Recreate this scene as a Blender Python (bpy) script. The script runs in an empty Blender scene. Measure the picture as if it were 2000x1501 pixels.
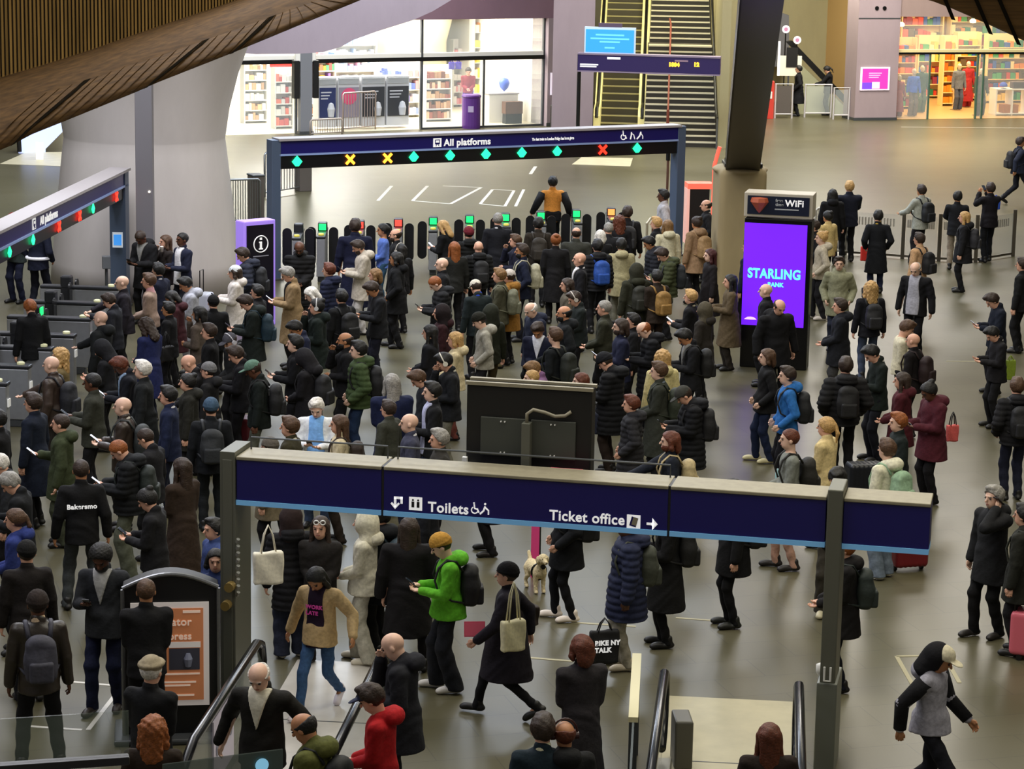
import bpy, math, random
import numpy as np
from mathutils import Matrix, Vector, Euler
random.seed(7)
C = bpy.context.scene.collection
# ------------------------------------------------------------------ camera
F = 5000.0; TH = math.atan(1030/5000); RO = .018; H = 8.8
_c, _s = math.cos(TH), math.sin(TH)
r0 = Vector((1, 0, 0)); u0 = Vector((0, _s, _c)); FW = Vector((0, _c, -_s))
RT = r0*math.cos(RO) + u0*math.sin(RO); UP = u0*math.cos(RO) - r0*math.sin(RO)
CAM = Vector((0, 0, H))
def ray(px, py): return FW + RT*((px-1000)/F) + UP*((750.5-py)/F)
def at_z(px, py, z=0.0):
    d = ray(px, py); return CAM + d*((z-H)/d.z)
def at_y(px, py, y):
    d = ray(px, py); return CAM + d*(y/d.y)
def at_head(px, py, h): return at_z(px, py, h)
cd = bpy.data.cameras.new('camera'); co = bpy.data.objects.new('camera', cd); C.objects.link(co)
m = Matrix((RT, UP, -FW)).transposed().to_4x4(); m.translation = CAM
co.matrix_world = m
cd.sensor_width = 36; cd.lens = 36*F/2000; cd.clip_end = 500; cd.clip_start = .1
bpy.context.scene.camera = co
# ------------------------------------------------------------------ materials
def lin(h):
    if isinstance(h, str):
        v = [int(h[i:i+2], 16)/255 for i in (0, 2, 4)]
        return tuple(x/12.92 if x <= .04045 else ((x+.055)/1.055)**2.4 for x in v)
    return h
_mats = {}
def mat(name, col, rough=.6, metal=0.0, noise=0.0, scale=8.0, bump=0.0, emit=0.0, trans=0.0, alpha=1.0, spec=.5):
    key = (name, str(col), rough, metal, noise, scale, bump, emit, trans, alpha)
    if key in _mats: return _mats[key]
    M = bpy.data.materials.new(name); M.use_nodes = True; nt = M.node_tree; b = nt.nodes['Principled BSDF']
    c = lin(col)
    b.inputs['Base Color'].default_value = (*c, 1); b.inputs['Roughness'].default_value = rough
    b.inputs['Metallic'].default_value = metal; b.inputs['Specular IOR Level'].default_value = spec
    if trans: b.inputs['Transmission Weight'].default_value = trans; b.inputs['IOR'].default_value = 1.45
    if alpha < 1: b.inputs['Alpha'].default_value = alpha
    if emit:
        b.inputs['Emission Color'].default_value = (*c, 1); b.inputs['Emission Strength'].default_value = emit
    if noise or bump:
        tc = nt.nodes.new('ShaderNodeTexCoord'); n = nt.nodes.new('ShaderNodeTexNoise')
        n.inputs['Scale'].default_value = scale; n.inputs['Detail'].default_value = 5
        nt.links.new(tc.outputs['Object'], n.inputs['Vector'])
        if noise:
            r = nt.nodes.new('ShaderNodeValToRGB')
            r.color_ramp.elements[0].color = (*[x*(1-noise) for x in c], 1)
            r.color_ramp.elements[1].color = (*[min(1, x*(1+noise)) for x in c], 1)
            r.color_ramp.elements[0].position = .3; r.color_ramp.elements[1].position = .7
            nt.links.new(n.outputs['Fac'], r.inputs['Fac']); nt.links.new(r.outputs['Color'], b.inputs['Base Color'])
        if bump:
            bp = nt.nodes.new('ShaderNodeBump'); bp.inputs['Strength'].default_value = bump; bp.inputs['Distance'].default_value = .02
            nt.links.new(n.outputs['Fac'], bp.inputs['Height']); nt.links.new(bp.outputs['Normal'], b.inputs['Normal'])
    _mats[key] = M
    return M
def cloth(col): return mat('cloth', col, .85, 0, .18, 30, .25, spec=.25)
def skinm(col): return mat('skin', col, .5, 0, .06, 20)
def hairm(col): return mat('hair', col, .6, 0, .35, 60, .4)
def leather(col): return mat('leather', col, .42, 0, .1, 25, .2)
def glow(col, e): return mat('glow', col, .4, emit=e)
STEEL = mat('brushed_steel', '8c8e90', .35, .85, .08, 30); DSTEEL = mat('dark_grey_steel', '4c4f52', .45, .3, .08, 12)
BLACKM = mat('black_metal', '0c0c0d', .4, .2); BLACKP = mat('black_plastic', '0a0a0b', .5)
WHITEP = mat('white_paint', 'e8e8e4', .5); GLASS = mat('clear_glass', 'dfe9ea', .03, alpha=.16)
SIGNBLUE = mat('sign_navy', '191560', .35); STRIP = mat('sign_light_blue', '77b4e6', .4, emit=.12)
CREAM = mat('cream_metal', '918a74', .5, .1, .1, 10); TXT = mat('white_lettering', 'f2f2f2', .5, emit=.45)
def concrete(col, name='concrete', s=1.2):
    key = ('conc', col, s)
    if key in _mats: return _mats[key]
    M = bpy.data.materials.new(name); M.use_nodes = True; nt = M.node_tree; b = nt.nodes['Principled BSDF']
    c = lin(col); tc = nt.nodes.new('ShaderNodeTexCoord')
    n = nt.nodes.new('ShaderNodeTexNoise'); n.inputs['Scale'].default_value = s; n.inputs['Detail'].default_value = 8; n.inputs['Roughness'].default_value = .65
    mp = nt.nodes.new('ShaderNodeMapping'); mp.inputs['Scale'].default_value = (1, 1, .35)
    nt.links.new(tc.outputs['Object'], mp.inputs['Vector']); nt.links.new(mp.outputs['Vector'], n.inputs['Vector'])
    r = nt.nodes.new('ShaderNodeValToRGB'); r.color_ramp.elements[0].position = .25; r.color_ramp.elements[1].position = .75
    r.color_ramp.elements[0].color = (*[x*.86 for x in c], 1); r.color_ramp.elements[1].color = (*[x*1.1 for x in c], 1)
    nt.links.new(n.outputs['Fac'], r.inputs['Fac']); nt.links.new(r.outputs['Color'], b.inputs['Base Color'])
    b.inputs['Roughness'].default_value = .75
    bp = nt.nodes.new('ShaderNodeBump'); bp.inputs['Strength'].default_value = .15
    nt.links.new(n.outputs['Fac'], bp.inputs['Height']); nt.links.new(bp.outputs['Normal'], b.inputs['Normal'])
    _mats[key] = M; return M
def wood(col, name='timber', axis='Z'):
    M = bpy.data.materials.new(name); M.use_nodes = True; nt = M.node_tree; b = nt.nodes['Principled BSDF']
    c = lin(col); tc = nt.nodes.new('ShaderNodeTexCoord'); mp = nt.nodes.new('ShaderNodeMapping')
    mp.inputs['Scale'].default_value = {'Z': (18, 18, .6), 'X': (.7, 14, 14)}[axis]
    if axis == 'X': mp.inputs['Rotation'].default_value = (0, math.radians(38), 0)
    n = nt.nodes.new('ShaderNodeTexNoise'); n.inputs['Scale'].default_value = 1.0; n.inputs['Detail'].default_value = 6
    nt.links.new(tc.outputs['Object'], mp.inputs['Vector']); nt.links.new(mp.outputs['Vector'], n.inputs['Vector'])
    r = nt.nodes.new('ShaderNodeValToRGB'); r.color_ramp.elements[0].position = .3; r.color_ramp.elements[1].position = .7
    r.color_ramp.elements[0].color = (*[x*.6 for x in c], 1); r.color_ramp.elements[1].color = (*[x*1.3 for x in c], 1)
    nt.links.new(n.outputs['Fac'], r.inputs['Fac']); nt.links.new(r.outputs['Color'], b.inputs['Base Color'])
    b.inputs['Roughness'].default_value = .8; b.inputs['Specular IOR Level'].default_value = .15
    return M
def floor_mat():
    M = bpy.data.materials.new('granite_floor_tiles'); M.use_nodes = True; nt = M.node_tree; b = nt.nodes['Principled BSDF']
    tc = nt.nodes.new('ShaderNodeTexCoord'); mp = nt.nodes.new('ShaderNodeMapping'); mp.inputs['Rotation'].default_value = (0, 0, math.radians(-16))
    nt.links.new(tc.outputs['Object'], mp.inputs['Vector'])
    br = nt.nodes.new('ShaderNodeTexBrick'); br.inputs['Scale'].default_value = 1; br.inputs['Brick Width'].default_value = 1.2
    br.inputs['Row Height'].default_value = .6; br.inputs['Mortar Size'].default_value = .006; br.inputs['Bias'].default_value = 0
    a = lin('5d5945'); d = lin('59553f')
    br.inputs['Color1'].default_value = (*a, 1); br.inputs['Color2'].default_value = (*d, 1); br.inputs['Mortar'].default_value = (*lin('4a4738'), 1)
    nt.links.new(mp.outputs['Vector'], br.inputs['Vector'])
    n = nt.nodes.new('ShaderNodeTexNoise'); n.inputs['Scale'].default_value = .5; n.inputs['Detail'].default_value = 6
    nt.links.new(tc.outputs['Object'], n.inputs['Vector'])
    mx = nt.nodes.new('ShaderNodeMix'); mx.data_type = 'RGBA'; mx.blend_type = 'MULTIPLY'; mx.inputs['Factor'].default_value = .45
    r = nt.nodes.new('ShaderNodeValToRGB'); r.color_ramp.elements[0].position = .3; r.color_ramp.elements[1].position = .7
    r.color_ramp.elements[0].color = (.6, .6, .6, 1); r.color_ramp.elements[1].color = (1, 1, 1, 1)
    nt.links.new(n.outputs['Fac'], r.inputs['Fac'])
    nt.links.new(br.outputs['Color'], mx.inputs['A']); nt.links.new(r.outputs['Color'], mx.inputs['B'])
    nt.links.new(mx.outputs['Result'], b.inputs['Base Color'])
    b.inputs['Roughness'].default_value = .33; b.inputs['Specular IOR Level'].default_value = .3
    return M
# ------------------------------------------------------------------ objects
def props(o, label=None, cat=None, group=None, kind=None):
    if label: o['label'] = label
    if cat: o['category'] = cat
    if group: o['group'] = group
    if kind: o['kind'] = kind
    return o
def link(o, parent=None):
    C.objects.link(o)
    if parent is not None: o.parent = parent
    return o
def thing(name, label, cat, loc=(0, 0, 0), rz=0.0, group=None, scale=None):
    o = bpy.data.objects.new(name, None); link(o); o.location = loc; o.rotation_euler = (0, 0, rz)
    o.empty_display_size = .2
    if scale: o.scale = scale
    return props(o, label, cat, group)
class MB:
    def __init__(s): s.v = []; s.f = []; s.mi = []; s.ms = []
    def mat(s, m):
        if m not in s.ms: s.ms.append(m)
        return s.ms.index(m)
    def add(s, vs, fs, m):
        n = len(s.v); s.v += [tuple(v) for v in vs]; k = s.mat(m)
        for f in fs: s.f.append([n+i for i in f]); s.mi.append(k)
        return s
    def box(s, x0, x1, y0, y1, z0, z1, m, M=None):
        vs = [Vector((x, y, z)) for z in (z0, z1) for y in (y0, y1) for x in (x0, x1)]
        if M is not None: vs = [M @ v for v in vs]
        return s.add(vs, [(0, 2, 3, 1), (4, 5, 7, 6), (0, 1, 5, 4), (2, 6, 7, 3), (0, 4, 6, 2), (1, 3, 7, 5)], m)
    def prism(s, pts, d, m):           # polygon (list of 3d points) extruded by vector d
        n = len(pts); d = Vector(d); a = [Vector(p) for p in pts]; b = [p+d for p in a]
        fs = [tuple(range(n)), tuple(range(2*n-1, n-1, -1))] + [(i, i+n, (i+1) % n+n, (i+1) % n) for i in range(n)]
        return s.add(a+b, fs, m)
    def tube(s, pts, r, m, n=10, rx=None):
        pts = [Vector(p) for p in pts]; vs = []; fs = []
        prev = None
        for i, p in enumerate(pts):
            t = (pts[min(i+1, len(pts)-1)] - pts[max(i-1, 0)]).normalized()
            if prev is None:
                a = Vector((0, 0, 1)) if abs(t.z) < .9 else Vector((1, 0, 0)); q = t.cross(a).normalized()
            else: q = (prev - t*prev.dot(t)).normalized()
            prev = q; w = t.cross(q)
            rr = r[i] if isinstance(r, (list, tuple)) else r
            for k in range(n):
                an = 2*math.pi*k/n; vs.append(p + q*math.cos(an)*rr*(rx or 1) + w*math.sin(an)*rr)
        for i in range(len(pts)-1):
            for k in range(n): fs.append((i*n+k, i*n+(k+1) % n, (i+1)*n+(k+1) % n, (i+1)*n+k))
        fs.append(tuple(range(n-1, -1, -1))); fs.append(tuple(range((len(pts)-1)*n, len(pts)*n)))
        return s.add(vs, fs, m)
    def lathe(s, prof, m, n=48, c=(0, 0, 0)):
        vs = []; fs = []
        for r, z in prof:
            for k in range(n):
                a = 2*math.pi*k/n; vs.append((c[0]+r*math.cos(a), c[1]+r*math.sin(a), c[2]+z))
        for i in range(len(prof)-1):
            for k in range(n): fs.append((i*n+k, i*n+(k+1) % n, (i+1)*n+(k+1) % n, (i+1)*n+k))
        fs.append(tuple(range(n-1, -1, -1))); fs.append(tuple(range((len(prof)-1)*n, len(prof)*n)))
        return s.add(vs, fs, m)
    def obj(s, name, parent=None, bevel=0, smooth=False, loc=None, rz=0):
        me = bpy.data.meshes.new(name); me.from_pydata(s.v, [], s.f); me.update()
        for m in s.ms: me.materials.append(m)
        me.polygons.foreach_set('material_index', s.mi)
        if smooth: me.polygons.foreach_set('use_smooth', [True]*len(s.f))
        o = link(bpy.data.objects.new(name, me), parent)
        if loc is not None: o.location = loc; o.rotation_euler = (0, 0, rz)
        if bevel:
            b = o.modifiers.new('bevel', 'BEVEL'); b.width = bevel; b.segments = 2; b.limit_method = 'ANGLE'
        return o
def text(body, size, m, parent, loc, rot, name='lettering', bold=.0, align='LEFT', sx=1.0, depth=.004):
    cu = bpy.data.curves.new(name, 'FONT'); cu.body = body; cu.size = size; cu.offset = bold; cu.extrude = depth; cu.align_x = align; cu.space_character = 1.06
    t = bpy.data.objects.new(name, cu); C.objects.link(t); bpy.context.view_layer.update()
    me = bpy.data.meshes.new_from_object(t.evaluated_get(bpy.context.evaluated_depsgraph_get()))
    bpy.data.objects.remove(t); me.materials.clear(); me.materials.append(m)
    o = link(bpy.data.objects.new(name, me), parent); o.location = loc; o.rotation_euler = rot; o.scale = (sx, 1, 1)
    return o
FRONT = (math.pi/2, 0, 0)
class Frame:                       # local x along a->b (on the floor), local y away, z up
    def __init__(s, a, b):
        a = Vector((a[0], a[1], 0)); b = Vector((b[0], b[1], 0)); s.o = a; s.len = (b-a).length
        s.rz = math.atan2(b.y-a.y, b.x-a.x); s.M = Matrix.Translation(a) @ Matrix.Rotation(s.rz, 4, 'Z'); s.I = s.M.inverted()
    def hit(s, px, py, v=0.0):     # pixel -> (u, z) on the plane local y = v
        o = s.I @ CAM; d = s.I.to_3x3() @ ray(px, py); t = (v-o.y)/d.y; p = o + d*t
        return p.x, p.z
    def flo(s, px, py, z=0.0):
        p = s.I @ at_z(px, py, z); return p.x, p.y
    def w(s, u, v, z=0.0): return s.M @ Vector((u, v, z))
# ------------------------------------------------------------------ implicit surfaces
def vec(*a): return np.array(a, dtype=np.float32)
class SDF:
    def __init__(s, lo, hi, vs):
        s.lo = np.array(lo, float); s.vs = vs; s.n = tuple(int(math.ceil((hi[i]-lo[i])/vs))+1 for i in range(3))
        s.D = np.full(s.n, .3, np.float32)
    def sl(s, lo, hi):
        a = [max(0, int((lo[i]-s.lo[i])/s.vs)-1) for i in range(3)]; b = [min(s.n[i], int((hi[i]-s.lo[i])/s.vs)+3) for i in range(3)]
        return a, b
    def grid(s, a, b):
        return np.meshgrid(*[(s.lo[i]+s.vs*np.arange(a[i], b[i])).astype(np.float32) for i in range(3)], indexing='ij', sparse=True)
    def put(s, a, b, d, k, op='u'):
        S = tuple(slice(a[i], b[i]) for i in range(3)); o = s.D[S]
        if op == 'u':
            if k > 0:
                h = np.clip(.5+.5*(o-d)/k, 0, 1); s.D[S] = o*(1-h)+d*h-k*h*(1-h)
            else: s.D[S] = np.minimum(o, d)
        elif op == 's': s.D[S] = np.maximum(o, -d)
    def cap(s, p, q, ra, rb, k=.02, sy=1.0, sz=1.0, op='u'):
        p = np.array(p, float); q = np.array(q, float); r = max(ra, rb)+.05
        a, b = s.sl(np.minimum(p, q)-r, np.maximum(p, q)+r)
        if any(b[i] <= a[i] for i in range(3)): return s
        X, Y, Z = s.grid(a, b); px, py, pz = X-p[0], (Y-p[1])/sy, (Z-p[2])/sz
        bx, by, bz = q[0]-p[0], (q[1]-p[1])/sy, (q[2]-p[2])/sz; L = bx*bx+by*by+bz*bz+1e-9
        t = np.clip((px*bx+py*by+pz*bz)/L, 0, 1)
        d = np.sqrt((px-bx*t)**2+(py-by*t)**2+(pz-bz*t)**2)-(ra+(rb-ra)*t)
        s.put(a, b, (d*min(1, (sy+1)/2 if sy < 1 else 1)).astype(np.float32), k, op); return s
    def ell(s, c, r, k=.02, R=None, op='u'):
        c = np.array(c, float); m = max(r)+.05; a, b = s.sl(c-m, c+m)
        if any(b[i] <= a[i] for i in range(3)): return s
        X, Y, Z = s.grid(a, b); x, y, z = X-c[0], Y-c[1], Z-c[2]
        if R is not None:
            x, y, z = (R[0][0]*x+R[1][0]*y+R[2][0]*z, R[0][1]*x+R[1][1]*y+R[2][1]*z, R[0][2]*x+R[1][2]*y+R[2][2]*z)
        k0 = np.sqrt((x/r[0])**2+(y/r[1])**2+(z/r[2])**2); k1 = np.sqrt((x/r[0]**2)**2+(y/r[1]**2)**2+(z/r[2]**2)**2)+1e-6
        s.put(a, b, (k0*(k0-1)/k1).astype(np.float32), k, op); return s
    def rbox(s, c, h, r, k=.01, op='u'):
        c = np.array(c, float); m = np.array(h)+r+.05; a, b = s.sl(c-m, c+m); X, Y, Z = s.grid(a, b)
        x = np.abs(X-c[0])-h[0]; y = np.abs(Y-c[1])-h[1]; z = np.abs(Z-c[2])-h[2]
        d = np.sqrt(np.maximum(x, 0)**2+np.maximum(y, 0)**2+np.maximum(z, 0)**2)+np.minimum(np.maximum(np.maximum(x, y), z), 0)-r
        s.put(a, b, d.astype(np.float32), k, op); return s
    def full(s): return s.grid([0, 0, 0], list(s.n))
    def cut(s, fn):                # keep where fn(X,Y,Z) < 0
        X, Y, Z = s.full(); s.D = np.maximum(s.D, fn(X, Y, Z).astype(np.float32)); return s
    def disp(s, fn):
        X, Y, Z = s.full(); s.D = s.D + fn(X, Y, Z).astype(np.float32); return s
    def mesh(s, name):
        D = s.D; D[0] = D[-1] = .1; D[:, 0] = D[:, -1] = .1; D[:, :, 0] = D[:, :, -1] = .1
        n = D.shape; neg = D < 0
        cs = [(i, j, k) for i in (0, 1) for j in (0, 1) for k in (0, 1)]
        cnt = sum(neg[i:n[0]-1+i, j:n[1]-1+j, k:n[2]-1+k].astype(np.int8) for i, j, k in cs)
        ci = np.argwhere((cnt > 0) & (cnt < 8)); idx = np.full(cnt.shape, -1, np.int64); idx[tuple(ci.T)] = np.arange(len(ci))
        acc = np.zeros((len(ci), 3)); w = np.zeros(len(ci))
        for ax in range(3):
            for c in cs:
                if c[ax]: continue
                e = list(c); e[ax] = 1
                d0 = D[ci[:, 0]+c[0], ci[:, 1]+c[1], ci[:, 2]+c[2]]; d1 = D[ci[:, 0]+e[0], ci[:, 1]+e[1], ci[:, 2]+e[2]]
                msk = (d0 < 0) != (d1 < 0); t = np.where(msk, d0/np.where(msk, d0-d1, 1), 0)
                p = np.tile(np.array(c, float), (len(ci), 1)); p[:, ax] += t
                acc[msk] += p[msk]; w[msk] += 1
        V = (ci+acc/w[:, None])*s.vs+s.lo
        Fs = []
        for ax in range(3):
            o1, o2 = [(1, 2), (2, 0), (0, 1)][ax]
            sl0 = [slice(1, n[i]-1) for i in range(3)]; sl1 = list(sl0); sl0[ax] = slice(0, n[ax]-1); sl1[ax] = slice(1, n[ax])
            a = neg[tuple(sl0)]; b = neg[tuple(sl1)]; ch = np.argwhere(a != b)
            if not len(ch): continue
            sg = a[tuple(ch.T)]; g = ch.copy()
            for i in range(3):
                if i != ax: g[:, i] += 1
            q = []
            for d1, d2 in ((0, 0), (-1, 0), (-1, -1), (0, -1)):
                h = g.copy(); h[:, o1] += d1; h[:, o2] += d2; q.append(idx[tuple(h.T)])
            q = np.stack(q, 1); q[~sg] = q[~sg][:, ::-1]; Fs.append(q)
        Fq = np.concatenate(Fs)
        me = bpy.data.meshes.new(name); me.vertices.add(len(V)); me.vertices.foreach_set('co', V.astype(np.float32).ravel())
        me.loops.add(len(Fq)*4); me.polygons.add(len(Fq)); me.polygons.foreach_set('loop_start', np.arange(0, len(Fq)*4, 4))
        me.loops.foreach_set('vertex_index', Fq.ravel().astype(np.int32)); me.polygons.foreach_set('use_smooth', np.ones(len(Fq), bool))
        me.update(); me.validate(); me.materials.append(None); return me
def inst(name, me, m, parent, loc=None, rot=None, M=None):
    o = link(bpy.data.objects.new(name, me), parent)
    o.material_slots[0].link = 'OBJECT'; o.material_slots[0].material = m
    if M is not None: o.matrix_basis = M
    if loc is not None: o.location = loc
    if rot is not None: o.rotation_euler = rot
    return o
# ------------------------------------------------------------------ people
ARMS = {  # wrist targets (right, left), elbow poles
 'st': ((.255, .03, .87), (-.255, .03, .87)), 'po': ((.215, .11, .97), (-.215, .11, .97)),
 'ph': ((.09, .27, 1.16), (-.08, .27, 1.14)), 'p1': ((.10, .29, 1.20), (-.25, .03, .88)),
 'fo': ((-.09, .19, 1.19), (.09, .22, 1.14)), 'ca': ((.115, .09, 1.53), (-.245, .05, .88)),
 'pt': ((.09, .31, 1.50), (-.08, .31, 1.50)), 're': ((.20, .47, 1.14), (-.24, .04, .88)),
 'ra': ((.17, .40, 1.10), (-.17, .40, 1.10)), 'ou': ((.52, .16, 1.05), (-.26, .02, .88)),
 'wa': ((.25, -.19, .94), (-.25, .26, .97)), 'mo': ((.03, .19, 1.47), (-.10, .20, 1.12)),
 'si': ((.25, .02, .87), (-.44, .22, 1.12)), 'cr': ((.03, .21, 1.05), (-.05, .24, 1.02)),
 'ba': ((.27, .0, .88), (-.28, .03, .88)), 'pn': ((.12, .42, 1.30), (-.24, .04, .88)),
 'cl': ((.245, .05, .88), (-.115, .09, 1.53)), 'al': ((.36, -.04, .93), (-.40, .06, .98))}
LEGS = {'s': ((.10, .015, .085), (-.10, -.015, .085), 0), 'f': ((.10, .10, .085), (-.105, -.07, .085), 0),
        'w': ((.085, .31, .10), (-.085, -.33, .17), .035), 'v': ((.17, .02, .085), (-.17, -.0, .085), .012)}
HEADS = {'u': -2, 'd': 27, 't': 8, 'D': 40}
def ik(S, W, L1, L2, pole):
    S = Vector(S); W = Vector(W); d = W-S; L = min(d.length, (L1+L2)*.998); dn = d.normalized(); W = S+dn*L
    a = (L1*L1-L2*L2+L*L)/(2*L); h = math.sqrt(max(0, L1*L1-a*a)); p = Vector(pole); p = (p-dn*p.dot(dn)).normalized()
    return S+dn*a+p*h, W
def skel(arms, legs):
    J = {}; la = LEGS[legs]; dz = la[2]; J['dz'] = dz
    for i, s in enumerate((1, -1)):
        hip = Vector((s*.09, 0, .93-dz)); an = Vector(la[i]); kn, an2 = ik(hip, an, .44, .425, (0, 1, 0))
        S = Vector((s*.176, -.005, 1.405-dz)); W = Vector(ARMS[arms][i]); W.z -= dz
        pole = Vector((s*.5, -.9, -.35)) if W.z < 1.35 else Vector((s*.35, .3, -1))
        E_, W_ = ik(S, W, .285, .255, pole); J[s] = (S, E_, W_, hip, kn, an)
    return J
def headM(J, head):
    return Matrix.Translation((0, .0, 1.505-J['dz'])) @ Matrix.Rotation(-math.radians(HEADS[head]), 4, 'X') @ Matrix.Translation((0, .02, .127))
_t = {}
HS = 1.07
HSM = Matrix.Scale(HS, 4)
def body_mesh(arms, legs, head):
    key = ('b', arms, legs, head)
    if key in _t: return _t[key]
    J = skel(arms, legs); dz = J['dz']; pts = [J[s][i] for s in (1, -1) for i in range(6)]
    lo = [min(p[i] for p in pts)-.2 for i in range(3)]; hi = [max(p[i] for p in pts)+.2 for i in range(3)]
    hi[2] = 1.83; lo[2] = 0; lo[1] = min(lo[1], -.25); hi[1] = max(hi[1], .3)
    s = SDF(lo, hi, .0095)
    s.cap((0, 0, .97-dz), (0, 0, 1.33-dz), .135, .155, .02, sy=.66); s.cap((-.13, 0, 1.40-dz), (.13, 0, 1.40-dz), .055, .055, .05)
    HM = headM(J, head); R = [list(r) for r in HM.to_3x3()]
    h = lambda x, y, z: list(HM @ Vector((x*HS, y*HS, z*HS))); HR = lambda *r: tuple(q*HS for q in r)
    s.cap((0, -.01, 1.40-dz), h(0, -.02, -.05), .056, .052, .03)
    s.ell(h(0, -.006, .03), HR(.074, .094, .088), .01, R); s.ell(h(0, .022, -.045), HR(.056, .064, .068), .035, R)
    s.cap(h(0, .086, .012), h(0, .106, -.022), .009, .014, .008); s.ell(h(0, .085, .028), (.045, .012, .010), .01, R)
    for q in (1, -1):
        s.ell(h(q*.076, -.005, -.005), (.011, .022, .032), .004, R); s.ell(h(q*.033, .088, .008), (.014, .012, .009), .004, R, op='s')
        S, E_, W, hp, kn, an = J[q]
        s.cap(S, E_, .05, .04, .03); s.cap(E_, W, .041, .028, .02)
        d = (W-E_).normalized(); inn = Vector((-q, 0, 0)); side = d.cross(inn).normalized()
        if arms in ('ph', 'p1', 'pt', 're', 'fo', 'cr', 'pn', 'ra'): side = Vector((q, 0, 0)) - d*d.x*q; side.normalize()
        nrm = d.cross(side).normalized()
        curl = nrm if nrm.dot(Vector((-q*.5, .2, .3))) > 0 else -nrm
        pc = W+d*.075; s.cap(W+d*.015-side*.012, pc-side*.022, .018, .017, .012); s.cap(W+d*.015+side*.012, pc+side*.022, .018, .017, .012)
        for i in range(4):
            L = (.036, .042, .040, .031)[i]; b = pc+side*(-.030+.020*i); m1 = b+d*L+curl*.006; e = m1+d*L*.45+curl*(.022+.003*i)
            s.cap(b, m1, .0098, .009, .003); s.cap(m1, e, .009, .0078, .003)
        sd = side if side.dot(Vector((0, 1, .3))) > 0 else -side
        tb = W+d*.03+sd*.024; s.cap(tb, tb+sd*.022+d*.026, .012, .010, .006); s.cap(tb+sd*.022+d*.026, tb+sd*.022+d*.055+curl*.012, .010, .0085, .004)
        s.cap(hp, kn, .062, .044, .03); s.cap(kn, an, .044, .030, .02); s.cap(an, an+Vector((0, .05, -.05)), .026, .02, .02)
    _t[key] = s.mesh('body'); return _t[key]
TOPS = {  # hem, torso r, squash, sleeve r0, r1, puff, skirt r, hood, collar
 'ja': (.80, .172, .74, .074, .052, 0, .190, 0, 1), 'pu': (.83, .188, .80, .088, .064, 1, .195, 1, 1),
 'co': (.46, .172, .74, .074, .054, 0, .235, 0, 1), 'pa': (.66, .178, .78, .080, .058, 0, .215, 1, 1),
 'lo': (.24, .168, .74, .070, .050, 0, .245, 0, 1), 'ho': (.84, .168, .76, .072, .048, 0, .192, 1, 0),
 'su': (.79, .166, .72, .070, .050, 0, .188, 0, 1), 'sh': (.88, .158, .72, .064, .044, 0, .165, 0, 0),
 'ru': (.60, .178, .80, .080, .058, 1, .205, 1, 1)}
def top_mesh(arms, legs, kind):
    key = ('t', arms, legs, kind)
    if key in _t: return _t[key]
    J = skel(arms, legs); dz = J['dz']; hem, tr, sy, a0, a1, puff, sk, hood, col = TOPS[kind]
    pts = [J[s][i] for s in (1, -1) for i in range(3)]
    lo = [min(p[i] for p in pts)-.13 for i in range(3)]; hi = [max(p[i] for p in pts)+.13 for i in range(3)]
    lo[2] = min(lo[2], hem-.05); hi[2] = max(1.62, hi[2]); lo[1] = min(lo[1], -.36); hi[1] = max(hi[1], .34)
    s = SDF(lo, hi, .0115)
    s.cap((0, 0, .96-dz), (0, 0, 1.33-dz), tr*.98, tr, .02, sy=sy); s.cap((-.125, -.005, 1.395-dz), (.125, -.005, 1.395-dz), .068, .068, .06)
    st = legs == 'w'; s.cap((0, 0, 1.0-dz), (0, 0, hem-.02), tr, sk, .03, sy=(1.2 if (st and hem < .7) else .95 if hem < .7 else sy+(.26 if legs in 'wf' else .12)))
    for q in (1, -1):
        S, E_, W = J[q][:3]; s.cap(S, E_, a0, (a0+a1)/2+.002, .035); s.cap(E_, E_.lerp(W, .97), (a0+a1)/2, a1, .012)
        if hem < .9 and not st:
            pass
    if col: s.cap((0, -.012, 1.44-dz), (0, -.006, 1.505-dz), .078, .068, .012)
    if hood: s.ell((0, -.115, 1.475-dz), (.125, .085, .085), .02); s.cap((-.07, .0, 1.475-dz), (-.06, -.09, 1.50-dz), .04, .05, .02); s.cap((.07, .0, 1.475-dz), (.06, -.09, 1.50-dz), .04, .05, .02)
    if puff: s.disp(lambda X, Y, Z: -.011*np.abs(np.sin(math.pi*Z/.078))+.004)
    s.disp(lambda X, Y, Z: .0045*np.sin(27*X+19*Z+2.5*np.sin(17*Y+9*Z))*np.sin(14*Z+21*Y))
    zc = hem
    s.cut(lambda X, Y, Z: np.where(np.sqrt(X*X+Y*Y) < .34, zc+.012*np.sin(9*X+7*Y)-Z, -.1+0*Z))
    _t[key] = s.mesh('jacket'); return _t[key]
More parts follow.
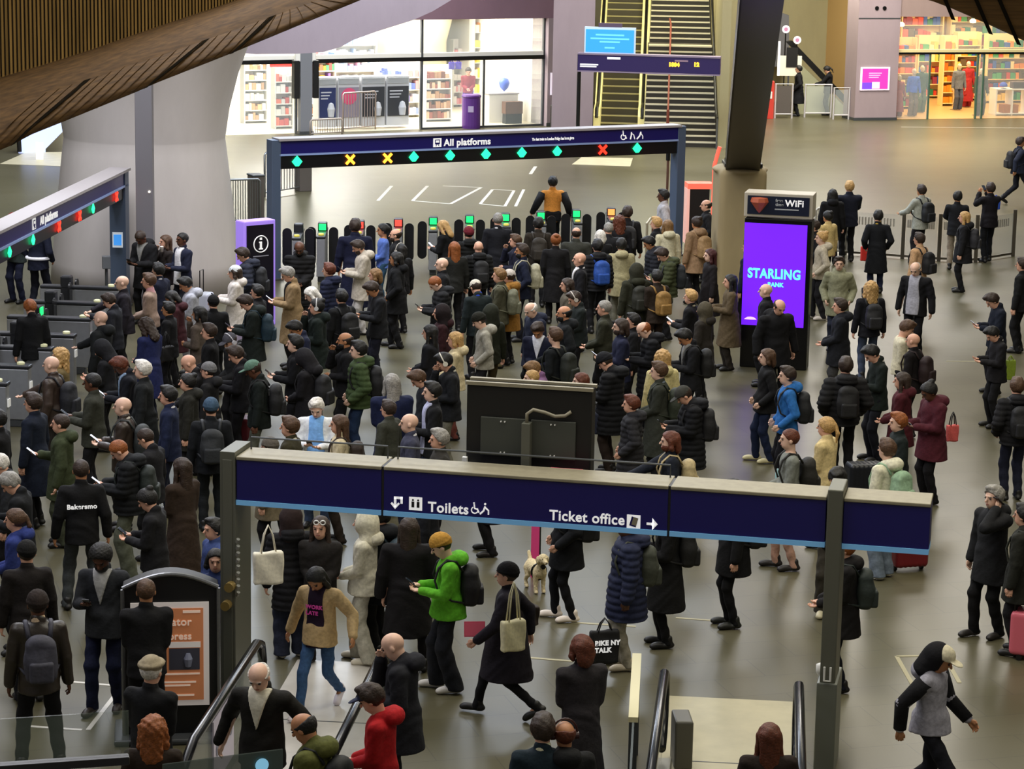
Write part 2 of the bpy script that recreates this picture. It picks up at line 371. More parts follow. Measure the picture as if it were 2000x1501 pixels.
def legs_mesh(legs, fit):
    key = ('l', legs, fit)
    if key in _t: return _t[key]
    J = skel('st', legs); dz = J['dz']; k = {'slim': .88, 'reg': 1.05, 'wide': 1.3}[fit]
    pts = [J[s][i] for s in (1, -1) for i in (3, 4, 5)]
    lo = [min(p[i] for p in pts)-.16 for i in range(3)]; hi = [max(p[i] for p in pts)+.16 for i in range(3)]; lo[2] = 0; hi[2] = 1.08
    s = SDF(lo, hi, .0115); s.cap((-.05, -.01, .95-dz), (.05, -.01, .95-dz), .107, .107, .02, sy=.92)
    for q in (1, -1):
        hp, kn, an = J[q][3:]; s.cap(hp, kn, .080, .066*k, .03); s.cap(kn, an+(an-kn).normalized()*.04, .066*k, .052*k+(.02 if fit == 'wide' else 0), .02)
    s.disp(lambda X, Y, Z: .004*np.sin(33*Z+11*X+2*np.sin(25*Y))); s.cut(lambda X, Y, Z: Z-(1.02-dz)); s.cut(lambda X, Y, Z: .04-Z)
    _t[key] = s.mesh('trousers'); return _t[key]
def shoe_mesh():
    if 'shoe' in _t: return _t['shoe']
    s = SDF((-.08, -.12, -.1), (.08, .25, .12), .008)
    s.cap((0, -.045, -.045), (.004, .155, -.052), .038, .040, .02, sz=.8); s.cap((0, -.02, -.03), (0, -.014, .035), .043, .044, .03); s.ell((.003, .10, -.03), (.038, .07, .03), .02)
    s.cut(lambda X, Y, Z: -.085-Z); _t['shoe'] = s.mesh('shoe'); return _t['shoe']
def hair_mesh(kind):
    key = ('h', kind)
    if key in _t: return _t[key]
    s = SDF((-.2, -.26, -.42), (.2, .26, .26), .0085)
    hl = lambda X, Y, Z: (1.19*Y-.02-Z)*.6
    low = lambda z: (lambda X, Y, Z: z-Z)
    rough = lambda a: s.disp(lambda X, Y, Z: a*np.sin(70*X+20*Z)*np.sin(60*Y+35*Z))
    if kind in ('short', 'bun', 'pony', 'buzz', 'bald', 'side'):
        t = {'buzz': .007, 'bald': .008}.get(kind, .017)
        s.ell((0, -.010, .034), (.076+t, .096+t, .090+t*1.2), 0); s.cut(hl); s.cut(low(-.075))
        if kind == 'bald': s.cut(lambda X, Y, Z: (Z-.048+.28*Y)*.9+.004*np.sin(60*X))
        if kind == 'side': s.cap((-.04, .07, .12), (.05, .06, .12), .03, .025, .02)
        if kind == 'bun': s.ell((0, -.085, .115), (.042, .042, .038), .01)
        if kind == 'pony': s.cap((0, -.11, .06), (0, -.155, -.05), .026, .024, .01); s.cap((0, -.155, -.05), (.01, -.14, -.17), .024, .010, .01)
        if kind == 'short': s.ell((.012, .035, .118), (.060, .06, .026), .02); s.disp(lambda X, Y, Z: .0035*np.sin(85*X+40*Y)*np.sin(50*Z+30*Y)+.003*np.sin(38*X-55*Y+20*Z))
        else: rough(.0025)
    elif kind in ('long', 'bob', 'curly', 'xlong'):
        b = {'bob': -.11, 'long': -.22, 'xlong': -.33, 'curly': -.23}[kind]; g = .012 if kind == 'curly' else 0
        s.ell((0, -.012, .034), (.092+g, .112+g, .106+g), 0); s.cut(lambda X, Y, Z: np.where(Z > -.03, hl(X, Y, Z), np.where(Y > .02, Y-.02, -.1)))
        s.cap((0, -.075, .02), (0, -.095, b+.04), .085+g, .075+g, .02, sy=.55)
        for q in (1, -1): s.cap((q*.078, .0, .03), (q*.088, -.01, b*.5), .026+g, .028+g, .02); s.cap((q*.088, -.01, b*.5), (q*.085, -.03, b+.03), .028+g, .018, .02)
        rough(.006 if kind == 'curly' else .003)
        if kind == 'curly': s.disp(lambda X, Y, Z: .007*np.sin(95*X)*np.sin(90*Z)*np.sin(80*Y+1))
    elif kind == 'afro': s.ell((0, -.015, .055), (.105, .118, .112), 0); s.cut(hl); s.disp(lambda X, Y, Z: .004*np.sin(130*X)*np.sin(130*Z)*np.sin(120*Y))
    elif kind == 'beanie':
        s.ell((0, -.012, .042), (.090, .110, .108), 0); s.cut(lambda X, Y, Z: (.028+.35*Y-Z)); s.cap((-.0, -.012, .045), (0, -.012, .046), .094, .094, .01, sy=1.18, sz=.3)
        s.disp(lambda X, Y, Z: .002*np.sin(120*np.arctan2(X, Y)/3))
    elif kind == 'cap':
        s.ell((0, -.008, .045), (.086, .105, .094), 0); s.cut(lambda X, Y, Z: .03-Z); s.ell((0, .118, .045), (.065, .068, .010), .01)
    elif kind == 'flat':
        s.ell((0, .0, .078), (.104, .125, .045), 0); s.cap((0, -.01, .05), (0, -.01, .07), .086, .086, .01, sy=1.15); s.ell((0, .12, .055), (.06, .04, .010), .01); s.cut(lambda X, Y, Z: .03-Z)
    elif kind == 'hood':
        s.ell((0, -.028, .012), (.118, .130, .150), 0); s.ell((0, .11, -.005), (.074, .10, .105), 0, op='s'); s.cap((0, -.06, -.09), (0, -.06, -.15), .12, .13, .03, sy=.8); s.ell((0, .12, -.08), (.07, .1, .1), 0, op='s')
        s.disp(lambda X, Y, Z: .003*np.sin(30*Z+20*X))
    _t[key] = s.mesh({'beanie': 'hat', 'cap': 'cap', 'flat': 'cap', 'hood': 'hood'}.get(kind, 'hair')); return _t[key]
def face_mesh(kind):
    key = ('f', kind)
    if key in _t: return _t[key]
    s = SDF((-.09, .0, -.14), (.09, .14, .07), .005)
    if kind == 'eyes':
        for q in (1, -1): s.ell((q*.033, .080, .008), (.014, .012, .0065), 0)
    elif kind == 'brows':
        for q in (1, -1): s.cap((q*.018, .091, .028), (q*.050, .076, .028), .0055, .004, 0)
    elif kind == 'mouth': s.ell((0, .079, -.058), (.023, .012, .0075), 0)
    elif kind == 'beard':
        s.ell((0, .020, -.060), (.064, .073, .064), 0); s.ell((0, .075, -.045), (.03, .03, .016), 0, op='s'); s.cut(lambda X, Y, Z: Z+.02-.2*np.abs(X)); s.cut(lambda X, Y, Z: -Y+.012)
    _t[key] = s.mesh({'eyes': 'eyes', 'brows': 'eyebrows', 'mouth': 'mouth', 'beard': 'beard'}[kind]); return _t[key]
def simple_mesh(kind):
    key = ('s', kind)
    if key in _t: return _t[key]
    if kind == 'backpack':
        s = SDF((-.24, -.2, -.32), (.24, .2, .34), .011); s.rbox((0, .01, 0), (.085, .03, .15), .06); s.ell((0, -.01, -.03), (.16, .115, .20), .04); s.ell((0, .0, .19), (.12, .08, .07), .03); s.disp(lambda X, Y, Z: .004*np.sin(24*Z+14*X))
    elif kind == 'pocket': s = SDF((-.2, -.12, -.2), (.2, .12, .2), .01); s.rbox((0, 0, 0), (.085, .02, .075), .03)
    elif kind == 'tote':
        s = SDF((-.24, -.12, -.28), (.24, .12, .28), .011); s.rbox((0, 0, 0), (.15, .018, .15), .025); s.disp(lambda X, Y, Z: .006*np.sin(16*Z+20*X)+.12*np.maximum(0, Z)*.2)
    elif kind == 'collar':
        s = SDF((-.13, -.12, 1.38), (.13, .13, 1.56), .008); s.cap((0, -.012, 1.45), (0, -.008, 1.512), .072, .064, .01)
    _t[key] = s.mesh(kind); return _t[key]
def front_mesh(kind, mode):
    key = ('fr', kind, mode)
    if key in _t: return _t[key]
    hem, tr, sy, a0, a1, puff, sk, hood, col = TOPS[kind]; lo_ = .82 if mode == 'shirt' else 1.14
    s = SDF((-.16, -.03, lo_-.03), (.16, .24, 1.54), .009)
    s.cap((0, 0, .96), (0, 0, 1.33), tr*.98, tr, .02, sy=sy); s.cap((-.125, -.005, 1.395), (.125, -.005, 1.395), .068, .068, .06)
    s.cap((0, 0, 1.0), (0, 0, hem-.02), tr, sk, .03, sy=sy+.08)
    if col: s.cap((0, -.012, 1.44), (0, -.006, 1.505), .078, .068, .012)
    s.D -= .017
    if mode == 'vee': s.cut(lambda X, Y, Z: (np.abs(X)-.002-.26*(Z-1.15))*.95+0*Y)
    else: s.cut(lambda X, Y, Z: (np.abs(X)-.092-.012*np.sin(8*Z))+0*Y)
    s.cut(lambda X, Y, Z: lo_-Z); s.cut(lambda X, Y, Z: .02-Y+.0*Z); s.cut(lambda X, Y, Z: Z-1.505)
    _t[key] = s.mesh('shirt_front'); return _t[key]
SKIN = {'l': 'd9a68c', 'p': 'e2b9a2', 'm': 'b57e58', 'd': '5c3826', 't': 'c98f6c'}
HAIR = {'k': '0e0c0b', 'b': '2e1f15', 'm': '4d3420', 'l': '7a5a34', 'y': 'b8925a', 'g': '8d8a84', 'w': 'd8d4cc', 'r': '5c2a14', 'o': '8a4c1e', 'v': '3e1114'}
def strap_path(q): return [(q*.10, -.14, 1.36), (q*.115, -.07, 1.475), (q*.12, .03, 1.49), (q*.125, .125, 1.40), (q*.14, .165, 1.26), (q*.175, .12, 1.12), (q*.18, -.02, 1.04), (q*.13, -.15, 1.0)]
PEOPLE = []
def person(x, y, h, d, arms, legs, head, top, tc, bc, hair, hc, skin, label, ex='', fit='reg', shoe='141312', face=None):
    k = h/1.75; base = at_head(x, y, h*1.012); rz = math.radians(d)
    P = thing('person', label, 'person', (base.x, base.y, 0), rz, scale=(k*1.07, k*1.07, k))
    J = skel(arms, legs); HM = headM(J, head) @ HSM; dz = J['dz']
    ex = dict((e.split(':')+[''])[:2] for e in ex.split()) if ex else {}
    inst('body', body_mesh(arms, legs, head), skinm(SKIN[skin]), P)
    cm = (leather if 'lea' in ex else cloth)(tc)
    wide = ex.get('w'); fx = Matrix.Diagonal((float(wide), float(wide), 1, 1)) if wide else None
    inst({'co': 'coat', 'lo': 'coat', 'su': 'suit_jacket', 'ho': 'hoodie', 'sh': 'shirt', 'pu': 'puffer_jacket', 'pa': 'parka', 'ru': 'puffer_coat'}.get(top, 'jacket'), top_mesh(arms, legs, top), cm, P, M=fx)
    inst('trousers', legs_mesh(legs, fit), cloth(bc), P)
    for i, q in enumerate((1, -1)):
        an = J[q][5]; back = legs == 'w' and q == -1
        inst('shoe', shoe_mesh(), mat('shoe', shoe, .5), P, loc=an, rot=(math.radians(-32 if back else 0), 0, math.radians(-8*q)))
    def hd(nm, kd, m): o = inst(nm, hair_mesh(kd) if kd in ('short',) or ('h', kd) in _t or nm != 'x' else None, m, P, M=HM); return o
    under = ex.get('u')
    if hair in ('beanie', 'cap', 'flat', 'hood'):
        inst({'beanie': 'hat', 'cap': 'cap', 'flat': 'cap', 'hood': 'hood'}[hair], hair_mesh(hair), cloth(hc), P, M=HM)
        if hair != 'hood': inst('hair', hair_mesh('bald' if not under else under.split('-')[0]), hairm(HAIR[under.split('-')[1]] if under else '2e1f15'), P, M=HM)
    elif hair != 'none': inst('hair', hair_mesh(hair), hairm(HAIR[hc]), P, M=HM)
    if abs(((d+180) % 360)-180) > 30:
        inst('eyes', face_mesh('eyes'), mat('eye', '1a1512', .3), P, M=HM)
        inst('eyebrows', face_mesh('brows'), hairm(HAIR[hc] if hc in HAIR and hair not in ('beanie',) else '3a2a1c'), P, M=HM)
        inst('mouth', face_mesh('mouth'), mat('lips', '8f4f44' if skin != 'd' else '3c211b', .5), P, M=HM)
        if 'beard' in ex: inst('beard', face_mesh('beard'), hairm(HAIR[ex['beard']]), P, M=HM)
    Z = Matrix.Translation((0, 0, -dz))
    if 'vee' in ex: inst('shirt_front', front_mesh(top, 'vee'), cloth(ex['vee']), P, M=Z @ (fx or Matrix()))
    if 'shirt' in ex: inst('shirt_front', front_mesh(top, 'shirt'), cloth(ex['shirt']), P, M=Z @ (fx or Matrix()))
    if 'collar' in ex: inst('collar', simple_mesh('collar'), cloth(ex['collar']), P, M=Z)
    if 'phones' in ex:
        b = MB(); hm = mat('headphones', ex['phones'] or 'dddddd', .4)
        b.tube([HM @ Vector((.098*math.cos(a), -.0, .02+.125*math.sin(a))) for a in [math.pi*i/12 for i in range(13)]], .009, hm)
        for q in (1, -1): b.tube([HM @ Vector((q*.078, -.003, -.0)), HM @ Vector((q*.108, -.003, 0))], .034, hm, 14)
        b.obj('headphones', P, smooth=False)
    if 'band' in ex:
        b = MB(); b.tube([Vector((.205*math.cos(a), .17*math.sin(a), float(ex.get('bz', '1.02')))) for a in [2*math.pi*i/24 for i in range(25)]], .028, mat('reflective_band', ex['band'], .3, emit=.25)); b.obj('reflective_band', P)
    Mw = Matrix.Translation((base.x, base.y, 0)) @ Matrix.Rotation(rz, 4, 'Z') @ Matrix.Diagonal((k*1.07, k*1.07, k, 1))
    return P, Mw, J, k, rz, ex, label
def short(label):
    w = label.split(); return ' '.join(w[:9])
def backpack(ctx, col, what, dy=0.0):
    P, Mw, J, k, rz, ex, label = ctx; c = Mw @ Vector((0, -.222+dy, 1.17-J['dz'])); w = what
    B = thing('backpack', w, 'backpack', c, rz, scale=(k*.98, k*.98, k*.96)); m = mat('bag_fabric', col, .7, 0, .2, 25, .2)
    inst('bag_body', simple_mesh('backpack'), m, B); inst('front_pocket', simple_mesh('pocket'), m, B, loc=(0, -.095, -.09))
    for q in (1, -1):
        b = MB(); b.tube([Vector(p)-Vector((0, -.235, 1.16)) for p in strap_path(q)], .013, m, 6, rx=1.9); b.obj('shoulder_strap', B, smooth=True)
    return B
def phone(ctx, what, lit=0.0, col='111214', hand=1, off=(0, 0, 0)):
    P, Mw, J, k, rz, ex, label = ctx; W = J[hand][2]; E_ = J[hand][1]; d = (W-E_).normalized()
    c = Mw @ (W + d*.10 + Vector((-.01*hand, .01, .028)) + Vector(off))
    b = MB(); b.box(-.038, .038, -.078, .078, -.005, .004, mat('phone_case', col, .3)); o = b.obj('phone', None, bevel=.003); o.location = c
    o.rotation_euler = Euler((math.radians(38), 0, rz)); props(o, what, 'phone')
    b = MB(); b.box(-.034, .034, -.073, .073, .0045, .0058, glow('dfe8ff', lit) if lit else mat('phone_screen', '2c3440', .1)); b.obj('screen', o)
    return o
def bag(name, cat, c, rz, col, what, sx=1.0, sz=1.0, sy=1.0, strap=.3, scol=None, sw=.008):
    B = thing(name, what, cat, c, rz); m = mat('bag_fabric', col, .75, 0, .12, 25, .2)
    inst('bag_body', simple_mesh('tote'), m, B).scale = (sx, sy, sz)
    if strap:
        for q in (1, -1):
            b = MB(); b.tube([(-.09*sx, q*.03, .14*sz), (-.05*sx, q*.02, .14*sz+strap*.7), (0, q*.01, .15*sz+strap), (.05*sx, q*.02, .14*sz+strap*.7), (.09*sx, q*.03, .14*sz)], sw, mat('bag_strap', scol or col, .7), 6); b.obj('handle', B, smooth=True)
    return B
def suitcase(c, rz, col, what, w=.42, h=.6, d=.26, handle=.35):
    B = thing('suitcase', what, 'suitcase', c, rz); s = SDF((-w, -d, -.05), (w, d, h+.15), .014); s.rbox((0, 0, .06+h/2), (w/2-.05, d/2-.05, h/2-.05), .05)
    s.disp(lambda X, Y, Z: .004*np.sin(95*X)); inst('shell', s.mesh('shell'), mat('case', col, .4), B)
    for q in (1, -1):
        b = MB(); b.tube([(q*w*.4-.02, 0, .035), (q*w*.4+.02, 0, .035)], .035, BLACKP, 12); b.obj('wheel', B)
    if handle:
        b = MB(); b.tube([(-.09, d*.35, h), (-.09, d*.35, h+handle), (.09, d*.35, h+handle), (.09, d*.35, h)], .011, BLACKM, 8); b.obj('pull_handle', B)
    return B
LK = 1.0
# ------------------------------------------------------------------ setting
def struct(o): o['kind'] = 'structure'; return o
b = MB(); b.box(-45, 45, 12, 125, -.2, 0, floor_mat()); struct(b.obj('floor'))
WALLC = concrete('8d857c'); TANC = concrete('a39a74', s=.8); PINKC = concrete('a08f94', s=.8); COLC = concrete('c2bcb8', s=.7)
b = MB(); b.box(-45, 45, 108, 108.4, 0, 16, WALLC); struct(b.obj('wall_back'))
b = MB(); b.box(-45.3, -45, 12, 108, 0, 16, WALLC); struct(b.obj('wall_left'))
b = MB(); b.box(45, 45.3, 12, 108, 0, 16, WALLC); struct(b.obj('wall_right'))
# painted lines / pale floor patches
LINE = mat('line_paint', 'c9c6bd', .5); LINEY = mat('faded_line_paint', 'a9a283', .6); PALE = mat('pale_floor_plate', 'c8c0a0', .4, 0, .08, 3)
def floorline(name, pts, w, m):
    b = MB()
    for p, q in zip(pts[:-1], pts[1:]):
        p = at_z(*p); q = at_z(*q); t = (q-p).normalized(); n = Vector((-t.y, t.x, 0))*w/2
        b.prism([p-n, q-n, q+n, p+n], (0, 0, .004), m)
    return struct(b.obj(name))
for i, (pts, w, m) in enumerate([
    ([(865, 363), (940, 366), (880, 398), (805, 392)], .09, LINE), ([(835, 363), (806, 392)], .09, LINE), ([(962, 370), (1004, 372), (986, 403), (938, 398), (962, 370)], .08, LINE),
    ([(765, 363), (738, 392)], .09, LINE), ([(1023, 370), (1007, 403)], .08, LINE), ([(1046, 325), (1036, 340)], .1, LINE), ([(1116, 1215), (1242, 1223)], .05, LINEY),
    ([(1040, 1235), (1022, 1283), (1120, 1291)], .05, LINEY), ([(1320, 1206), (1400, 1212)], .04, LINEY),
    ([(1818, 1280), (1751, 1281), (1790, 1350)], .05, LINEY), ([(1845, 1282), (1874, 1333)], .05, LINEY), ([(130, 1330), (240, 1340)], .05, LINE), ([(238, 1340), (172, 1425)], .05, LINE),
    ([(60, 1418), (160, 1425)], .05, LINE), ([(1848, 705), (1955, 706)], .05, LINEY), ([(1760, 248), (2000, 250)], .05, LINE)]):
    floorline('trim_%d' % (i+1), pts, w, m)
def patch(name, px, m, t=.006):
    b = MB(); b.prism([at_z(*p) for p in px], (0, 0, t), m); return struct(b.obj(name))
patch('trim_30', [(1136, 307), (1236, 309), (1231, 325), (1117, 321)], PALE); patch('trim_31', [(50, 298), (135, 297), (128, 325), (0, 320)], PALE)
patch('trim_32', [(515, 262), (600, 260), (600, 250), (520, 250)], PALE)
# ------------------------------------------------------------------ big column, soffits, timber
cc = at_z(286, 560)
b = MB(); b.lathe([(1.96, 0), (1.9, .6), (1.80, 1.6), (1.66, 2.85), (1.63, 3.08), (1.635, 3.12), (1.72, 3.7), (1.9, 4.4), (2.10, 4.95), (2.14, 5.05), (2.14, 5.5)], COLC, 72)
o = b.obj('concrete_column', smooth=True, loc=cc); props(o, 'huge round pale concrete column, waisted at mid height, behind the left ticket gates', 'column')
c2 = at_z(286, 606)
b = MB(); b.box(-.165, .165, -.12, .12, 0, 6.5, mat('post_mid_grey', '77757a', .45, .2)); b.box(-.19, .19, -.14, .14, 0, .12, DSTEEL); o = b.obj('steel_column', bevel=.01, loc=(c2.x, c2.y, 0)); props(o, 'narrow square dark grey steel post in front of the round concrete column', 'column')
b = MB(); b.tube([(.10, -.125, 2.35), (.10, -.14, 2.35)], .02, glow('fff4dd', 4)); l = b.obj('indicator_light', o)
YS = 66.0
def ypoly(px, y, d, m, name, up=0):
    pts = [at_y(a, c, y) for a, c in px]; b = MB(); b.prism(pts, (0, d, 0), m); return b.obj(name)
struct(ypoly([(425, 100), (500, 106), (578, 105), (631, 102), (665, 92), (690, 78), (738, 61), (805, 40), (845, 22), (885, -2), (960, -60), (400, -60)], YS, 2.5, PINKC, 'trim_40'))
BAT = wood('8a6c38', 'timber_battens', 'Z'); PLK = wood('4a3519', 'timber_planks', 'X'); DKS = mat('dark_slot', '14110c', 1, spec=0)
YB = 41.0
def interp(tab, x):
    for (a, ya), (c, yc) in zip(tab[:-1], tab[1:]):
        if x <= c: return ya+(yc-ya)*(x-a)/(c-a)
    return tab[-1][1]
bat = [(-60, 178), (0, 160), (60, 146), (150, 120), (300, 71), (400, 40), (500, 6), (560, -14)]
lowe = [(-60, 320), (0, 293), (20, 285), (60, 263), (130, 235), (270, 178), (300, 164), (450, 105), (600, 43), (700, 2), (760, -25)]
b = MB(); x = -50.0; k = 0
while x < 520:
    y0 = interp(bat, x+2); w = 4.3-.9*x/500
    a = at_y(x, y0, YB); c = at_y(x+w, y0, YB); t = at_y(x, -70, YB)
    if t.z > a.z: b.box(a.x, c.x, YB-.06, YB, a.z, t.z, BAT)
    x += 8.0-2.2*max(0, x)/500; k += 1
pan = [(x, y) for x, y in bat]+[(560, -70), (-60, -70)]
b.prism([at_y(x, y, YB+.02) for x, y in pan], (0, .15, 0), mat('batten_backing', '33260f', .8))
o = b.obj('trim_41'); struct(o)
b = MB(); N = 40                                  # planked curved underside: loft between the batten edge and the outer edge
vs = []; xs0 = [-60+620*i/N for i in range(N+1)]; xs1 = [-60+820*i/N for i in range(N+1)]
for i in range(N+1):
    p = at_y(xs0[i], interp(bat, xs0[i]), YB-.02); q = at_y(xs1[i], interp(lowe, xs1[i]), YB-1.9)
    for j in range(7):
        t = j/6; r = p.lerp(q, t); r.y += -.35*math.sin(math.pi*t); vs.append(r)
n0 = len(vs); vs2 = [v+Vector((0, .5, .25)) for v in vs]
fs = [(i*7+j, i*7+j+1, (i+1)*7+j+1, (i+1)*7+j) for i in range(N) for j in range(6)]
fs += [tuple(n0+k for k in reversed(f)) for f in fs] + [(i*7+6, i*7+6+n0, (i+1)*7+6+n0, (i+1)*7+6) for i in range(N)]
b.add(vs+vs2, fs, PLK); o = b.obj('trim_42', smooth=True); struct(o)
b = MB()
for i in range(0, N):                             # plank joints and dark slots run diagonally over the band
    pass
def band(s, t):
    i = min(N-1, max(0, int(s*N))); f = s*N-i; a = vs[i*7:(i+1)*7]; c = vs[(i+1)*7:(i+2)*7]; j = min(5, int(t*6)); g = t*6-j
    return (a[j].lerp(a[j+1], g)).lerp(c[j].lerp(c[j+1], g), f)+Vector((0, -.02, -.005))
def slot(s0, s1, w, m, t0=.12, t1=1.0):
    P_ = []; Q_ = []
    for k in range(9):
        t = t0+(t1-t0)*k/8; s = s0+(s1-s0)*k/8; ww = w*(.25+.75*math.sin(math.pi*min(1, .12+k/10)))
        P_.append(band(s, t)); Q_.append(band(s+ww, t))
    n = len(P_); dd = Vector((0, -.025, 0)); b.add(P_+Q_+[p+dd for p in P_]+[q+dd for q in Q_], [(i+2*n, i+1+2*n, i+1+3*n, i+3*n) for i in range(n-1)]+[(i, i+1, i+1+2*n, i+2*n) for i in range(n-1)]+[(i+n, i+n+3*n-n, i+1+3*n, i+1+n) for i in range(n-1)], m)
for s0, s1 in ((.44, .10), (.80, .415), (.97, .62)): slot(s0, s1, .022, DKS)
o = b.obj('trim_43'); struct(o)
b = MB()
for i in range(26):
    s1 = -.0+i*.038; slot(min(.99, s1+.36), s1, .0014, mat('plank_joint', '3c2b18', 1, spec=0), .02, 1.0)
o = b.obj('trim_44'); struct(o)
o = ypoly([(1785, -8), (1830, 5), (1880, 24), (1940, 50), (2010, 82), (2060, 105), (2060, -70), (1785, -70)], 60, 1.5, PLK, 'trim_45'); struct(o)
b = MB()
for x0, x1 in ((1800, 1862), (1860, 1935), (1905, 1990)):
    b.prism([at_y(x0+30, -30, 59.95), at_y(x0+38, -30, 59.95), at_y(x1+4, 40+(x1-1862)*.38, 59.95), at_y(x1-4, 38+(x1-1862)*.38, 59.95)], (0, -.04, 0), DKS)
struct(b.obj('trim_46'))
# ------------------------------------------------------------------ left shop front
FA = Frame(at_z(470, 264), at_z(1060, 245)); A0 = FA.hit
def fz(px, py, v=0): return A0(px, py, v)[1]
def fu(px, py=150, v=0): return A0(px, py, v)[0]
SW = mat('shop_white', 'f3efe4', .6); SCR = mat('shop_cream_floor', 'efe6c8', .35)
uL, uR, hT = fu(440), fu(1062, 150), fz(950, 36)
M = FA.M
def fobj(b, name, parent=None, **k):
    o = b.obj(name, parent, **k)
    if parent is None: o.matrix_world = M
    return o
b = MB(); b.box(uL-3, uR, 0, 8, .0, .012, SCR); struct(fobj(b, 'trim_50'))
b = MB(); b.box(uL-3, uR, 8, 8.2, 0, hT+1.2, SW); struct(fobj(b, 'wall_shop_back'))
b = MB(); b.box(uR, uR+.15, .2, 8.2, 0, hT+1.2, SW); struct(fobj(b, 'wall_shop_side'))
b = MB(); b.box(uL-3, uR+.1, 0, 8.2, hT+1.0, hT+1.2, SW); struct(fobj(b, 'ceiling_shop'))
u1 = fu(1145)
b = MB(); b.box(fu(700), u1, -.25, .2, hT, hT+2.5, concrete('8e6f7c', s=.6)); struct(fobj(b, 'wall_fascia'))
b = MB(); b.box(uR, u1, -.3, .9, 0, hT, PINKC); b.box(uR-.02, u1+.02, -.32, -.3, .0, .12, DSTEEL); struct(fobj(b, 'wall_pier'))
G = thing('window_1', None, None, FA.w(0, 0), FA.rz); del_ = [G.pop(k) for k in list(G.keys())]; G['kind'] = 'structure'
tz = fz(800, 116)
b = MB(); b.box(uL, fu(578), -.01, .01, .02, hT, GLASS); b.box(fu(823), uR, -.01, .01, .02, hT, GLASS); b.box(fu(580), fu(822), -.01, .01, tz, hT, GLASS); b.obj('pane', G)
b = MB()
for px in (578, 823, 1061): b.box(fu(px)-.035, fu(px)+.035, -.06, .06, 0, hT, DSTEEL)
b.box(uL, uR, -.07, .07, tz-.06, tz+.07, BLACKM); b.box(uL, uR, -.05, .05, tz+.07, tz+.2, SW); b.box(fu(823), uR, -.04, .04, 0, .06, DSTEEL); b.box(fu(945)-.03, fu(945)+.03, -.03, .03, 0, tz, DSTEEL); b.obj('frame', G)
rnd = random.Random(3)
GOODS = ['c94f4a', 'e7b43c', '3c62b0', 'e8e4dc', '7b5ca8', 'd98a3a', '4c9a6a', 'b43c56', 'f0ead8', '6aa0c8', '8c6048', 'dcd6c8']
def goods_rows(b, x0, x1, y0, y1, zs, hh=.2, dens=.12, cols=GOODS, ms={}):
    for z in zs:
        x = x0
        while x < x1-dens*.5:
            w = dens*rnd.uniform(.6, 1.5); c = rnd.choice(cols)
            b.box(x, min(x+w*.92, x1), y0, y1, z, z+hh*rnd.uniform(.5, 1), mat('packaging', c, .6)); x += w
def shelf(frame, pxl, pxr, v, h, label, n=4, depth=.4, cols=GOODS, col=SW, group=None, dens=.12, z0=.12, backp=True):
    ul = frame.hit(pxl, 200, v)[0]; ur = frame.hit(pxr, 200, v)[0]; w = ur-ul; c = frame.w(ul+w/2, v)
    T = thing('shelf_unit', label, 'shelf', c, frame.rz, group); b = MB()
    if backp: b.box(-w/2, w/2, depth-.03, depth, 0, h, col)
    b.box(-w/2-.02, -w/2+.02, 0, depth, 0, h, col); b.box(w/2-.02, w/2+.02, 0, depth, 0, h, col); zs = [z0+(h-z0-.1)*i/n for i in range(n)]
    for z in zs: b.box(-w/2, w/2, 0, depth, z-.03, z, col)
    b.obj('frame', T); b = MB(); goods_rows(b, -w/2+.04, w/2-.04, .03, depth-.05, zs, (h-z0)/n*.72, dens, cols); g = b.obj('goods', T); g['kind'] = 'stuff'
    return T
shelf(FA, 478, 522, 3.2, 2.2, 'white shelving full of mixed goods at the far left inside the pale shop', 6, cols=['b98a60', 'dcd2b8', 'c4a070', 'e6e0d0', '9a7a5a'])
sh_ = shelf(FA, 538, 572, 1.3, 2.0, 'free-standing white display stand with a red top sign just inside the pale shop', 5, cols=['f0ece4', 'd8d4cc', 'd86a50', 'c04a40', 'e8e4dc'])
b = MB(); b.box(-.5, .35, -.03, 0, 2.02, 2.25, mat('red_sign', 'd9382c', .5, emit=.3)); b.obj('top_sign', sh_)
shelf(FA, 655, 735, 5.5, 2.9, 'tall white wall shelving under the slanted soffit, deep inside the pale shop', 6, cols=['e8e8ee', 'c8d0e6', 'd8a0b8', '8aa4d0', 'f0f0f4'])
shelf(FA, 832, 882, 2.0, 1.9, 'white shelving with brown boxed goods right of the fridge cabinets in the shop', 5, cols=['a07858', 'c8a888', '8a4a3c', 'd8c8b8', '6a4030'])
shelf(FA, 1000, 1024, 4.2, 2.7, 'narrow blue display tower in the right half of the pale shop', 6, cols=['2848c0', '4060d8', '98b0f0', 'f0f4ff'])
shelf(FA, 1030, 1060, 3.0, 3.2, 'white slatted wall shelving at the right end of the pale shop', 9, cols=['f0f0f0', '8890a0', 'e0e0e8', 'c8ccd8'], dens=.3)
shelf(FA, 925, 960, 5.0, 3.4, 'yellow and orange display stand deep in the right half of the pale shop', 6, cols=['f0c020', 'f0d860', 'e89030', 'f8f0d0'])
shelf(FA, 740, 820, 3.6, 1.9, 'low white shelf with blue packs behind the fridge cabinets', 4, cols=['5a6aa8', 'd8d8e0', '8090c0', 'c89090', 'e8e8e8'])
shelf(FA, 586, 655, 4.6, 2.4, 'colourful packed wall shelving behind the twin screen post in the shop', 6)
shelf(FA, 885, 925, 6.5, 2.4, 'pink and white shelving against the back wall of the pale shop', 5, cols=['e8a0a0', 'f0e0d8', 'd87878', 'f8f0e8'])
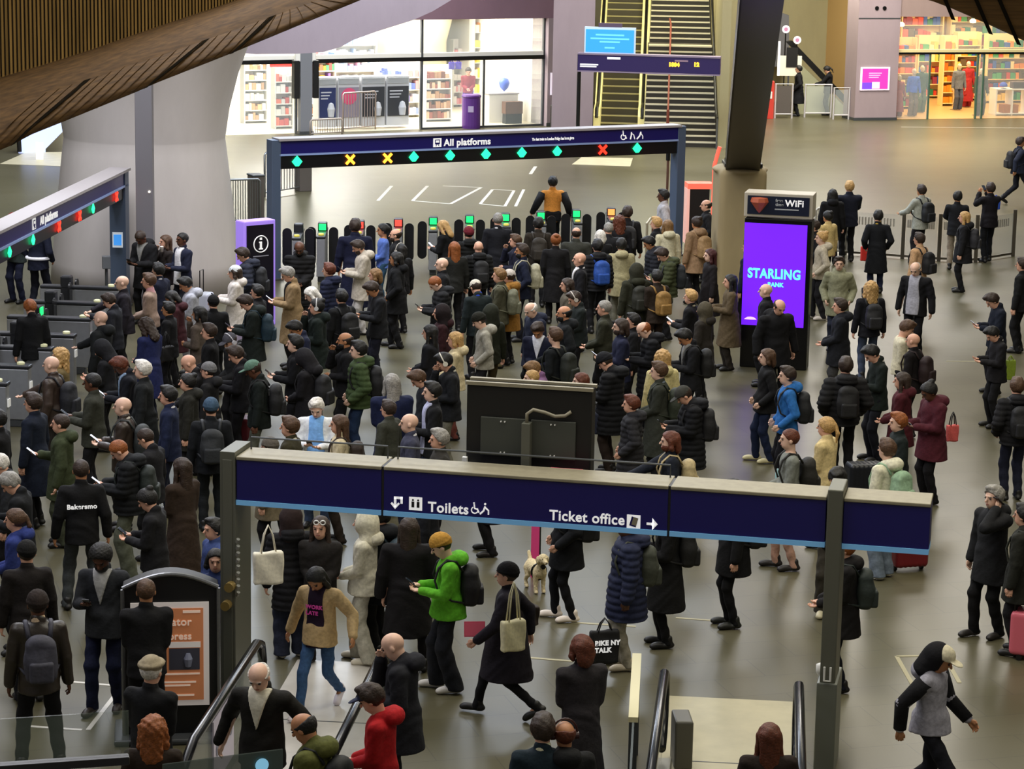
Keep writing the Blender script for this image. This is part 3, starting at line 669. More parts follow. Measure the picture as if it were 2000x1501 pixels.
# cone column inside
cu = fu(800, 90, 6.3); b = MB(); b.lathe([(1.3, 0), (1.25, 2.4), (1.9, 5.0)], mat('lit_cream_plaster', 'e6dfc0', .7), 40); o = b.obj('shop_column', smooth=True, loc=FA.w(cu, 6.2)); props(o, 'thick cream flared column inside the pale shop', 'column')
# fridge / locker cabinets with posters
for i, (xa, xb, kind) in enumerate(((622, 657, 'navy'), (660, 702, 'pink'), (706, 752, 'dark'), (755, 799, 'dark'))):
    v = .55; ul = fu(xa, 200, v); ur = fu(xb, 200, v); w = ur-ul; zt = fz(700, 150, v); zb = fz(700, 240, v)
    lab = ['display cabinet with navy poster, nearest the twin screen post', 'display cabinet with pink round poster behind the metal fence', 'display cabinet with dark poster, third along the shop window', 'display cabinet with dark poster and pale figure, nearest the shop door'][i]
    T = thing('display_cabinet', lab, 'cabinet', FA.w(ul+w/2, v), FA.rz, 'poster cabinets behind the shop window'); b = MB()
    b.box(-w/2, w/2, 0, .5, .1, zt, mat('cabinet_grey', 'c4c6ca', .5)); b.box(-w/2+.03, w/2-.03, -.02, 0, zt-.24, zt-.04, mat('cabinet_panel', 'a8adb2', .4)); b.obj('body', T, bevel=.01)
    pc = {'navy': '24305e', 'pink': '8a8494', 'dark': '35383e'}[kind]; zc = fz(700, 228, v)
    b = MB(); b.box(-w/2+.03, w/2-.03, -.03, -.012, zc, zt-.33, mat('poster_print', pc, .5)); pp = b.obj('poster', T)
    if kind == 'pink': b = MB(); b.tube([(.0, -.032, zt-.62), (0, -.04, zt-.62)], .27, mat('pink_print', 'd8527c', .5), 28); b.obj('pink_disc', pp)
    else:
        b = MB(); b.lathe([(.10, 0), (.13, .25), (.08, .42), (.0, .46)], mat('pale_print', 'c0c4cc', .6), 12, (w*.18, -.03, zc+.03))
        for j in range(3): b.box(-w*.38, w*.2-.06*j, -.036, -.03, zt-.5-.1*j, zt-.46-.1*j, mat('pale_print', 'c0c4cc', .6))
        b.obj('printed_figure', pp)
# twin screen post
pu, pz = FA.flo(590, 262); c = FA.w(pu+.1, pz)
T = thing('screen_post', 'grey post carrying two tall black screens left of the display cabinets', 'post', c, FA.rz); b = MB()
b.box(-.2, .2, -.12, .12, 0, 2.65, mat('post_grey', '7d7f84', .5)); b.box(-.24, .24, -.16, .16, 0, .1, DSTEEL); b.obj('post', T)
for q in (1, -1): b = MB(); b.box(q*.33-.09, q*.33+.09, -.15, .1, 1.15, 2.35, BLACKP); b.obj('screen', T, bevel=.01)
b = MB(); b.box(-.35, .35, -.1, .1, 2.3, 2.75, SW); b.obj('top_camera_box', T, bevel=.04)
# railings
def railing(name, label, frame_pts, h, n, group=None, col=STEEL, mid=False, loop=False):
    a, c = [at_z(*p) for p in frame_pts]; fr = Frame(a, c); T = thing(name, label, 'railing', fr.o, fr.rz, group); L = fr.len
    b = MB(); b.tube([(0, 0, 0), (0, 0, h-.05), (.05, 0, h), (L-.05, 0, h), (L, 0, h-.05), (L, 0, 0)], .028, col, 8); b.tube([(0, 0, .12), (L, 0, .12)], .02, col, 6); b.obj('frame', T, smooth=True)
    b = MB()
    for i in range(n): x = L*(i+1)/(n+1); b.tube([(x, 0, .12), (x, 0, h)], .012, col, 6)
    b.obj('bars', T); return T
railing('railing', 'short low metal railing with white top below the twin screen post', ((606, 268), (668, 265)), .55, 12, col=mat('railing_pale', 'b8aca4', .4, .4))
railing('railing', 'taller metal railing in front of the pink round poster', ((670, 258), (733, 253)), 1.25, 11, col=mat('railing_tan', 'a89a94', .4, .4))
railing('railing', 'dark barred railing right behind the left post of the far gate sign', ((517, 385), (598, 372)), 1.15, 14)
railing('railing', 'dark barred railing touching the right side of the round column', ((446, 440), (508, 438)), 1.1, 12)
for (px, py, w, h, lab) in ((592, 372, .35, 1.25, 'plain grey brown cabinet at the right end of the barred railing'), (500, 435, .3, 1.15, 'slim dark bin between the two barred railings')):
    c = at_z(px, py); b = MB(); b.box(-w/2, w/2, -.2, .2, 0, h, mat('cabinet_brown_grey', '5f5852', .5)); b.box(-w/2-.015, w/2+.015, -.22, .22, h, h+.04, DSTEEL); o = b.obj('cabinet', bevel=.015, loc=c, rz=FA.rz); props(o, lab, 'cabinet')
# purple bin, counter etc
c = at_z(920, 250); b = MB(); b.lathe([(.3, 0), (.31, .1), (.30, 1.0), (.33, 1.05), (.30, 1.1)], mat('purple_plastic', '5c2d80', .5), 20); b.box(-.1, .08, -.32, -.29, .55, .75, mat('pale_print', 'c0b0d0', .6)); o = b.obj('promotion_barrel', loc=c); props(o, 'purple round promotion stand behind the shop glass, person standing behind it', 'stand')
v = 1.2; ul = fu(955, 210, v); ur = fu(1012, 210, v)
T = thing('counter', 'white curved counter with a brown basket at the right end of the pale shop', 'counter', FA.w((ul+ur)/2, v), FA.rz); b = MB(); w = ur-ul
b.box(-w/2, w/2, 0, .5, 0, .95, SW); b.box(-w/2-.04, w/2+.04, -.04, .54, .95, 1.0, mat('counter_grey', 'a8a4a8', .4)); b.obj('body', T, bevel=.03)
c = FA.w(fu(998, 215, .9), .8); b = MB(); b.box(-.32, .32, -.15, .15, .35, .75, mat('wicker', '5c3c28', .8, 0, .3, 60)); b.box(-.3, .3, -.13, .13, 0, .35, BLACKM); o = b.obj('basket_stand', loc=c, rz=FA.rz); props(o, 'dark brown basket stand in front of the white counter', 'basket')
c = FA.w(fu(985, 160, 1.3), 1.3); b = MB(); b.lathe([(.02, 0), (.14, .12), (.19, .28), (.13, .42), (.0, .46)], mat('blue_ball', '5a78e0', .3), 16); o = b.obj('balloon', smooth=True, loc=(c.x, c.y, 1.05)); props(o, 'round blue balloon over the white counter', 'balloon')
for px, lab in ((985, 'tall black screen back left of the blue display tower'),):
    v = 4.0; u = fu(px, 100, v); b = MB(); b.box(-.18, .18, 0, .1, .8, 3.0, mat('grey_screen', '55565a', .4)); b.box(-.03, .03, 0, .05, 0, .8, DSTEEL); o = b.obj('display_screen', loc=FA.w(u, v), rz=FA.rz); props(o, lab, 'screen')
for k_, px in enumerate((882, 895)):
    u = fu(px, 140, 1.8); o = bag('shopping_bag', 'bag', FA.w(u, 1.8, 1.9), FA.rz, '3a2490', ['purple bag hanging on the left of the pair by the purple stand', 'purple bag hanging on the right of the pair by the purple stand'][k_], .6, .7, strap=.1)
# posters
POSTM = (mat('poster_white', 'f2e8f4', .5, emit=.5), glow('d0359c', .9), glow('6a3fd0', .9))
def poster(frame, x0, y0, x1, y1, v, label):
    ul, zt = frame.hit(x0, y0, v); ur, zb = frame.hit(x1, y1, v); w, h = ur-ul, zt-zb
    T = thing('poster', label, 'poster', frame.w(ul+w/2, v, zb), frame.rz); b = MB(); b.box(-w/2, w/2, -.03, 0, 0, h, POSTM[0]); b.obj('frame', T)
    b = MB(); b.box(-w*.44, w*.44, -.036, -.031, h*.06, h*.94, POSTM[1]); p = b.obj('sheet', T)
    b = MB(); b.box(-w*.44, -w*.1, -.04, -.036, h*.06, h*.34, POSTM[2]); b.box(-w*.1, w*.16, -.041, -.036, h*.08, h*.36, POSTM[0])
    for j in range(3): b.box(-w*.22, w*(.22-.05*j), -.04, -.036, h*(.72-.09*j), h*(.76-.09*j), mat('pink_light_print', 'f0a8d8', .5, emit=.5))
    b.obj('print', p)
poster(FA, 1075, 142, 1126, 184, -.31, 'pink and purple poster on the pier left of the escalator')
# ad totem by escalator
def adboard(pl, pr, h, label, depth=.3, plain=False):
    fr = Frame(at_z(*pl), at_z(*pr)); w = fr.len; T = thing('advert_board', label, 'advert board', fr.w(w/2, 0), fr.rz)
    b = MB(); n = 16; arc = [(-w/2+w*i/n, 0, h-.14+.14*math.sin(math.pi*i/n)) for i in range(n+1)]
    b.prism([(-w/2, 0, .06)]+arc+[(w/2, 0, .06)], (0, depth, 0), BLACKP); b.obj('case', T, bevel=.01)
    b = MB(); b.tube([(x, -.01, z+.012) for x, y, z in arc], .022, STEEL, 8); b.tube([(-w/2, -.01, 0), (-w/2, -.01, h-.14)], .02, STEEL, 8); b.tube([(w/2, -.01, 0), (w/2, -.01, h-.14)], .02, STEEL, 8); b.obj('chrome_trim', T)
    b = MB(); b.box(-w/2-.1, w/2+.1, -.2, depth+.2, 0, .06, DSTEEL); b.obj('base', T, bevel=.02)
    return T, w, h
T, w, h = adboard((1081, 262), (1119, 261), 1.05, 'small black framed board with orange poster at the foot of the escalator')
b = MB(); b.box(-w*.4, w*.36, -.02, -.004, .1, h-.22, mat('orange_poster', 'd07858', .5, emit=.25)); b.obj('poster', T)
T, w, h = adboard((243, 1445), (428, 1440), 1.72, 'black arched advert board with large orange poster at the lower left')
wp = w*.80
b = MB(); b.box(-w*.42, w*.40, -.02, -.004, .36, h-.28, mat('poster_border', 'efe6e2', .5, emit=.12)); pb = b.obj('poster_border', T)
b = MB(); b.box(-w*.37, w*.34, -.028, -.021, .42, h-.34, mat('orange_poster2', 'd98a5c', .5, emit=.10)); ps = b.obj('orange_sheet', T)
b = MB(); b.box(-.02, w*.30, -.034, -.029, h*.43, h*.56, mat('photo_dark', '4a4a5a', .4)); b.box(-.02, w*.31, -.034, -.029, h*.565, h*.60, mat('poster_border', 'efe6e2', .5, emit=.12)); b.lathe([(.03, 0), (.045, .08), (.02, .14)], mat('photo_shape', '8a8fa8', .5), 8, (.17, -.036, h*.45)); b.obj('printed_photo', ps)
WP_ = mat('poster_text', 'f4d8c4', .5, emit=.2)
text('lator', .11, WP_, ps, (-.02, -.032, h*.70), FRONT, 'poster_words', .002); text('press', .10, WP_, ps, (-.02, -.032, h*.615), FRONT, 'poster_words', .002)
b = MB(); b.box(.12, w*.31, -.034, -.029, h*.775, h*.79, WP_)
for z_, x_ in ((.40, .30), (.35, .26), (.33, .20), (.27, .24)): b.box(-w*.2, w*x_, -.034, -.029, h*z_, h*z_+.018, WP_)
b.obj('small_print', ps)
# ------------------------------------------------------------------ stairs and escalator up
S0 = at_z(1256, 285); S1 = at_z(1398, 288); FS = Frame(S0, S1); sw = FS.len
TREAD = mat('stair_tread', '5c574c', .6); NOSE = mat('stair_nosing', 'd6cfb4', .5); RISE = mat('stair_riser', '2e2a22', .6)
b = MB(); b2 = MB(); z = 0; y = 0; rise = .165; dx = .045
for i in range(34):
    land = i == 16; d = 1.25 if land else .30; x0 = dx*y*.9; z1 = z+rise
    b.box(x0, sw+.02, y, y+d+.03, 0, z1, TREAD); b.box(x0+.02, sw, y-.004, y, z, z1-.045, RISE); b2.box(x0, sw, y-.02, y+(.5 if land else .055), z1-.04, z1+.006, NOSE); y += d; z = z1
o = b.obj('trim_60'); o.location = FS.o; o.rotation_euler = (0, 0, FS.rz); struct(o); o = b2.obj('trim_61'); o.location = FS.o; o.rotation_euler = (0, 0, FS.rz); struct(o)
ST_TOP = z; ST_Y = y
T = thing('stair_handrail', 'slim red brown centre handrail rising up the middle of the staircase', 'handrail', FS.w(sw*.33, .1), FS.rz); b = MB()
b.tube([(0, 0, 0), (0, 0, 1.0), (.15, 4.6, 1.0+2.5), (.15, 6, 3.6)], .03, mat('red_brown_rail', '8a4638', .5), 8); b.tube([(0, 0, 0), (0, 0, 1.15)], .045, mat('red_brown_rail', '8a4638', .5), 8); b.tube([(.15, 4.6, 2.3), (.15, 4.6, 3.5)], .03, mat('red_brown_rail', '8a4638', .5), 8); b.obj('rail', T)
# escalator
def esc_side(b, x0, x1, m, mt, hgt=.95, y0=-.6):
    prof = [(y0, 0), (y0, .75), (y0+.2, hgt), (.9, hgt+.05), (12, hgt+.05+11.1*.577), (12, 11.1*.577), (.9, 0)]
    b.prism([(x0, p[0], p[1]) for p in prof], (x1-x0, 0, 0), m)
    pr = [(y0-.03, .7), (y0+.17, hgt+.03), (.9, hgt+.08), (12, hgt+.08+11.1*.577)]
    b.tube([((x0+x1)/2, p[0], p[1]) for p in pr], .055, mt, 8)
E0 = at_z(1165, 268); E1 = at_z(1248, 270); FE = Frame(E0, E1); ew = FE.len
T = thing('escalator', 'upward escalator with glowing cream sides between the pier and the staircase', 'escalator', FE.o, FE.rz)
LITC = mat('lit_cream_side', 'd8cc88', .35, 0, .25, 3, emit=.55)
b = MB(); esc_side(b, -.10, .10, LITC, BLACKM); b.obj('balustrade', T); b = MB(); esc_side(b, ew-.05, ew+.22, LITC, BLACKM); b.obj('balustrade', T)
b = MB(); y = .3; z = 0
for i in range(26):
    b.box(.1, ew-.05, y, y+.42, max(0, z-.3), z+.2, mat('escalator_riser', '45402e', .5)); b.box(.1, ew-.05, y-.01, y+.1, z+.17, z+.206, mat('escalator_step_edge', 'a8a070', .5)); y += .36; z += .208
b.obj('steps', T)
b = MB(); b.box(.05, ew, -1.0, .3, 0, .02, STEEL); b.obj('landing_plate', T)
# walls round the stairs
b = MB(); b.box(-2.2, 3.2, ST_Y+3.5, ST_Y+3.8, 0, 16, TANC); o = b.obj('wall_stair_back'); o.location = FS.o; o.rotation_euler = (0, 0, FS.rz); struct(o)
b = MB(); b.box(-.15-1.6, -.0-1.6, 1.2, 12, 0, 9, TANC); b.box(-2.9, -1.6, .7, 1.2, 0, 9, PINKC); o = b.obj('wall_escalator_side'); o.location = FS.o; o.rotation_euler = (0, 0, FS.rz); struct(o)
b = MB(); b.prism([(sw+.05, -.3, 0), (sw+.05, -.3, 12), (sw+.05, 10, 12), (sw+.05, 10, 0)], (.28, 0, 0), TANC); b.box(sw+.05, sw+1.0, 4, 4.3, 0, 12, concrete('9f9876', s=.8)); o = b.obj('wall_stair_right'); o.location = FS.o; o.rotation_euler = (0, 0, FS.rz); struct(o)
b = MB(); b.tube([(sw+.0, -.4, .95), (sw+.0, .2, 1.0), (sw+.0, 9, 6.1)], .035, BLACKM, 8); b.tube([(sw, -.4, 0), (sw, -.4, .95)], .03, STEEL, 8); o = b.obj('handrail', loc=FS.o, rz=FS.rz); props(o, 'black handrail along the right wall of the staircase', 'handrail')
# ------------------------------------------------------------------ departure gantry + blue screen over the escalator foot
FD = Frame(at_z(1124, 302), at_z(1400, 312)); zb0 = FD.hit(1127, 137)[1]; zt0 = FD.hit(1127, 106)[1]
T = thing('departure_sign', 'dark purple overhead sign with two orange lit readouts before the staircase', 'sign', FD.o, FD.rz); L = FD.len; b = MB()
b.box(0, L, 0, .35, zb0, zt0, mat('sign_purple', '2a1a52', .4)); b.obj('beam', T, bevel=.01); b = MB(); b.box(0, L, -.02, .37, zt0, zt0+.05, mat('mauve_trim', '8c7c90', .4)); b.box(0, L, -.02, .37, zb0-.04, zb0, mat('mauve_trim', '8c7c90', .4)); b.obj('trim', T)
b = MB(); b.tube([(.03, .15, 0), (.03, .15, zt0)], .06, BLACKM, 10); b.obj('post', T)
for xa, xb in ((1306, 1333), (1355, 1372)):
    ua, za = FD.hit(xa, 121); ub, zb_ = FD.hit(xb, 130); t_ = text('1804' if xa == 1306 else '12', (za-zb_)*1.25, glow('ffb020', 5), T, (ua, -.012, zb_), FRONT, 'lit_readout', .01, sx=(1.0))
ua, za = FD.hit(1133, 124); b = MB(); b.box(ua, ua+.5, -.01, 0, za-.1, za-.06, TXT); b.box(ua, ua+.55, -.01, 0, za-.04, za, TXT); ua, za = FD.hit(1186, 111); b.box(ua, ua+.4, -.01, 0, za-.07, za, TXT); ua, za = FD.hit(1318, 117); b.box(ua, ua+.4, -.01, 0, za-.05, za, mat('dim_lettering', '9a7c8c', .5)); b.obj('small_lettering', T)
ul, zt = FD.hit(1142, 52); ur, zb_ = FD.hit(1240, 107)
T = thing('information_screen', 'bright blue hanging information screen above the dark purple sign', 'screen', FD.w((ul+ur)/2, 0, zb_), FD.rz); w = ur-ul; h = zt-zb_
b = MB(); b.box(-w/2, w/2, .02, .14, 0, h, mat('screen_case', 'c8dcf0', .4, emit=.2)); b.box(-.35, .35, .03, .12, h, h+.12, mat('case_mauve', '5c4a60', .5)); b.obj('case', T)
b = MB(); b.box(-w/2+.04, w/2-.04, .005, .02, .05, h-.07, glow('2a80e8', 1.3)); s_ = b.obj('screen', T)
b = MB()
for z_, w_ in ((.68, .28), (.54, .38), (.42, .2), (.2, .1)): b.box(-w*w_, w*w_, -.002, .004, h*z_, h*z_+.05, glow('58a8f8', 1.4))
b.obj('text_lines', s_)
# ------------------------------------------------------------------ raking steel column on plinth
pc = at_z(1436, 590)
T = thing('plinth', 'wide concrete plinth carrying the raking black steel column', 'plinth', pc, .1); s_ = SDF((-.7, -.7, -.05), (.7, .7, 2.95), .03); s_.rbox((0, 0, 1.35), (.36, .36, 1.3), .12, 0); s_.ell((0, 0, 2.72), (.56, .56, .12), .05)
inst('body', s_.mesh('body'), concrete('9c8c68', s=2), T)
zt = 2.82; B0 = Vector((pc.x+.04, pc.y, zt)); B1 = at_y(1490, -40, pc.y-11)
T2 = thing('raking_column', 'massive black steel column leaning right from its concrete plinth', 'column', B0); ax = B1-B0; t = ax.normalized(); sd = Vector((1, 0, 0)); sd = (sd-t*sd.dot(t)).normalized(); fr_ = t.cross(sd)
def along(q, x, y, s): return q + sd*x*s + fr_*y*s
b = MB(); o_ = Vector((0, 0, 0))
def beam(x0, x1, y0, y1, m):
    vs_ = [along(o_, x, y, 1.0) for y in (y0, y1) for x in (x0, x1)]+[along(ax, x, y, 1.02) for y in (y0, y1) for x in (x0, x1)]
    b.add(vs_, [(0, 1, 3, 2), (4, 6, 7, 5), (0, 4, 5, 1), (2, 3, 7, 6), (0, 2, 6, 4), (1, 5, 7, 3)], m)
DKC = mat('column_black', '1b1b19', .35, .3)
beam(-.34, .34, -.22, -.17, DKC); beam(-.34, .34, .17, .22, DKC); beam(-.04, .3, -.2, .2, DKC); beam(-.34, -.31, -.22, .22, DKC); b.obj('shaft', T2)
b = MB(); b.box(-.38, .38, -.38, .38, -.02, .05, DKC); b.box(-.3, .3, -.3, .3, .05, .12, DKC)
for i in range(8): a = i*math.pi/4; b.tube([(.33*math.cos(a), .33*math.sin(a), .05), (.33*math.cos(a), .33*math.sin(a), .13)], .03, BLACKM, 6)
b.obj('base_plate', T2)
b = MB()
for x in (-.25, -.08, .08, .25): b.prism([(x-.015, -.22, .05), (x-.015, -.36, .05), (x-.015, -.2, .42)], (.03, 0, 0), DKC)
b.obj('gusset_plates', T2)
# red lit cabinet and pole left of plinth
c = at_z(1362, 520); T = thing('help_cabinet', 'black cabinet with glowing red surround left of the plinth', 'cabinet', c, .1); b = MB(); b.box(-.22, .22, 0, .4, 0, 1.72, BLACKP); b.obj('body', T)
RG = mat('red_glow_panel', 'e0604c', .4, emit=.9); b = MB(); b.box(-.27, .3, -.02, .42, 1.72, 1.84, RG); b.box(-.28, -.22, -.02, .4, .5, 1.72, mat('red_glow_pale', 'e8b0a4', .4, emit=.5)); b.obj('lit_surround', T)
c = at_z(1388, 545); b = MB(); b.tube([(0, 0, 0), (0, 0, 2.45), (.06, 0, 2.7), (.1, 0, 2.85)], .045, RG, 10); o = b.obj('lit_pole', loc=c); props(o, 'thin glowing red pole between the red cabinet and the plinth', 'pole')
c = at_z(1300, 470); b = MB(); b.tube([(0, 0, 0), (0, 0, 1.9)], .03, mat('brown_pole', '6c4a3c', .5), 8); b.tube([(0, 0, 1.9), (0, 0, 2.1)], .05, BLACKM, 8); b.tube([(0, 0, 0), (0, 0, .04)], .15, BLACKM, 12); o = b.obj('pole', loc=c); props(o, 'thin brown pole with dark head near the right gate post', 'pole')
# ------------------------------------------------------------------ gate signs
GRN = glow('22e890', 2.2); REDX = glow('ff2a1a', 3.0); ORX = glow('ff8c28', 4.0)
def gate_sign(fr, L0, L1, zb, zt, label, lights, posts, txt, size, sx=1.0, hsplit=.5):
    T = thing('gate_sign', label, 'sign', fr.o, fr.rz); zm = zb+(zt-zb)*hsplit
    b = MB(); b.box(L0, L1, 0, .3, zm, zt, SIGNBLUE); b.obj('blue_panel', T, bevel=.008)
    b = MB(); b.box(L0, L1, .02, .28, zb, zm-.02, mat('lamp_housing', '0b0c10', .35)); b.obj('lamp_housing', T)
    b = MB(); b.box(L0-.02, L1+.02, -.06, .36, zt, zt+.05, mat('sign_cap', 'a39ea0', .5)); b.box(L0, L1, -.02, .02, zm-.02, zm+.02, mat('sign_split', '8fa6d8', .4)); b.obj('cap', T)
    for u, w in posts: b = MB(); b.box(u-w/2, u+w/2, -.02, .3, 0, zt+.02, mat('gantry_blue_grey', '53627a', .45, .2)); b.box(u-w/2-.05, u+w/2+.05, -.06, .34, 0, .04, DSTEEL); b.obj('post', T, bevel=.01)
    zc = (zb+zm)/2; r = (zm-zb)*.36
    for u, kd in lights:
        b = MB()
        if kd == 'g': b.prism([(u-r*1.1, 0, zc+.0), (u-r*.35, 0, zc-r*.9), (u+r*.35, 0, zc-r*.9), (u+r*1.1, 0, zc), (u, 0, zc+r*1.2)], (0, -.02, 0), GRN); b.obj('green_arrow_light', T)
        else:
            m_ = ORX if kd == 'o' else REDX
            for q in (1, -1): Mx = Matrix.Translation((u, 0, zc)) @ Matrix.Rotation(q*math.pi/4, 4, 'Y'); b.box(-r*1.25, r*1.25, -.02, .0, -r*.26, r*.26, m_, Mx)
            b.obj('red_cross_light', T)
    return T
FG = Frame(at_z(537, 547), at_z(1328, 499)); zbG = FG.hit(930, 315)[1]; ztG = FG.hit(930, 262)[1]; print('gantry', FG.len, zbG, ztG)
lts = [(FG.hit(x, 295)[0], k) for x, k in ((580, 'g'), (684, 'o'), (757, 'o'), (808, 'g'), (879, 'g'), (949, 'g'), (1019, 'g'), (1088, 'g'), (1177, 'r'), (1244, 'g'))]
T = gate_sign(FG, .1, FG.len-.1, zbG, ztG, 'long blue overhead gate sign reading All platforms with green and red lights', lts, [(.03, .2), (FG.len-.05, .2)], 'All platforms', .2)
zm = (zbG+ztG)/2
def icon_box(T, u, z, s, m=TXT):
    b = MB(); b.box(u, u+s, -.012, 0, z, z+s, m); o = b.obj('icon_tile', T); b = MB(); b.box(u+s*.2, u+s*.8, -.016, -.012, z+s*.3, z+s*.85, SIGNBLUE); b.box(u+s*.3, u+s*.7, -.018, -.016, z+s*.5, z+s*.75, m); b.tube([(u+s*.3, -.015, z+s*.1), (u+s*.42, -.015, z+s*.3)], s*.04, SIGNBLUE, 6); b.tube([(u+s*.7, -.015, z+s*.1), (u+s*.58, -.015, z+s*.3)], s*.04, SIGNBLUE, 6); b.obj('train_symbol', o)
icon_box(T, FG.hit(846, 278)[0], zm+.05, .19); text('All platforms', .2, TXT, T, (FG.hit(867, 280)[0], -.005, zm+.07), FRONT, bold=.006)
u_ = FG.hit(1031, 276)[0]; text('The last train to London Bridge has been given', .085, TXT, T, (u_+.1, -.005, zm+.11), FRONT, 'small_lettering', .003, sx=.6)
def access_icons(T, us, z, s, m=TXT):
    for i, u in enumerate(us):
        b = MB()
        if i == 0: b.tube([(u+s*.4+s*.3*math.cos(a), -.01, z+s*.3+s*.3*math.sin(a)) for a in [math.radians(120+25*k) for k in range(12)]], s*.055, m, 6); b.tube([(u+s*.35, -.01, z+s*.85), (u+s*.4, -.01, z+s*.45), (u+s*.65, -.01, z+s*.4), (u+s*.8, -.01, z+s*.1)], s*.07, m, 6); b.tube([(u+s*.33, -.01, z+s*.92), (u+s*.33, -.012, z+s*.99)], s*.08, m, 8)
        elif i == 1: b.tube([(u+s*.2, -.01, z), (u+s*.3, -.01, z+s*.5), (u+s*.3, -.01, z+s*.8)], s*.07, m, 6); b.tube([(u+s*.3, -.01, z+s*.65), (u+s*.6, -.01, z+s*.5), (u+s*.75, -.01, z)], s*.05, m, 6)
        else: b.tube([(u+s*.1, -.01, z), (u+s*.45, -.01, z+s*.35), (u+s*.6, -.01, z+s*.8)], s*.08, m, 6); b.tube([(u+s*.55, -.01, z+s*.7), (u+s*.85, -.01, z+s*.3), (u+s*.85, -.01, z)], s*.05, m, 6)
        b.obj('access_symbol', T)
access_icons(T, [FG.hit(x, 268)[0] for x in (1211, 1228, 1242)], zm+.06, .2)
FL = Frame(at_z(-40, 802), at_z(236, 608)); 
def lfr(px, py): return FL.hit(px, py)
uE, zbL = FL.hit(250, 384); ztL = FL.hit(250, 332)[1]; uS = FL.hit(-60, 560)[0]; print('left gantry', uS, uE, zbL, ztL, FL.hit(0, 525)[1], FL.hit(0, 440)[1])
lts = [(FL.hit(x, y)[0], k) for x, y, k in ((18, 500, 'g'), (64, 477, 'g'), (115, 447, 'r'), (155, 422, 'r'), (181, 407, 'g'), (227, 382, 'r'))]
T = gate_sign(FL, uS, uE, zbL, ztL, 'blue overhead gate sign running steeply away at the far left edge', lts, [(uE-.15, .3)], '', .2, hsplit=.47)
zmL = zbL+(ztL-zbL)*.47
icon_box(T, FL.hit(66, 440)[0]-.1, zmL+.05, .19); text('All platforms', .2, TXT, T, (FL.hit(78, 432)[0], -.005, zmL+.07), FRONT, bold=.006)
u, z_ = FL.hit(243, 470); 
# blue notice on the left gantry post, facing the camera
pp_ = FL.w(uE-.15, -.02); c = at_z(232, 560); b = MB(); b.box(-.1, .1, -.012, 0, 0, .3, mat('notice_white', 'dfe8f0', .5, emit=.2)); o = b.obj('notice', loc=(FL.w(uE, -.02).x-.02, FL.w(uE, -.3).y-.35, 1.05)); 
q_ = at_y(230, 483, o.location.y); o.location = (q_.x, q_.y, q_.z); props(o, 'small blue notice with white border on the left gate sign post', 'notice')
b = MB(); b.box(-.075, .075, -.018, -.012, .045, .255, glow('3f8fe0', .7)); b.obj('blue_print', o)
# ------------------------------------------------------------------ ticket gates, far row
GBODY = mat('gate_body_grey', '9da0a6', .35, .5, .05, 10); GTOP = mat('gate_top_dark', '22242a', .4); PAD = mat('gate_paddle', '17181c', .3)
def paddle(T, x, y, rot, w=.2, h=.78, z=.22):
    s = [(x, y)]; pts = []; n = 10
    for i in range(n+1): a = math.pi*i/n; pts.append((-w/2*math.cos(a), 0, z+h-w/2+w/2*math.sin(a)))
    for i in range(n+1): a = math.pi*i/n; pts.append((w/2*math.cos(a), 0, z+w/2-w/2*math.sin(a)))
    b = MB(); b.prism(pts, (0, .03, 0), PAD); o = b.obj('paddle', T); o.location = (x, y, 0); o.rotation_euler = (0, 0, rot); return o
def gate(fr, u, v0, lit, label, group, side=True, hd=1.05, near=-.95, far=.75, reader=True, rcol='e8d860', rz=None):
    T = thing('ticket_gate', label, 'ticket gate', fr.w(u, v0), fr.rz if rz is None else rz, group); b = MB()
    b.box(-.09, .09, near, far, .12, .92, GBODY); b.box(-.07, .07, near+.1, far-.1, 0, .12, DSTEEL); b.obj('body', T, bevel=.015)
    b = MB(); b.box(-.10, .10, near-.02, far, .92, .98, GTOP); b.obj('top', T, bevel=.02)
    b = MB(); b.box(-.10, .10, -.08, .12, .2, 1.16, GTOP); b.obj('display_housing', T, bevel=.03)
    if lit: b = MB(); b.box(-.075, .075, -.1, -.075, 1.0, 1.13, glow({'g': '16e060', 'r': 'e83a30', 'o': 'ff8040'}[lit], 2.2)); b.obj('display_light', T)
    if reader: b = MB(); b.lathe([(.06, 0), (.06, .03), (.04, .04)], mat('reader_yellow', rcol, .4, emit=.35), 20, (0, near+.14, .985)); b.obj('card_reader', T)
    for q in (1, -1): paddle(T, q*.235, -.12, 0, w=.2, h=.82, z=.25)
    return T
gl = [(585, ''), (632, 'g'), (705, 'r'), (780, 'r'), (848, 'g'), (919, 'g'), (989, 'g'), (1058, 'g'), (1127, 'g'), (1195, 'o')]
gn = ['leftmost far ticket gate beside the gate sign post', 'far ticket gate with green light behind the bald man in black', 'far ticket gate with red light beside the tall man in navy', 'far ticket gate with red light beside the open empty aisle', 'far ticket gate with green light at the blonde woman with phone', 'far ticket gate with green light behind the burgundy hat', 'far ticket gate with green light beside the tall shaved man', 'far ticket gate with green light left of the orange vest', 'far ticket gate with green light right of the orange vest', 'far ticket gate with orange light, rightmost of the row']
for (x, k), lb in zip(gl, gn):
    gate(FG, FG.hit(x, 440, .1)[0], .15, k, lb, 'far ticket gates', rz=.03, near=-.85, far=.55)
T = thing('side_gate', 'pale open side gate frame at the right end of the far gates', 'gate', at_z(1262, 500), FG.rz); b = MB(); b.tube([(0, 0, 0), (0, 0, .75), (.08, 0, .85), (.42, 0, .85), (.5, 0, .75), (.5, 0, 0)], .03, mat('pale_tube', 'b8b098', .4, .4), 8); b.obj('frame', T); b = MB(); b.box(.12, .34, -.03, .0, .5, .7, BLACKP); b.obj('lock_box', T)
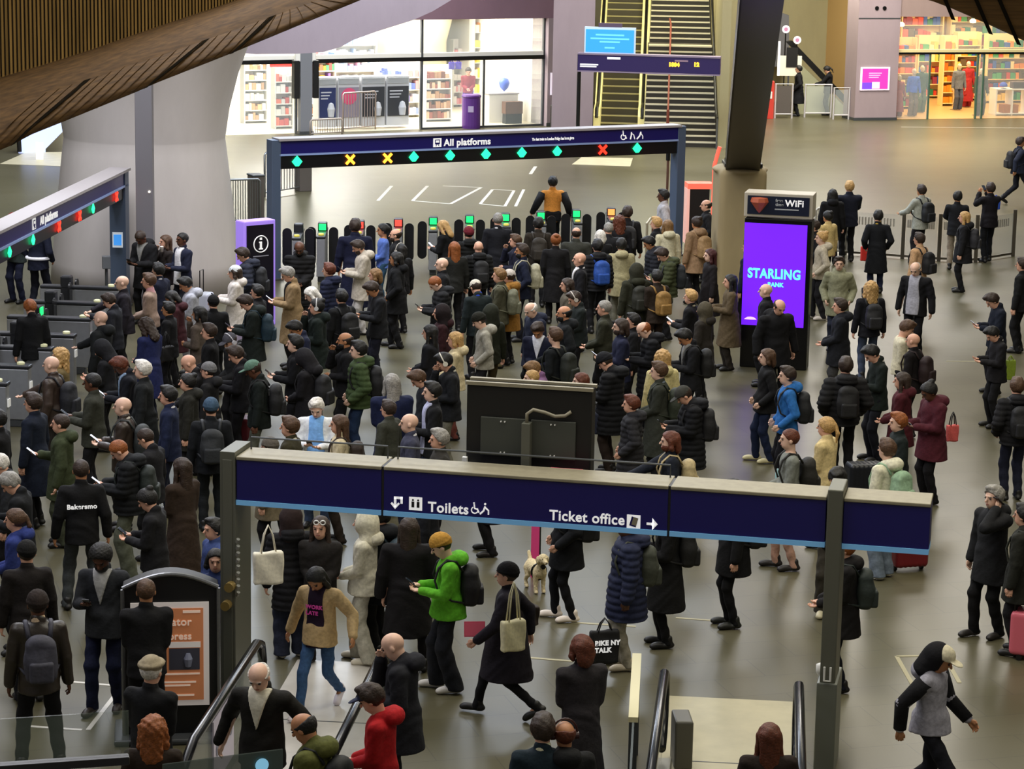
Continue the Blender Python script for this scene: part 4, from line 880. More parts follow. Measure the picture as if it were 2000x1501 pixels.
# left row
ends = [(232, 560), (205, 590), (178, 620), (146, 652), (102, 677), (58, 712), (15, 745), (-25, 785)]
ln = ['left row ticket gate at the foot of the sign post', 'left row ticket gate, second from the sign post', 'left row ticket gate with the reaching hand over it', 'left row ticket gate in front of the reflective jacket', 'left row ticket gate, fourth nearest the camera', 'left row ticket gate, third nearest the camera with yellow reader', 'left row ticket gate nearest but one at the left edge', 'left row ticket gate cut by the left edge of the photo']
LBL = mat('gate_label', 'e8e8e4', .5, emit=.2)
for (x, y), lb in zip(ends, ln):
    e = at_z(x, y, .98); loc = FL.I @ e; u, v = loc.x, loc.y
    T = gate(FL, u, v+.95, 'g' if x in (178, 15) else 'r' if x == 146 else '', lb, 'left ticket gates', near=-.95, far=.5, rcol='c8c8a0')
    b = MB(); b.box(-.06, .06, -.975, -.955, .6, .72, LBL); b.obj('label', T)
c = at_z(206, 562); T = thing('card_terminal', 'grey card terminal on a pole beside the left gate sign post', 'terminal', at_z(209, 614), .2); b = MB(); b.tube([(0, 0, 0), (0, 0, .95)], .03, DSTEEL, 8); b.obj('pole', T); b = MB(); b.box(-.08, .08, -.08, .05, .9, 1.15, mat('terminal_grey', '6a6e74', .4)); b.obj('head', T, bevel=.015)
b = MB(); b.lathe([(.17, 0), (.15, .04), (.07, .3), (.03, .55), (0, .56)], BLACKP, 16); o = b.obj('traffic_cone', loc=at_z(204, 622), smooth=True); o.location.z = 0; props(o, 'black cone shaped marker beside the card terminal', 'cone')
# ------------------------------------------------------------------ info totem
FI = Frame(at_z(482, 640), at_z(535, 634)); w = FI.len; hI = (640-452)/(99); T = thing('information_totem', 'purple edged black totem with a white letter i in a circle', 'totem', FI.w(w/2, 0), FI.rz)
PUR = mat('purple_lit_edge', '9a7ce0', .4, emit=.55); b = MB(); b.box(-w/2-.06, w/2+.04, 0, .3, 0, 2.02, PUR); b.obj('case', T, bevel=.02); b = MB(); b.box(-w/2, w/2-.02, -.02, 0, .1, 1.94, mat('totem_black', '0d0a1a', .3)); fc = b.obj('face', T)
b = MB(); b.tube([(.155*math.cos(a), -.025, 1.58+.155*math.sin(a)) for a in [2*math.pi*i/32 for i in range(33)]], .010, TXT, 6); b.box(-.022, .022, -.03, -.02, 1.48, 1.62, TXT); b.box(-.04, .022, -.03, -.02, 1.60, 1.625, TXT); b.box(-.045, .045, -.03, -.02, 1.475, 1.497, TXT); b.box(-.024, .024, -.03, -.02, 1.66, 1.70, TXT); b.obj('letter_i', fc)
b = MB(); b.box(-.17, .17, -.026, -.02, 1.34, 1.36, mat('dim_white', '9090a0', .5)); b.obj('small_lettering', fc)
# ------------------------------------------------------------------ kiosk
FK = Frame(at_z(1444, 716), at_z(1574, 724)); w = FK.len; zt = FK.hit(1515, 432)[1]; zh0 = FK.hit(1450, 421)[1]; zh1 = FK.hit(1450, 374)[1]; print('kiosk', w, zt, zh0, zh1)
T = thing('advert_kiosk', 'tall black kiosk with glowing purple screen reading STARLING and a WiFi header', 'kiosk', FK.w(w/2, 0), FK.rz)
b = MB(); b.box(-w/2, w/2, 0, .4, 0, zh0-.03, mat('kiosk_black', '08080c', .25)); b.obj('body', T, bevel=.02)
xl, z1 = FK.hit(1455, 434); xr, z0 = FK.hit(1569, 640); xl -= w/2; xr -= w/2; print('screen', xr-xl, z1-z0)
b = MB(); b.box(xl, xr, -.012, 0, z0, z1, glow('6a1cf5', 1.05)); sc = b.obj('screen', T)
CY = glow('4fe4ff', 1.9); text('STARLING', .235, CY, sc, ((xl+xr)/2, -.016, z0+(z1-z0)*.47), FRONT, 'STARLING_lettering', .007, 'CENTER', sx=.83); text('BANK', .10, CY, sc, ((xl+xr)/2+.03, -.016, z0+(z1-z0)*.39), FRONT, 'small_lettering', .004, 'CENTER')
b = MB(); b.lathe([(0, 0), (.15, .01), (.12, .05), (.05, .08), (0, .085)], glow('f0b8ff', 1.2), 16, (xl+.16, -.02, z0+.09)); b.lathe([(0, 0), (.09, .01), (.06, .05), (0, .06)], glow('f0b8ff', 1.2), 16, (xr-.13, -.02, z0+.07)); cl = b.obj('cloud_print', sc); cl.scale = (1, .1, 1)
b = MB(); b.box(-w/2-.01, w/2+.01, -.06, .44, zh0, zh1, mat('header_frame', 'b8b0a0', .5)); b.obj('header_frame', T, bevel=.01); b = MB(); b.box(-w/2+.05, w/2-.05, -.075, -.06, zh0+.05, zh1-.05, mat('header_navy', '10182c', .35, emit=.1)); hp_ = b.obj('header_panel', T)
text('WiFi', .16, TXT, hp_, (.12, -.08, (zh0+zh1)/2+.0), FRONT, 'WiFi_lettering', .004); text('free', .075, mat('dim_white2', 'b0b4b8', .5), hp_, (-.05, -.08, (zh0+zh1)/2+.07), FRONT, 'small_lettering', .002); text('time', .075, mat('dim_white2', 'b0b4b8', .5), hp_, (-.05, -.08, (zh0+zh1)/2+.0), FRONT, 'small_lettering', .002)
b = MB(); b.box(-.06, .36, -.08, -.076, (zh0+zh1)/2-.07, (zh0+zh1)/2-.05, mat('dim_white2', 'b0b4b8', .5)); b.lathe([(0, 0), (.04, .04), (.16, .2), (.14, .27), (0, .28)], mat('rust_print', 'a04c30', .5, emit=.15), 8, (-w*.28, -.078, zh0+.07)); hh = b.obj('header_print', hp_)
# ------------------------------------------------------------------ foreground sign
FF = Frame(at_z(462, 985, 2.3), at_z(1815, 1083, 2.3)); T = thing('overhead_sign', 'long navy overhead sign reading Toilets and Ticket office in the foreground', 'sign', FF.o, FF.rz); L = FF.len
zb, zt = 2.3, 2.77; print('fore sign', L, [FF.hit(x, y) for x, y in ((462, 893), (1818, 985), (747, 1000), (1306, 1045))])
segs = [(462, 744), (749, 1303), (1308, 1612), (1646, 1816)]
for i, (a, c) in enumerate(segs):
    ua = FF.hit(a, 1030)[0]; uc = FF.hit(c, 1030)[0]; b = MB(); b.box(ua, uc, 0, .36, zb+.05, zt, SIGNBLUE); p = b.obj('blue_panel', T, bevel=.006)
    b = MB(); b.box(ua, uc, -.012, .36, zb, zb+.05, STRIP); b.obj('light_blue_strip', T)
    b = MB(); b.box(ua, uc, -.015, .44, zt, zt+.035, CREAM); b.obj('cream_cap', T, bevel=.008)
    if i == 1: PN = T
b = MB()
for a in (746.5, 1305.5): u = FF.hit(a, 1030)[0]; b.box(u-.02, u+.02, .01, .36, zb-.02, zt+.03, mat('joint_dark', '1c1c1e', .5))
u = FF.hit(1629, 1030)[0]; b.box(u-.17, u+.17, .06, .30, zb, zt, BLACKM); b.obj('joints', T)
PG = mat('post_grey_olive', '66675c', .45, .25); 
u = FF.hit(449, 950)[0]; b = MB(); b.box(u-.10, u+.06, -.02, .5, 0, zt+.08, PG); b.box(u-.07, u+.03, -.03, -.02, .1, zt, PG); b.obj('post', T, bevel=.012)
u2 = FF.hit(1630, 1030)[0]; b = MB(); b.box(u2-.075, u2+.075, -.06, .44, 0, zt+.12, PG); b.box(u2-.1, u2+.1, -.08, .5, 0, .95, mat('post_sleeve', '7c8078', .4, .4)); b.obj('post', T, bevel=.012)
b = MB(); b.tube([(u2-.03, -.09, 1.12), (u2-.03, -.09, .98), (u2+.03, -.09, .98), (u2+.03, -.09, 1.12)], .012, WHITEP, 6); b.obj('hook', T)
for q, zz in ((0, 1.45), (1, 1.25)): b = MB(); b.tube([(u-.02+.04*(1-q), -.02, zz), (u-.02+.04*(1-q), -.12, zz)], .05, mat('brass', 'b89c5c', .35, .6), 14); b.obj('wall_knob', T)
b = MB()
for i in range(9): b.tube([(u+.08, -.02, 1.35+.07*i), (u+.10, -.04, 1.39+.07*i)], .02, mat('cable_grey', '8c8c84', .5), 6)
b.obj('coiled_cable', T)
b = MB()
for a, c in ((470, 740), (760, 1300)):
    ua = FF.hit(a, 900)[0]; uc = FF.hit(c, 900)[0]; b.tube([(ua, .35, zt+.02), (ua, .35, zt+.16), (uc, .35, zt+.16), (uc, .35, zt+.02)], .010, DSTEEL, 6)
b.obj('cable_rail', T)
def wtext(s, px, py, size, sx=1): u, z = FF.hit(px, py); return text(s, size, TXT, T, (u, -.004, z), FRONT, 'lettering', .0025, sx=sx*.97)
wtext('Toilets', 836, 998, .145); wtext('Ticket office', 1073, 1014, .145)
def tile(px, py, s=.135): u, z = FF.hit(px, py); b = MB(); b.box(u, u+s, -.006, 0, z, z+s, TXT); return b.obj('icon_tile', T), u, z
tl, u, z = tile(799, 995); b = MB()
for q in (.3, .7): b.box(u+.135*q-.014, u+.135*q+.014, -.009, -.006, z+.03, z+.09, BLACKP); b.tube([(u+.135*q, -.006, z+.105), (u+.135*q, -.01, z+.105)], .011, BLACKP, 8)
b.obj('toilet_symbol', tl)
tl, u, z = tile(1224, 1030); b = MB(); Mx = Matrix.Translation((u+.07, 0, z+.066)) @ Matrix.Rotation(.25, 4, 'Y'); b.box(-.034, .034, -.009, -.006, -.048, .048, SIGNBLUE, Mx); Mx = Matrix.Translation((u+.078, 0, z+.07)) @ Matrix.Rotation(.25, 4, 'Y'); b.box(-.022, .026, -.011, -.009, -.038, .042, CREAM, Mx); b.obj('ticket_symbol', tl)
u, z = FF.hit(777, 990); b = MB(); t_ = .016
b.box(u-.06+.02, u-.06+.045, -.006, 0, z, z+.10, TXT); b.box(u-.04, u+.05, -.006, 0, z+.085, z+.11, TXT); b.box(u+.028, u+.05, -.006, 0, z+.04, z+.11, TXT)
b.prism([(u-.075, 0, z+.035), (u-.06, 0, z+.05), (u-.0275, 0, z+.012), (u+.005, 0, z+.05), (u+.02, 0, z+.035), (u-.0275, 0, z-.02)], (0, -.006, 0), TXT); b.obj('down_arrow', T)
u, z = FF.hit(1263, 1022); b = MB(); b.box(u, u+.09, -.006, 0, z-.012, z+.012, TXT); b.prism([(u+.055, 0, z+.06), (u+.072, 0, z+.045), (u+.04, 0, z), (u+.072, 0, z-.045), (u+.055, 0, z-.06), (u+.11, 0, z)][:6], (0, -.006, 0), TXT)
b.obj('right_arrow', T)
access_icons(T, [FF.hit(919, 1000)[0], FF.hit(932, 1000)[0]-9], FF.hit(919, 1001)[1], .11); u = FF.hit(938, 1000)[0]
bpy.data.objects.remove([o for o in T.children if o.name.startswith('access_symbol')][-1])
b = MB(); z = FF.hit(938, 1003)[1]; b.tube([(u, -.006, z), (u+.035, -.006, z+.035), (u+.05, -.006, z+.08)], .010, TXT, 6); b.tube([(u+.045, -.006, z+.075), (u+.085, -.006, z+.04), (u+.085, -.006, z)], .008, TXT, 6); b.tube([(u+.05, -.004, z+.105), (u+.05, -.008, z+.105)], .012, TXT, 8); b.obj('access_symbol', T)
# departures monitor seen from behind
xl, zt_ = FF.hit(912, 745, .75); xr, zb_ = FF.hit(1153, 915, .75); w = xr-xl; h = FF.hit(1030, 757, .75)[1]-FF.hit(1030, 925, .75)[1]
T = thing('departures_monitor', 'back of a large black departures monitor standing above the foreground sign', 'monitor', FF.w((xl+xr)/2, .75, FF.hit(1030, 925, .75)[1]), FF.rz)
MBK = mat('monitor_black', '12110e', .5); b = MB(); b.box(-w/2, w/2, 0, .22, 0, h, MBK); b.obj('case', T, bevel=.015)
b = MB(); b.box(-w/2-.01, w/2+.01, -.02, .02, h, h+.035, CREAM); b.box(-w/2-.01, w/2+.01, .18, .24, h, h+.035, CREAM); b.box(-w/2, w/2, .02, .18, h-.01, h+.012, MBK); b.obj('top_rails', T)
for q in (1, -1): b = MB(); b.box(.03 if q > 0 else -w*.38, w*.38 if q > 0 else -.03, -.03, 0, h*.2, h*.64, mat('service_panel', '474a44', .5, .2)); p = b.obj('service_panel', T, bevel=.006); b = MB(); [b.tube([(q*w*.2+dx_, -.03, z_), (q*w*.2+dx_, -.045, z_)], .008, WHITEP, 6) for dx_ in (-.02, .02) for z_ in (h*.24, h*.6)]; b.obj('screws', p)
b = MB(); b.box(-.045, .045, -.14, -.03, -.12, h*.62, PG); b.obj('support_pole', T, bevel=.006)
b = MB(); b.tube([(-.0, -.09, h*.62), (.0, -.09, h*.72), (.06, -.07, h*.77), (.18, -.05, h*.74), (.28, -.04, h*.70), (.38, -.03, h*.71), (.44, -.02, h*.76)], .018, mat('conduit_grey', '8c8674', .5), 10); b.obj('cable', T, smooth=True)
b = MB(); b.box(-w/2-.03, -w/2+.02, -.05, 0, .02, .14, WHITEP); b.box(-w/2+.03, -w/2+.1, -.05, 0, .03, .08, WHITEP); b.obj('white_clips', T)
ua, za = FF.hit(1075, 926, .5); ub, _ = FF.hit(1138, 930, .5); b = MB(); b.box(0, ub-ua, 0, .02, 0, .09, glow('c23a5e', .5)); o = b.obj('pink_sign', loc=FF.w(ua, .5, za-.02), rz=FF.rz); props(o, 'strip of pink lit sign between the monitor and the foreground sign', 'sign')
text('BIG SPR', .06, mat('pale_pink_print', 'e08ca0', .5, emit=.3), o, (.01, -.004, .02), FRONT, 'lettering', .002)
# ------------------------------------------------------------------ foreground escalators
def esc_fore(pa, pb, pc_, pd, label, plate, zext, cladding=False):
    a0, a1 = at_z(*pa, 1.0), at_z(*pb, 1.0); c0, c1 = at_z(*pc_, 1.0), at_z(*pd, 1.0)
    d = ((a1-a0)+(c1-c0)).normalized(); T = thing('escalator', label, 'escalator', (a0.x, a0.y, 0), math.atan2(d.y, d.x)); T.rotation_euler.z = math.atan2(d.y, d.x)
    I = (Matrix.Translation((a0.x, a0.y, 0)) @ Matrix.Rotation(math.atan2(d.y, d.x), 4, 'Z')).inverted(); off = (I @ Vector((c0.x, c0.y, 0)))
    for nm, oy, ox in (('balustrade', 0, 0), ('balustrade', off.y, off.x)):
        pts = [(ox+.55, oy, .32), (ox+.22, oy, .38), (ox+.04, oy, .55), (ox-.02, oy, .74), (ox+.06, oy, .92), (ox+.28, oy, 1.0), (ox+3.2, oy, 1.0), (ox+4.2, oy, .72), (ox+7, oy, -.9)]
        b = MB(); b.tube(pts, .048, mat('rubber_handrail', '121214', .22), 10, rx=1.0); hr = b.obj('handrail', T, smooth=True)
        b = MB(); b.prism([(ox+.5, oy-.006, .12), (ox+.1, oy-.006, .5), (ox+.04, oy-.006, .74), (ox+.3, oy-.006, .96), (ox+3.2, oy-.006, .96), (ox+4.2, oy-.006, .68), (ox+7, oy-.006, -.94), (ox+7, oy-.006, -1.6), (ox+4.2, oy-.006, .0), (ox+3.2, oy-.006, .12)], (0, .012, 0), mat('balustrade_glass', '9aa39a', .05, alpha=.3)); b.obj('glass', T)
        b = MB(); b.box(ox+.3, ox+3.3, oy-.10, oy+.10, 0, .14, mat('skirt_metal', '8f8c7e', .35, .6)); b.obj('skirt', T, bevel=.01)
    b = MB(); y0, y1 = sorted((0.1, off.y-.1 if off.y > 0 else off.y+.1)); b.box(plate[0], plate[1], min(0, off.y)-.05, max(0, off.y)+.05, 0, .012, mat('landing_plate', plate[2], .4, .2, .08, 4)); b.box(plate[0]+2.0, plate[0]+2.02, y0, y1, .012, .014, DSTEEL); b.obj('landing_plate', T)
    return T, off
T1, off1 = esc_fore((512, 1240), (362, 1488), (752, 1264), (655, 1440), 'left foreground escalator with black handrails and a pale landing plate', (-2.3, 3.4, 'c8c3ba'), 0)
b = MB(); b.box(1.6, 2.5, off1.y*0+.02, off1.y*0+.035, .3, .93, mat('notice_lilac', 'cfc8dc', .5)); nb = b.obj('notice_panel', T1); b = MB()
for i in range(4): b.tube([(1.75+.2*i, .036, .62), (1.75+.2*i, .04, .62)], .07, mat('notice_grey', '77788c', .5), 14)
b.obj('notice_symbols', nb)
T2_, off2 = esc_fore((1300, 1297), (1275, 1500), (1560, 1320), (1562, 1500), 'right foreground escalator with a cream landing plate', (-2.0, 3.4, 'b0a888'), 0)
a = at_z(1244, 1275, 1.05); c = at_z(1237, 1400, 1.05); b = MB(); fr2 = Frame(a, c)
T = thing('side_screen', 'tall cream capped glass side screen left of the right foreground escalator', 'screen', fr2.o, fr2.rz); b.box(0, fr2.len, -.045, .045, 1.0, 1.05, mat('cream_paint', 'd8d0a4', .5)); b.obj('cap', T)
b = MB(); b.box(0, .06, -.04, .04, 0, 1.0, DSTEEL); b.box(1.8, 1.86, -.04, .04, 0, 1.0, DSTEEL); b.obj('posts', T); b = MB(); b.box(.06, fr2.len+1.5, -.01, .01, .08, 1.0, mat('screen_glass', 'a8b4b8', .06, alpha=.35)); b.obj('glass', T)
c = at_z(1330, 1490); b = MB(); b.box(-.09, .09, -.2, .2, 0, .5, mat('box_grey', '5c5a52', .5)); o = b.obj('control_box', bevel=.02, loc=c, rz=.05); props(o, 'grey control box just inside the right escalator handrail', 'box')
for (px, py, lab) in ((1603, 1335, 'small white marker cone left of the right sign post'),):
    b = MB(); b.lathe([(.04, 0), (.035, .1), (.06, .14), (.06, .22), (.02, .24)], WHITEP, 12); o = b.obj('marker_post', smooth=True, loc=at_z(px, py)); props(o, lab, 'marker')
# near glass balustrade at the bottom edge
BG = mat('balustrade_glass_near', 'a8b8a4', .04, alpha=.14)
a = at_z(-40, 1494, 5.0); c = at_z(252, 1474, 5.0); fr3 = Frame(a, c); T = thing('gallery_balustrade', 'dark rail of the near gallery balustrade crossing the bottom left corner', 'balustrade', (a.x, a.y, 5.0), fr3.rz); T.rotation_euler = (0, 0, fr3.rz)
b = MB(); b.box(0, fr3.len, -.03, .03, -.035, .0, mat('rail_dark', '2a2826', .3, .4)); b.obj('rail', T, bevel=.005); b = MB(); b.box(0, fr3.len, -.006, .006, .0, .20, BG); b.obj('glass', T)
a = at_z(450, 1475, 5.0); c = at_z(552, 1462, 5.0); fr4 = Frame(a, c); T = thing('gallery_screen', 'greenish near glass panel with a light blue round sticker at the bottom edge', 'glass panel', (a.x, a.y, 5.0), fr4.rz); T.rotation_euler = (0, 0, fr4.rz)
b = MB(); b.box(-.3, fr4.len, -.006, .006, -.6, 0, mat('green_glass', '5c6c60', .05, alpha=.55)); b.obj('glass', T); b = MB(); b.lathe([(.001, 0), (.03, .002), (.03, .006), (.0, .008)], glow('8fd0f0', .5), 20); o = b.obj('sticker', T); o.rotation_euler = (math.pi/2, 0, 0); o.location = (fr4.len*.58, -.012, -.055)
# ------------------------------------------------------------------ right background
bx = Frame(at_z(1480, 236), at_z(1672, 234)); 
FR = Frame(at_z(1664, 234), at_z(2000, 231)); uP = FR.hit(1748, 150)[0]; hR = FR.hit(1880, 32)[1]
b = MB(); b.box(-.02, uP, -.25, .8, 0, 12, PINKC); b.box(-.05, uP+.03, -.28, .83, 0, .1, DSTEEL); o = b.obj('wall_right_pier'); o.matrix_world = FR.M; struct(o)
b = MB(); [b.tube([(FR.hit(x, 15)[0], -.25, FR.hit(x, 15)[1]), (FR.hit(x, 15)[0], -.28, FR.hit(x, 15)[1])], .07, BLACKM, 12) for x in (1707, 1722)]; b.box(-.02, uP, -.26, -.25, FR.hit(1700, 36)[1], FR.hit(1700, 34)[1], DSTEEL); o = b.obj('trim_70'); o.matrix_world = FR.M; struct(o)
poster(FR, 1681, 131, 1736, 176, -.26, 'pink and purple poster on the pier left of the warm lit shop')
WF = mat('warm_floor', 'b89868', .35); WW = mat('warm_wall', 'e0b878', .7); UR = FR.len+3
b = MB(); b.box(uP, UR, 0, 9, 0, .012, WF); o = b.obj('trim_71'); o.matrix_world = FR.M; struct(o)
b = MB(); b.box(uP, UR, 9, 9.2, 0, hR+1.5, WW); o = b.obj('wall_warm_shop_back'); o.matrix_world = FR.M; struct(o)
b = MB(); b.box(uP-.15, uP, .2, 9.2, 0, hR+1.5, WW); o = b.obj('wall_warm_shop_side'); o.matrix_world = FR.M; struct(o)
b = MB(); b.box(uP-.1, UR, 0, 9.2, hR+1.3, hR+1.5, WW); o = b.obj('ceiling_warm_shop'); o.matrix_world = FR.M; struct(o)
b = MB(); b.box(uP-.05, UR, -.2, .2, hR, hR+6, concrete('a08a84', s=.8)); o = b.obj('wall_right_fascia'); o.matrix_world = FR.M; struct(o)
tzr = FR.hit(1880, 103)[1]; G = bpy.data.objects.new('window_2', None); link(G); G.matrix_world = FR.M; G['kind'] = 'structure'
b = MB(); uA = FR.hit(1815, 150)[0]; uB = FR.hit(1908, 150)[0]; b.box(uP, uA, -.01, .01, .02, tzr, GLASS); b.box(uB, UR, -.01, .01, .02, tzr, GLASS); b.box(uP, UR, -.01, .01, tzr, hR, GLASS); b.obj('pane', G)
b = MB(); b.box(uP, UR, -.06, .06, tzr-.05, tzr+.02, BLACKM); b.box(uP, UR, -.06, .06, tzr+.02, tzr+.12, mat('warm_transom', 'e8d8a0', .5)); [b.box(u-.03, u+.03, -.04, .04, 0, tzr, mat('green_edge_glass', '4c6a5c', .2)) for u in (uA, uB, FR.hit(1920, 150)[0])]; b.obj('frame', G)
WG = ['c83c28', 'e89028', '48a068', '3058b8', 'f0e0b0', '8c3048', '60503c', 'e8c860', 'd85840', '207858']
for i, (xa, xb, v, hh, n, lab) in enumerate(((1748, 1785, 3.5, 2.6, 6, 'left wall shelving of the warm lit shop'), (1840, 1862, 4.5, 2.6, 6, 'orange goods tower in the middle of the warm lit shop'), (1865, 1910, 6.5, 2.6, 6, 'back shelving left of the grey mannequin in the warm shop'), (1925, 2005, 5.5, 2.6, 6, 'long back shelving behind the white table in the warm shop'), (1790, 1838, 7.5, 2.4, 5, 'back shelving behind the blue top in the warm shop'), (1755, 1835, 8.3, 3.9, 7, 'high packed wall display at the upper left of the warm shop'), (1850, 2005, 8.3, 3.9, 8, 'high packed wall display at the upper right of the warm shop'))):
    shelf(FR, xa, xb, v, hh, lab, n, cols=['f09020', 'f0b030', 'e87018'] if i == 1 else WG, col=mat('warm_shelf', 'f0dca8', .5), dens=.18)
# garments on mannequins
def mannequin(px, py, v, arms, kind, tc, bc, lab, h=1.7):
    u, _ = FR.hit(px, py, v); k = h/1.75; T = thing('mannequin', lab, 'mannequin', FR.w(u, v), FR.rz+math.pi, scale=(k, k, k))
    inst('figure', body_mesh('st', 's', 'u'), mat('mannequin_white', 'c8c0b0', .5), T); inst('top', top_mesh('st', 's', kind), cloth(tc), T); inst('trousers', legs_mesh('s', 'wide'), cloth(bc), T)
    b = MB(); b.tube([(0, -.2, 0), (0, -.2, .02)], .2, STEEL, 20); b.tube([(0, -.2, 0), (0, -.1, .9)], .012, STEEL, 6); b.obj('stand', T)
mannequin(1784, 170, .9, 'st', 'sh', '3a66d0', '6c6058', 'mannequin in a blue top and long grey skirt behind the warm shop glass')
mannequin(1916, 170, .9, 'st', 'ja', '4c4c46', '44443e', 'mannequin in a dark grey suit beside the white table')
mannequin(1755, 190, .7, 'st', 'lo', '8c3a40', '7a3038', 'mannequin in a long dark red dress next to the pier', 1.5)
mannequin(1872, 170, 3.0, 'st', 'ja', '707888', '50586c', 'mannequin in grey blue clothes deep in the middle of the warm shop')
mannequin(1890, 160, 4.0, 'st', 'lo', 'a83038', '902830', 'mannequin in a bright red dress deep in the warm shop')
mannequin(1800, 165, 2.2, 'st', 'ja', '2c4a44', '506a58', 'mannequin in dark green clothes beside the blue top')
u1_, _ = FR.hit(1938, 200, 1.2); u2_, _ = FR.hit(2003, 200, 1.2); w = u2_-u1_
T = thing('display_table', 'white display table with hats and a box below at the right edge', 'table', FR.w(u1_+w/2, 1.2), FR.rz); b = MB(); b.box(-w/2, w/2, -.3, .3, .92, .97, WHITEP); b.obj('top', T)
for x in (-w/2+.03, w/2-.03, 0):
    b = MB(); b.box(x-.025, x+.025, -.28, .28, 0, .92, WHITEP); b.obj('leg', T)
b = MB(); b.box(-w/2, w/2, -.3, .3, .05, .09, WHITEP); b.obj('lower_shelf', T)
o = inst('cap', hair_mesh('cap'), cloth('3a50b0'), None, loc=FR.w(u1_+.35, 1.1, .99)); o.scale = (1.7, 1.7, 1.5); props(o, 'blue hat lying on the left of the white display table', 'hat')
b = MB(); b.box(-.35, .35, -.15, .15, 0, .25, mat('dark_fabric_pile', '4a3c40', .8)); o = b.obj('folded_clothes', bevel=.04, loc=FR.w(u1_+1.0, 1.1, .97), rz=FR.rz); props(o, 'dark folded clothes on the white display table', 'clothes')
b = MB(); b.box(-.3, .3, -.2, .2, 0, .3, mat('cardboard', 'a86c3c', .7)); o = b.obj('cardboard_box', bevel=.01, loc=FR.w(u1_+.65, 1.2, .09), rz=FR.rz); props(o, 'orange brown box on the lower shelf of the white table', 'box')
for i, (x, y, v) in enumerate(((1760, 52, 2), (1878, 30, 3), (1900, 45, 5), (1935, 48, 2.5), (1762, 32, 4))):
    u, z = FR.hit(x, y, v); b = MB(); b.lathe([(.0, 0), (.11, .02), (.12, .1), (.05, .16)], glow('ffe0a0', 9), 14); b.tube([(0, 0, .15), (0, 0, .6)], .01, BLACKM, 6); o = b.obj('spotlight', loc=FR.w(u, v, z)); props(o, ['glowing ceiling spotlight nearest the pier in the warm shop', 'glowing ceiling spotlight by the edge of the timber soffit', 'glowing ceiling spotlight deep in the warm shop right half', 'glowing ceiling spotlight above the white table', 'upper glowing spotlight deep in the warm shop left half'][i], 'lamp')
# tan side wall with descending handrail, staff gates
b = MB(); pts = [at_y(1400, -80, 96), at_y(1690, -80, 96), at_y(1690, 240, 96), at_y(1400, 240, 96)]; pts[2].z = 0; pts[3].z = 0; b.prism(pts, (0, .4, 0), TANC); struct(b.obj('wall_side'))
Yh = 93.0
b = MB(); b.prism([at_y(1536, 82, Yh), at_y(1548, 80, Yh), at_y(1668, 205, Yh), at_y(1668, 222, Yh)], (0, .4, 0), BLACKM); b.prism([at_y(1548, 110, Yh+.1), at_y(1668, 222, Yh+.1), at_z(1668, 226), at_z(1560, 222)], (0, .2, 0), concrete('7c7c60', s=1)); struct(b.obj('trim_72'))
b = MB(); b.prism([at_y(1512, 20, 95), at_y(1541, 30, 95), at_y(1541, 130, 95), at_y(1512, 130, 95)], (0, .3, 0), mat('grey_panel', '6c6c70', .5)); struct(b.obj('trim_73'))
def wgate(xa, xb, yb, h, lab, m=mat('pale_gate_frame', 'cfccd0', .4, .3), fill=GLASS):
    fr = Frame(at_z(xa, yb), at_z(xb, yb)); L = fr.len; T = thing('barrier_gate', lab, 'gate', fr.o, fr.rz); b = MB(); b.tube([(0, 0, 0), (0, 0, h), (L, 0, h), (L, 0, 0)], .035, m, 8); b.tube([(0, 0, .15), (L, 0, .15)], .025, m, 8); b.obj('frame', T); b = MB(); b.box(.05, L-.05, -.005, .005, .18, h-.06, fill); b.obj('panel', T)
wgate(1571, 1622, 229, 1.15, 'pale framed glass gate right of the staff member at the back'); wgate(1513, 1546, 231, 1.2, 'grey panelled gate left of the staff member at the back', fill=mat('grey_fill', '5a5450', .5)); wgate(1627, 1657, 233, 1.1, 'narrow pale gate leaf nearest the right pier')
b = MB(); b.box(-.22, .22, 0, .35, 0, 1.3, mat('red_machine', 'c0392e', .5, emit=.2)); b.box(-.1, .15, -.02, 0, .7, .95, mat('paper_white', 'e8e4e0', .5)); o = b.obj('vending_machine', bevel=.03, loc=at_z(1498, 232)); props(o, 'small red machine right beside the raking black column', 'machine')
for x, y, lab in ((1535, 57, 'upper round white sign on the back wall above the staff'), (1557, 78, 'lower round white sign on the back wall above the staff')):
    p = at_y(x, y, 92.5); b = MB(); b.tube([(0, 0, 0), (0, -.05, 0)], .14, mat('disc_white', 'e8e4ec', .5, emit=.4), 24); b.tube([(0, -.05, 0), (0, -.055, 0)], .07, mat('disc_pink', 'b87ca0', .5), 18); b.tube([(0, .04, 0), (0, .04, -p.z)], .025, BLACKM, 6); o = b.obj('round_sign', loc=p); props(o, lab, 'sign')
b = MB(); p = at_y(1540, 148, 91); b.box(-.4, .45, 0, .1, 0, .7, mat('board_pale', 'd8d4c0', .5, emit=.25)); b.box(-.4, -.32, -.01, .1, 0, 1.2, mat('board_white', 'f0f0f0', .5, emit=.5)); b.box(-.1, .3, -.02, 0, .3, 1.0, BLACKP); b.box(-.03, .03, .02, .08, -p.z, 0, DSTEEL); o = b.obj('service_board', loc=p); props(o, 'pale service board with a dark screen behind the back staff member', 'board')
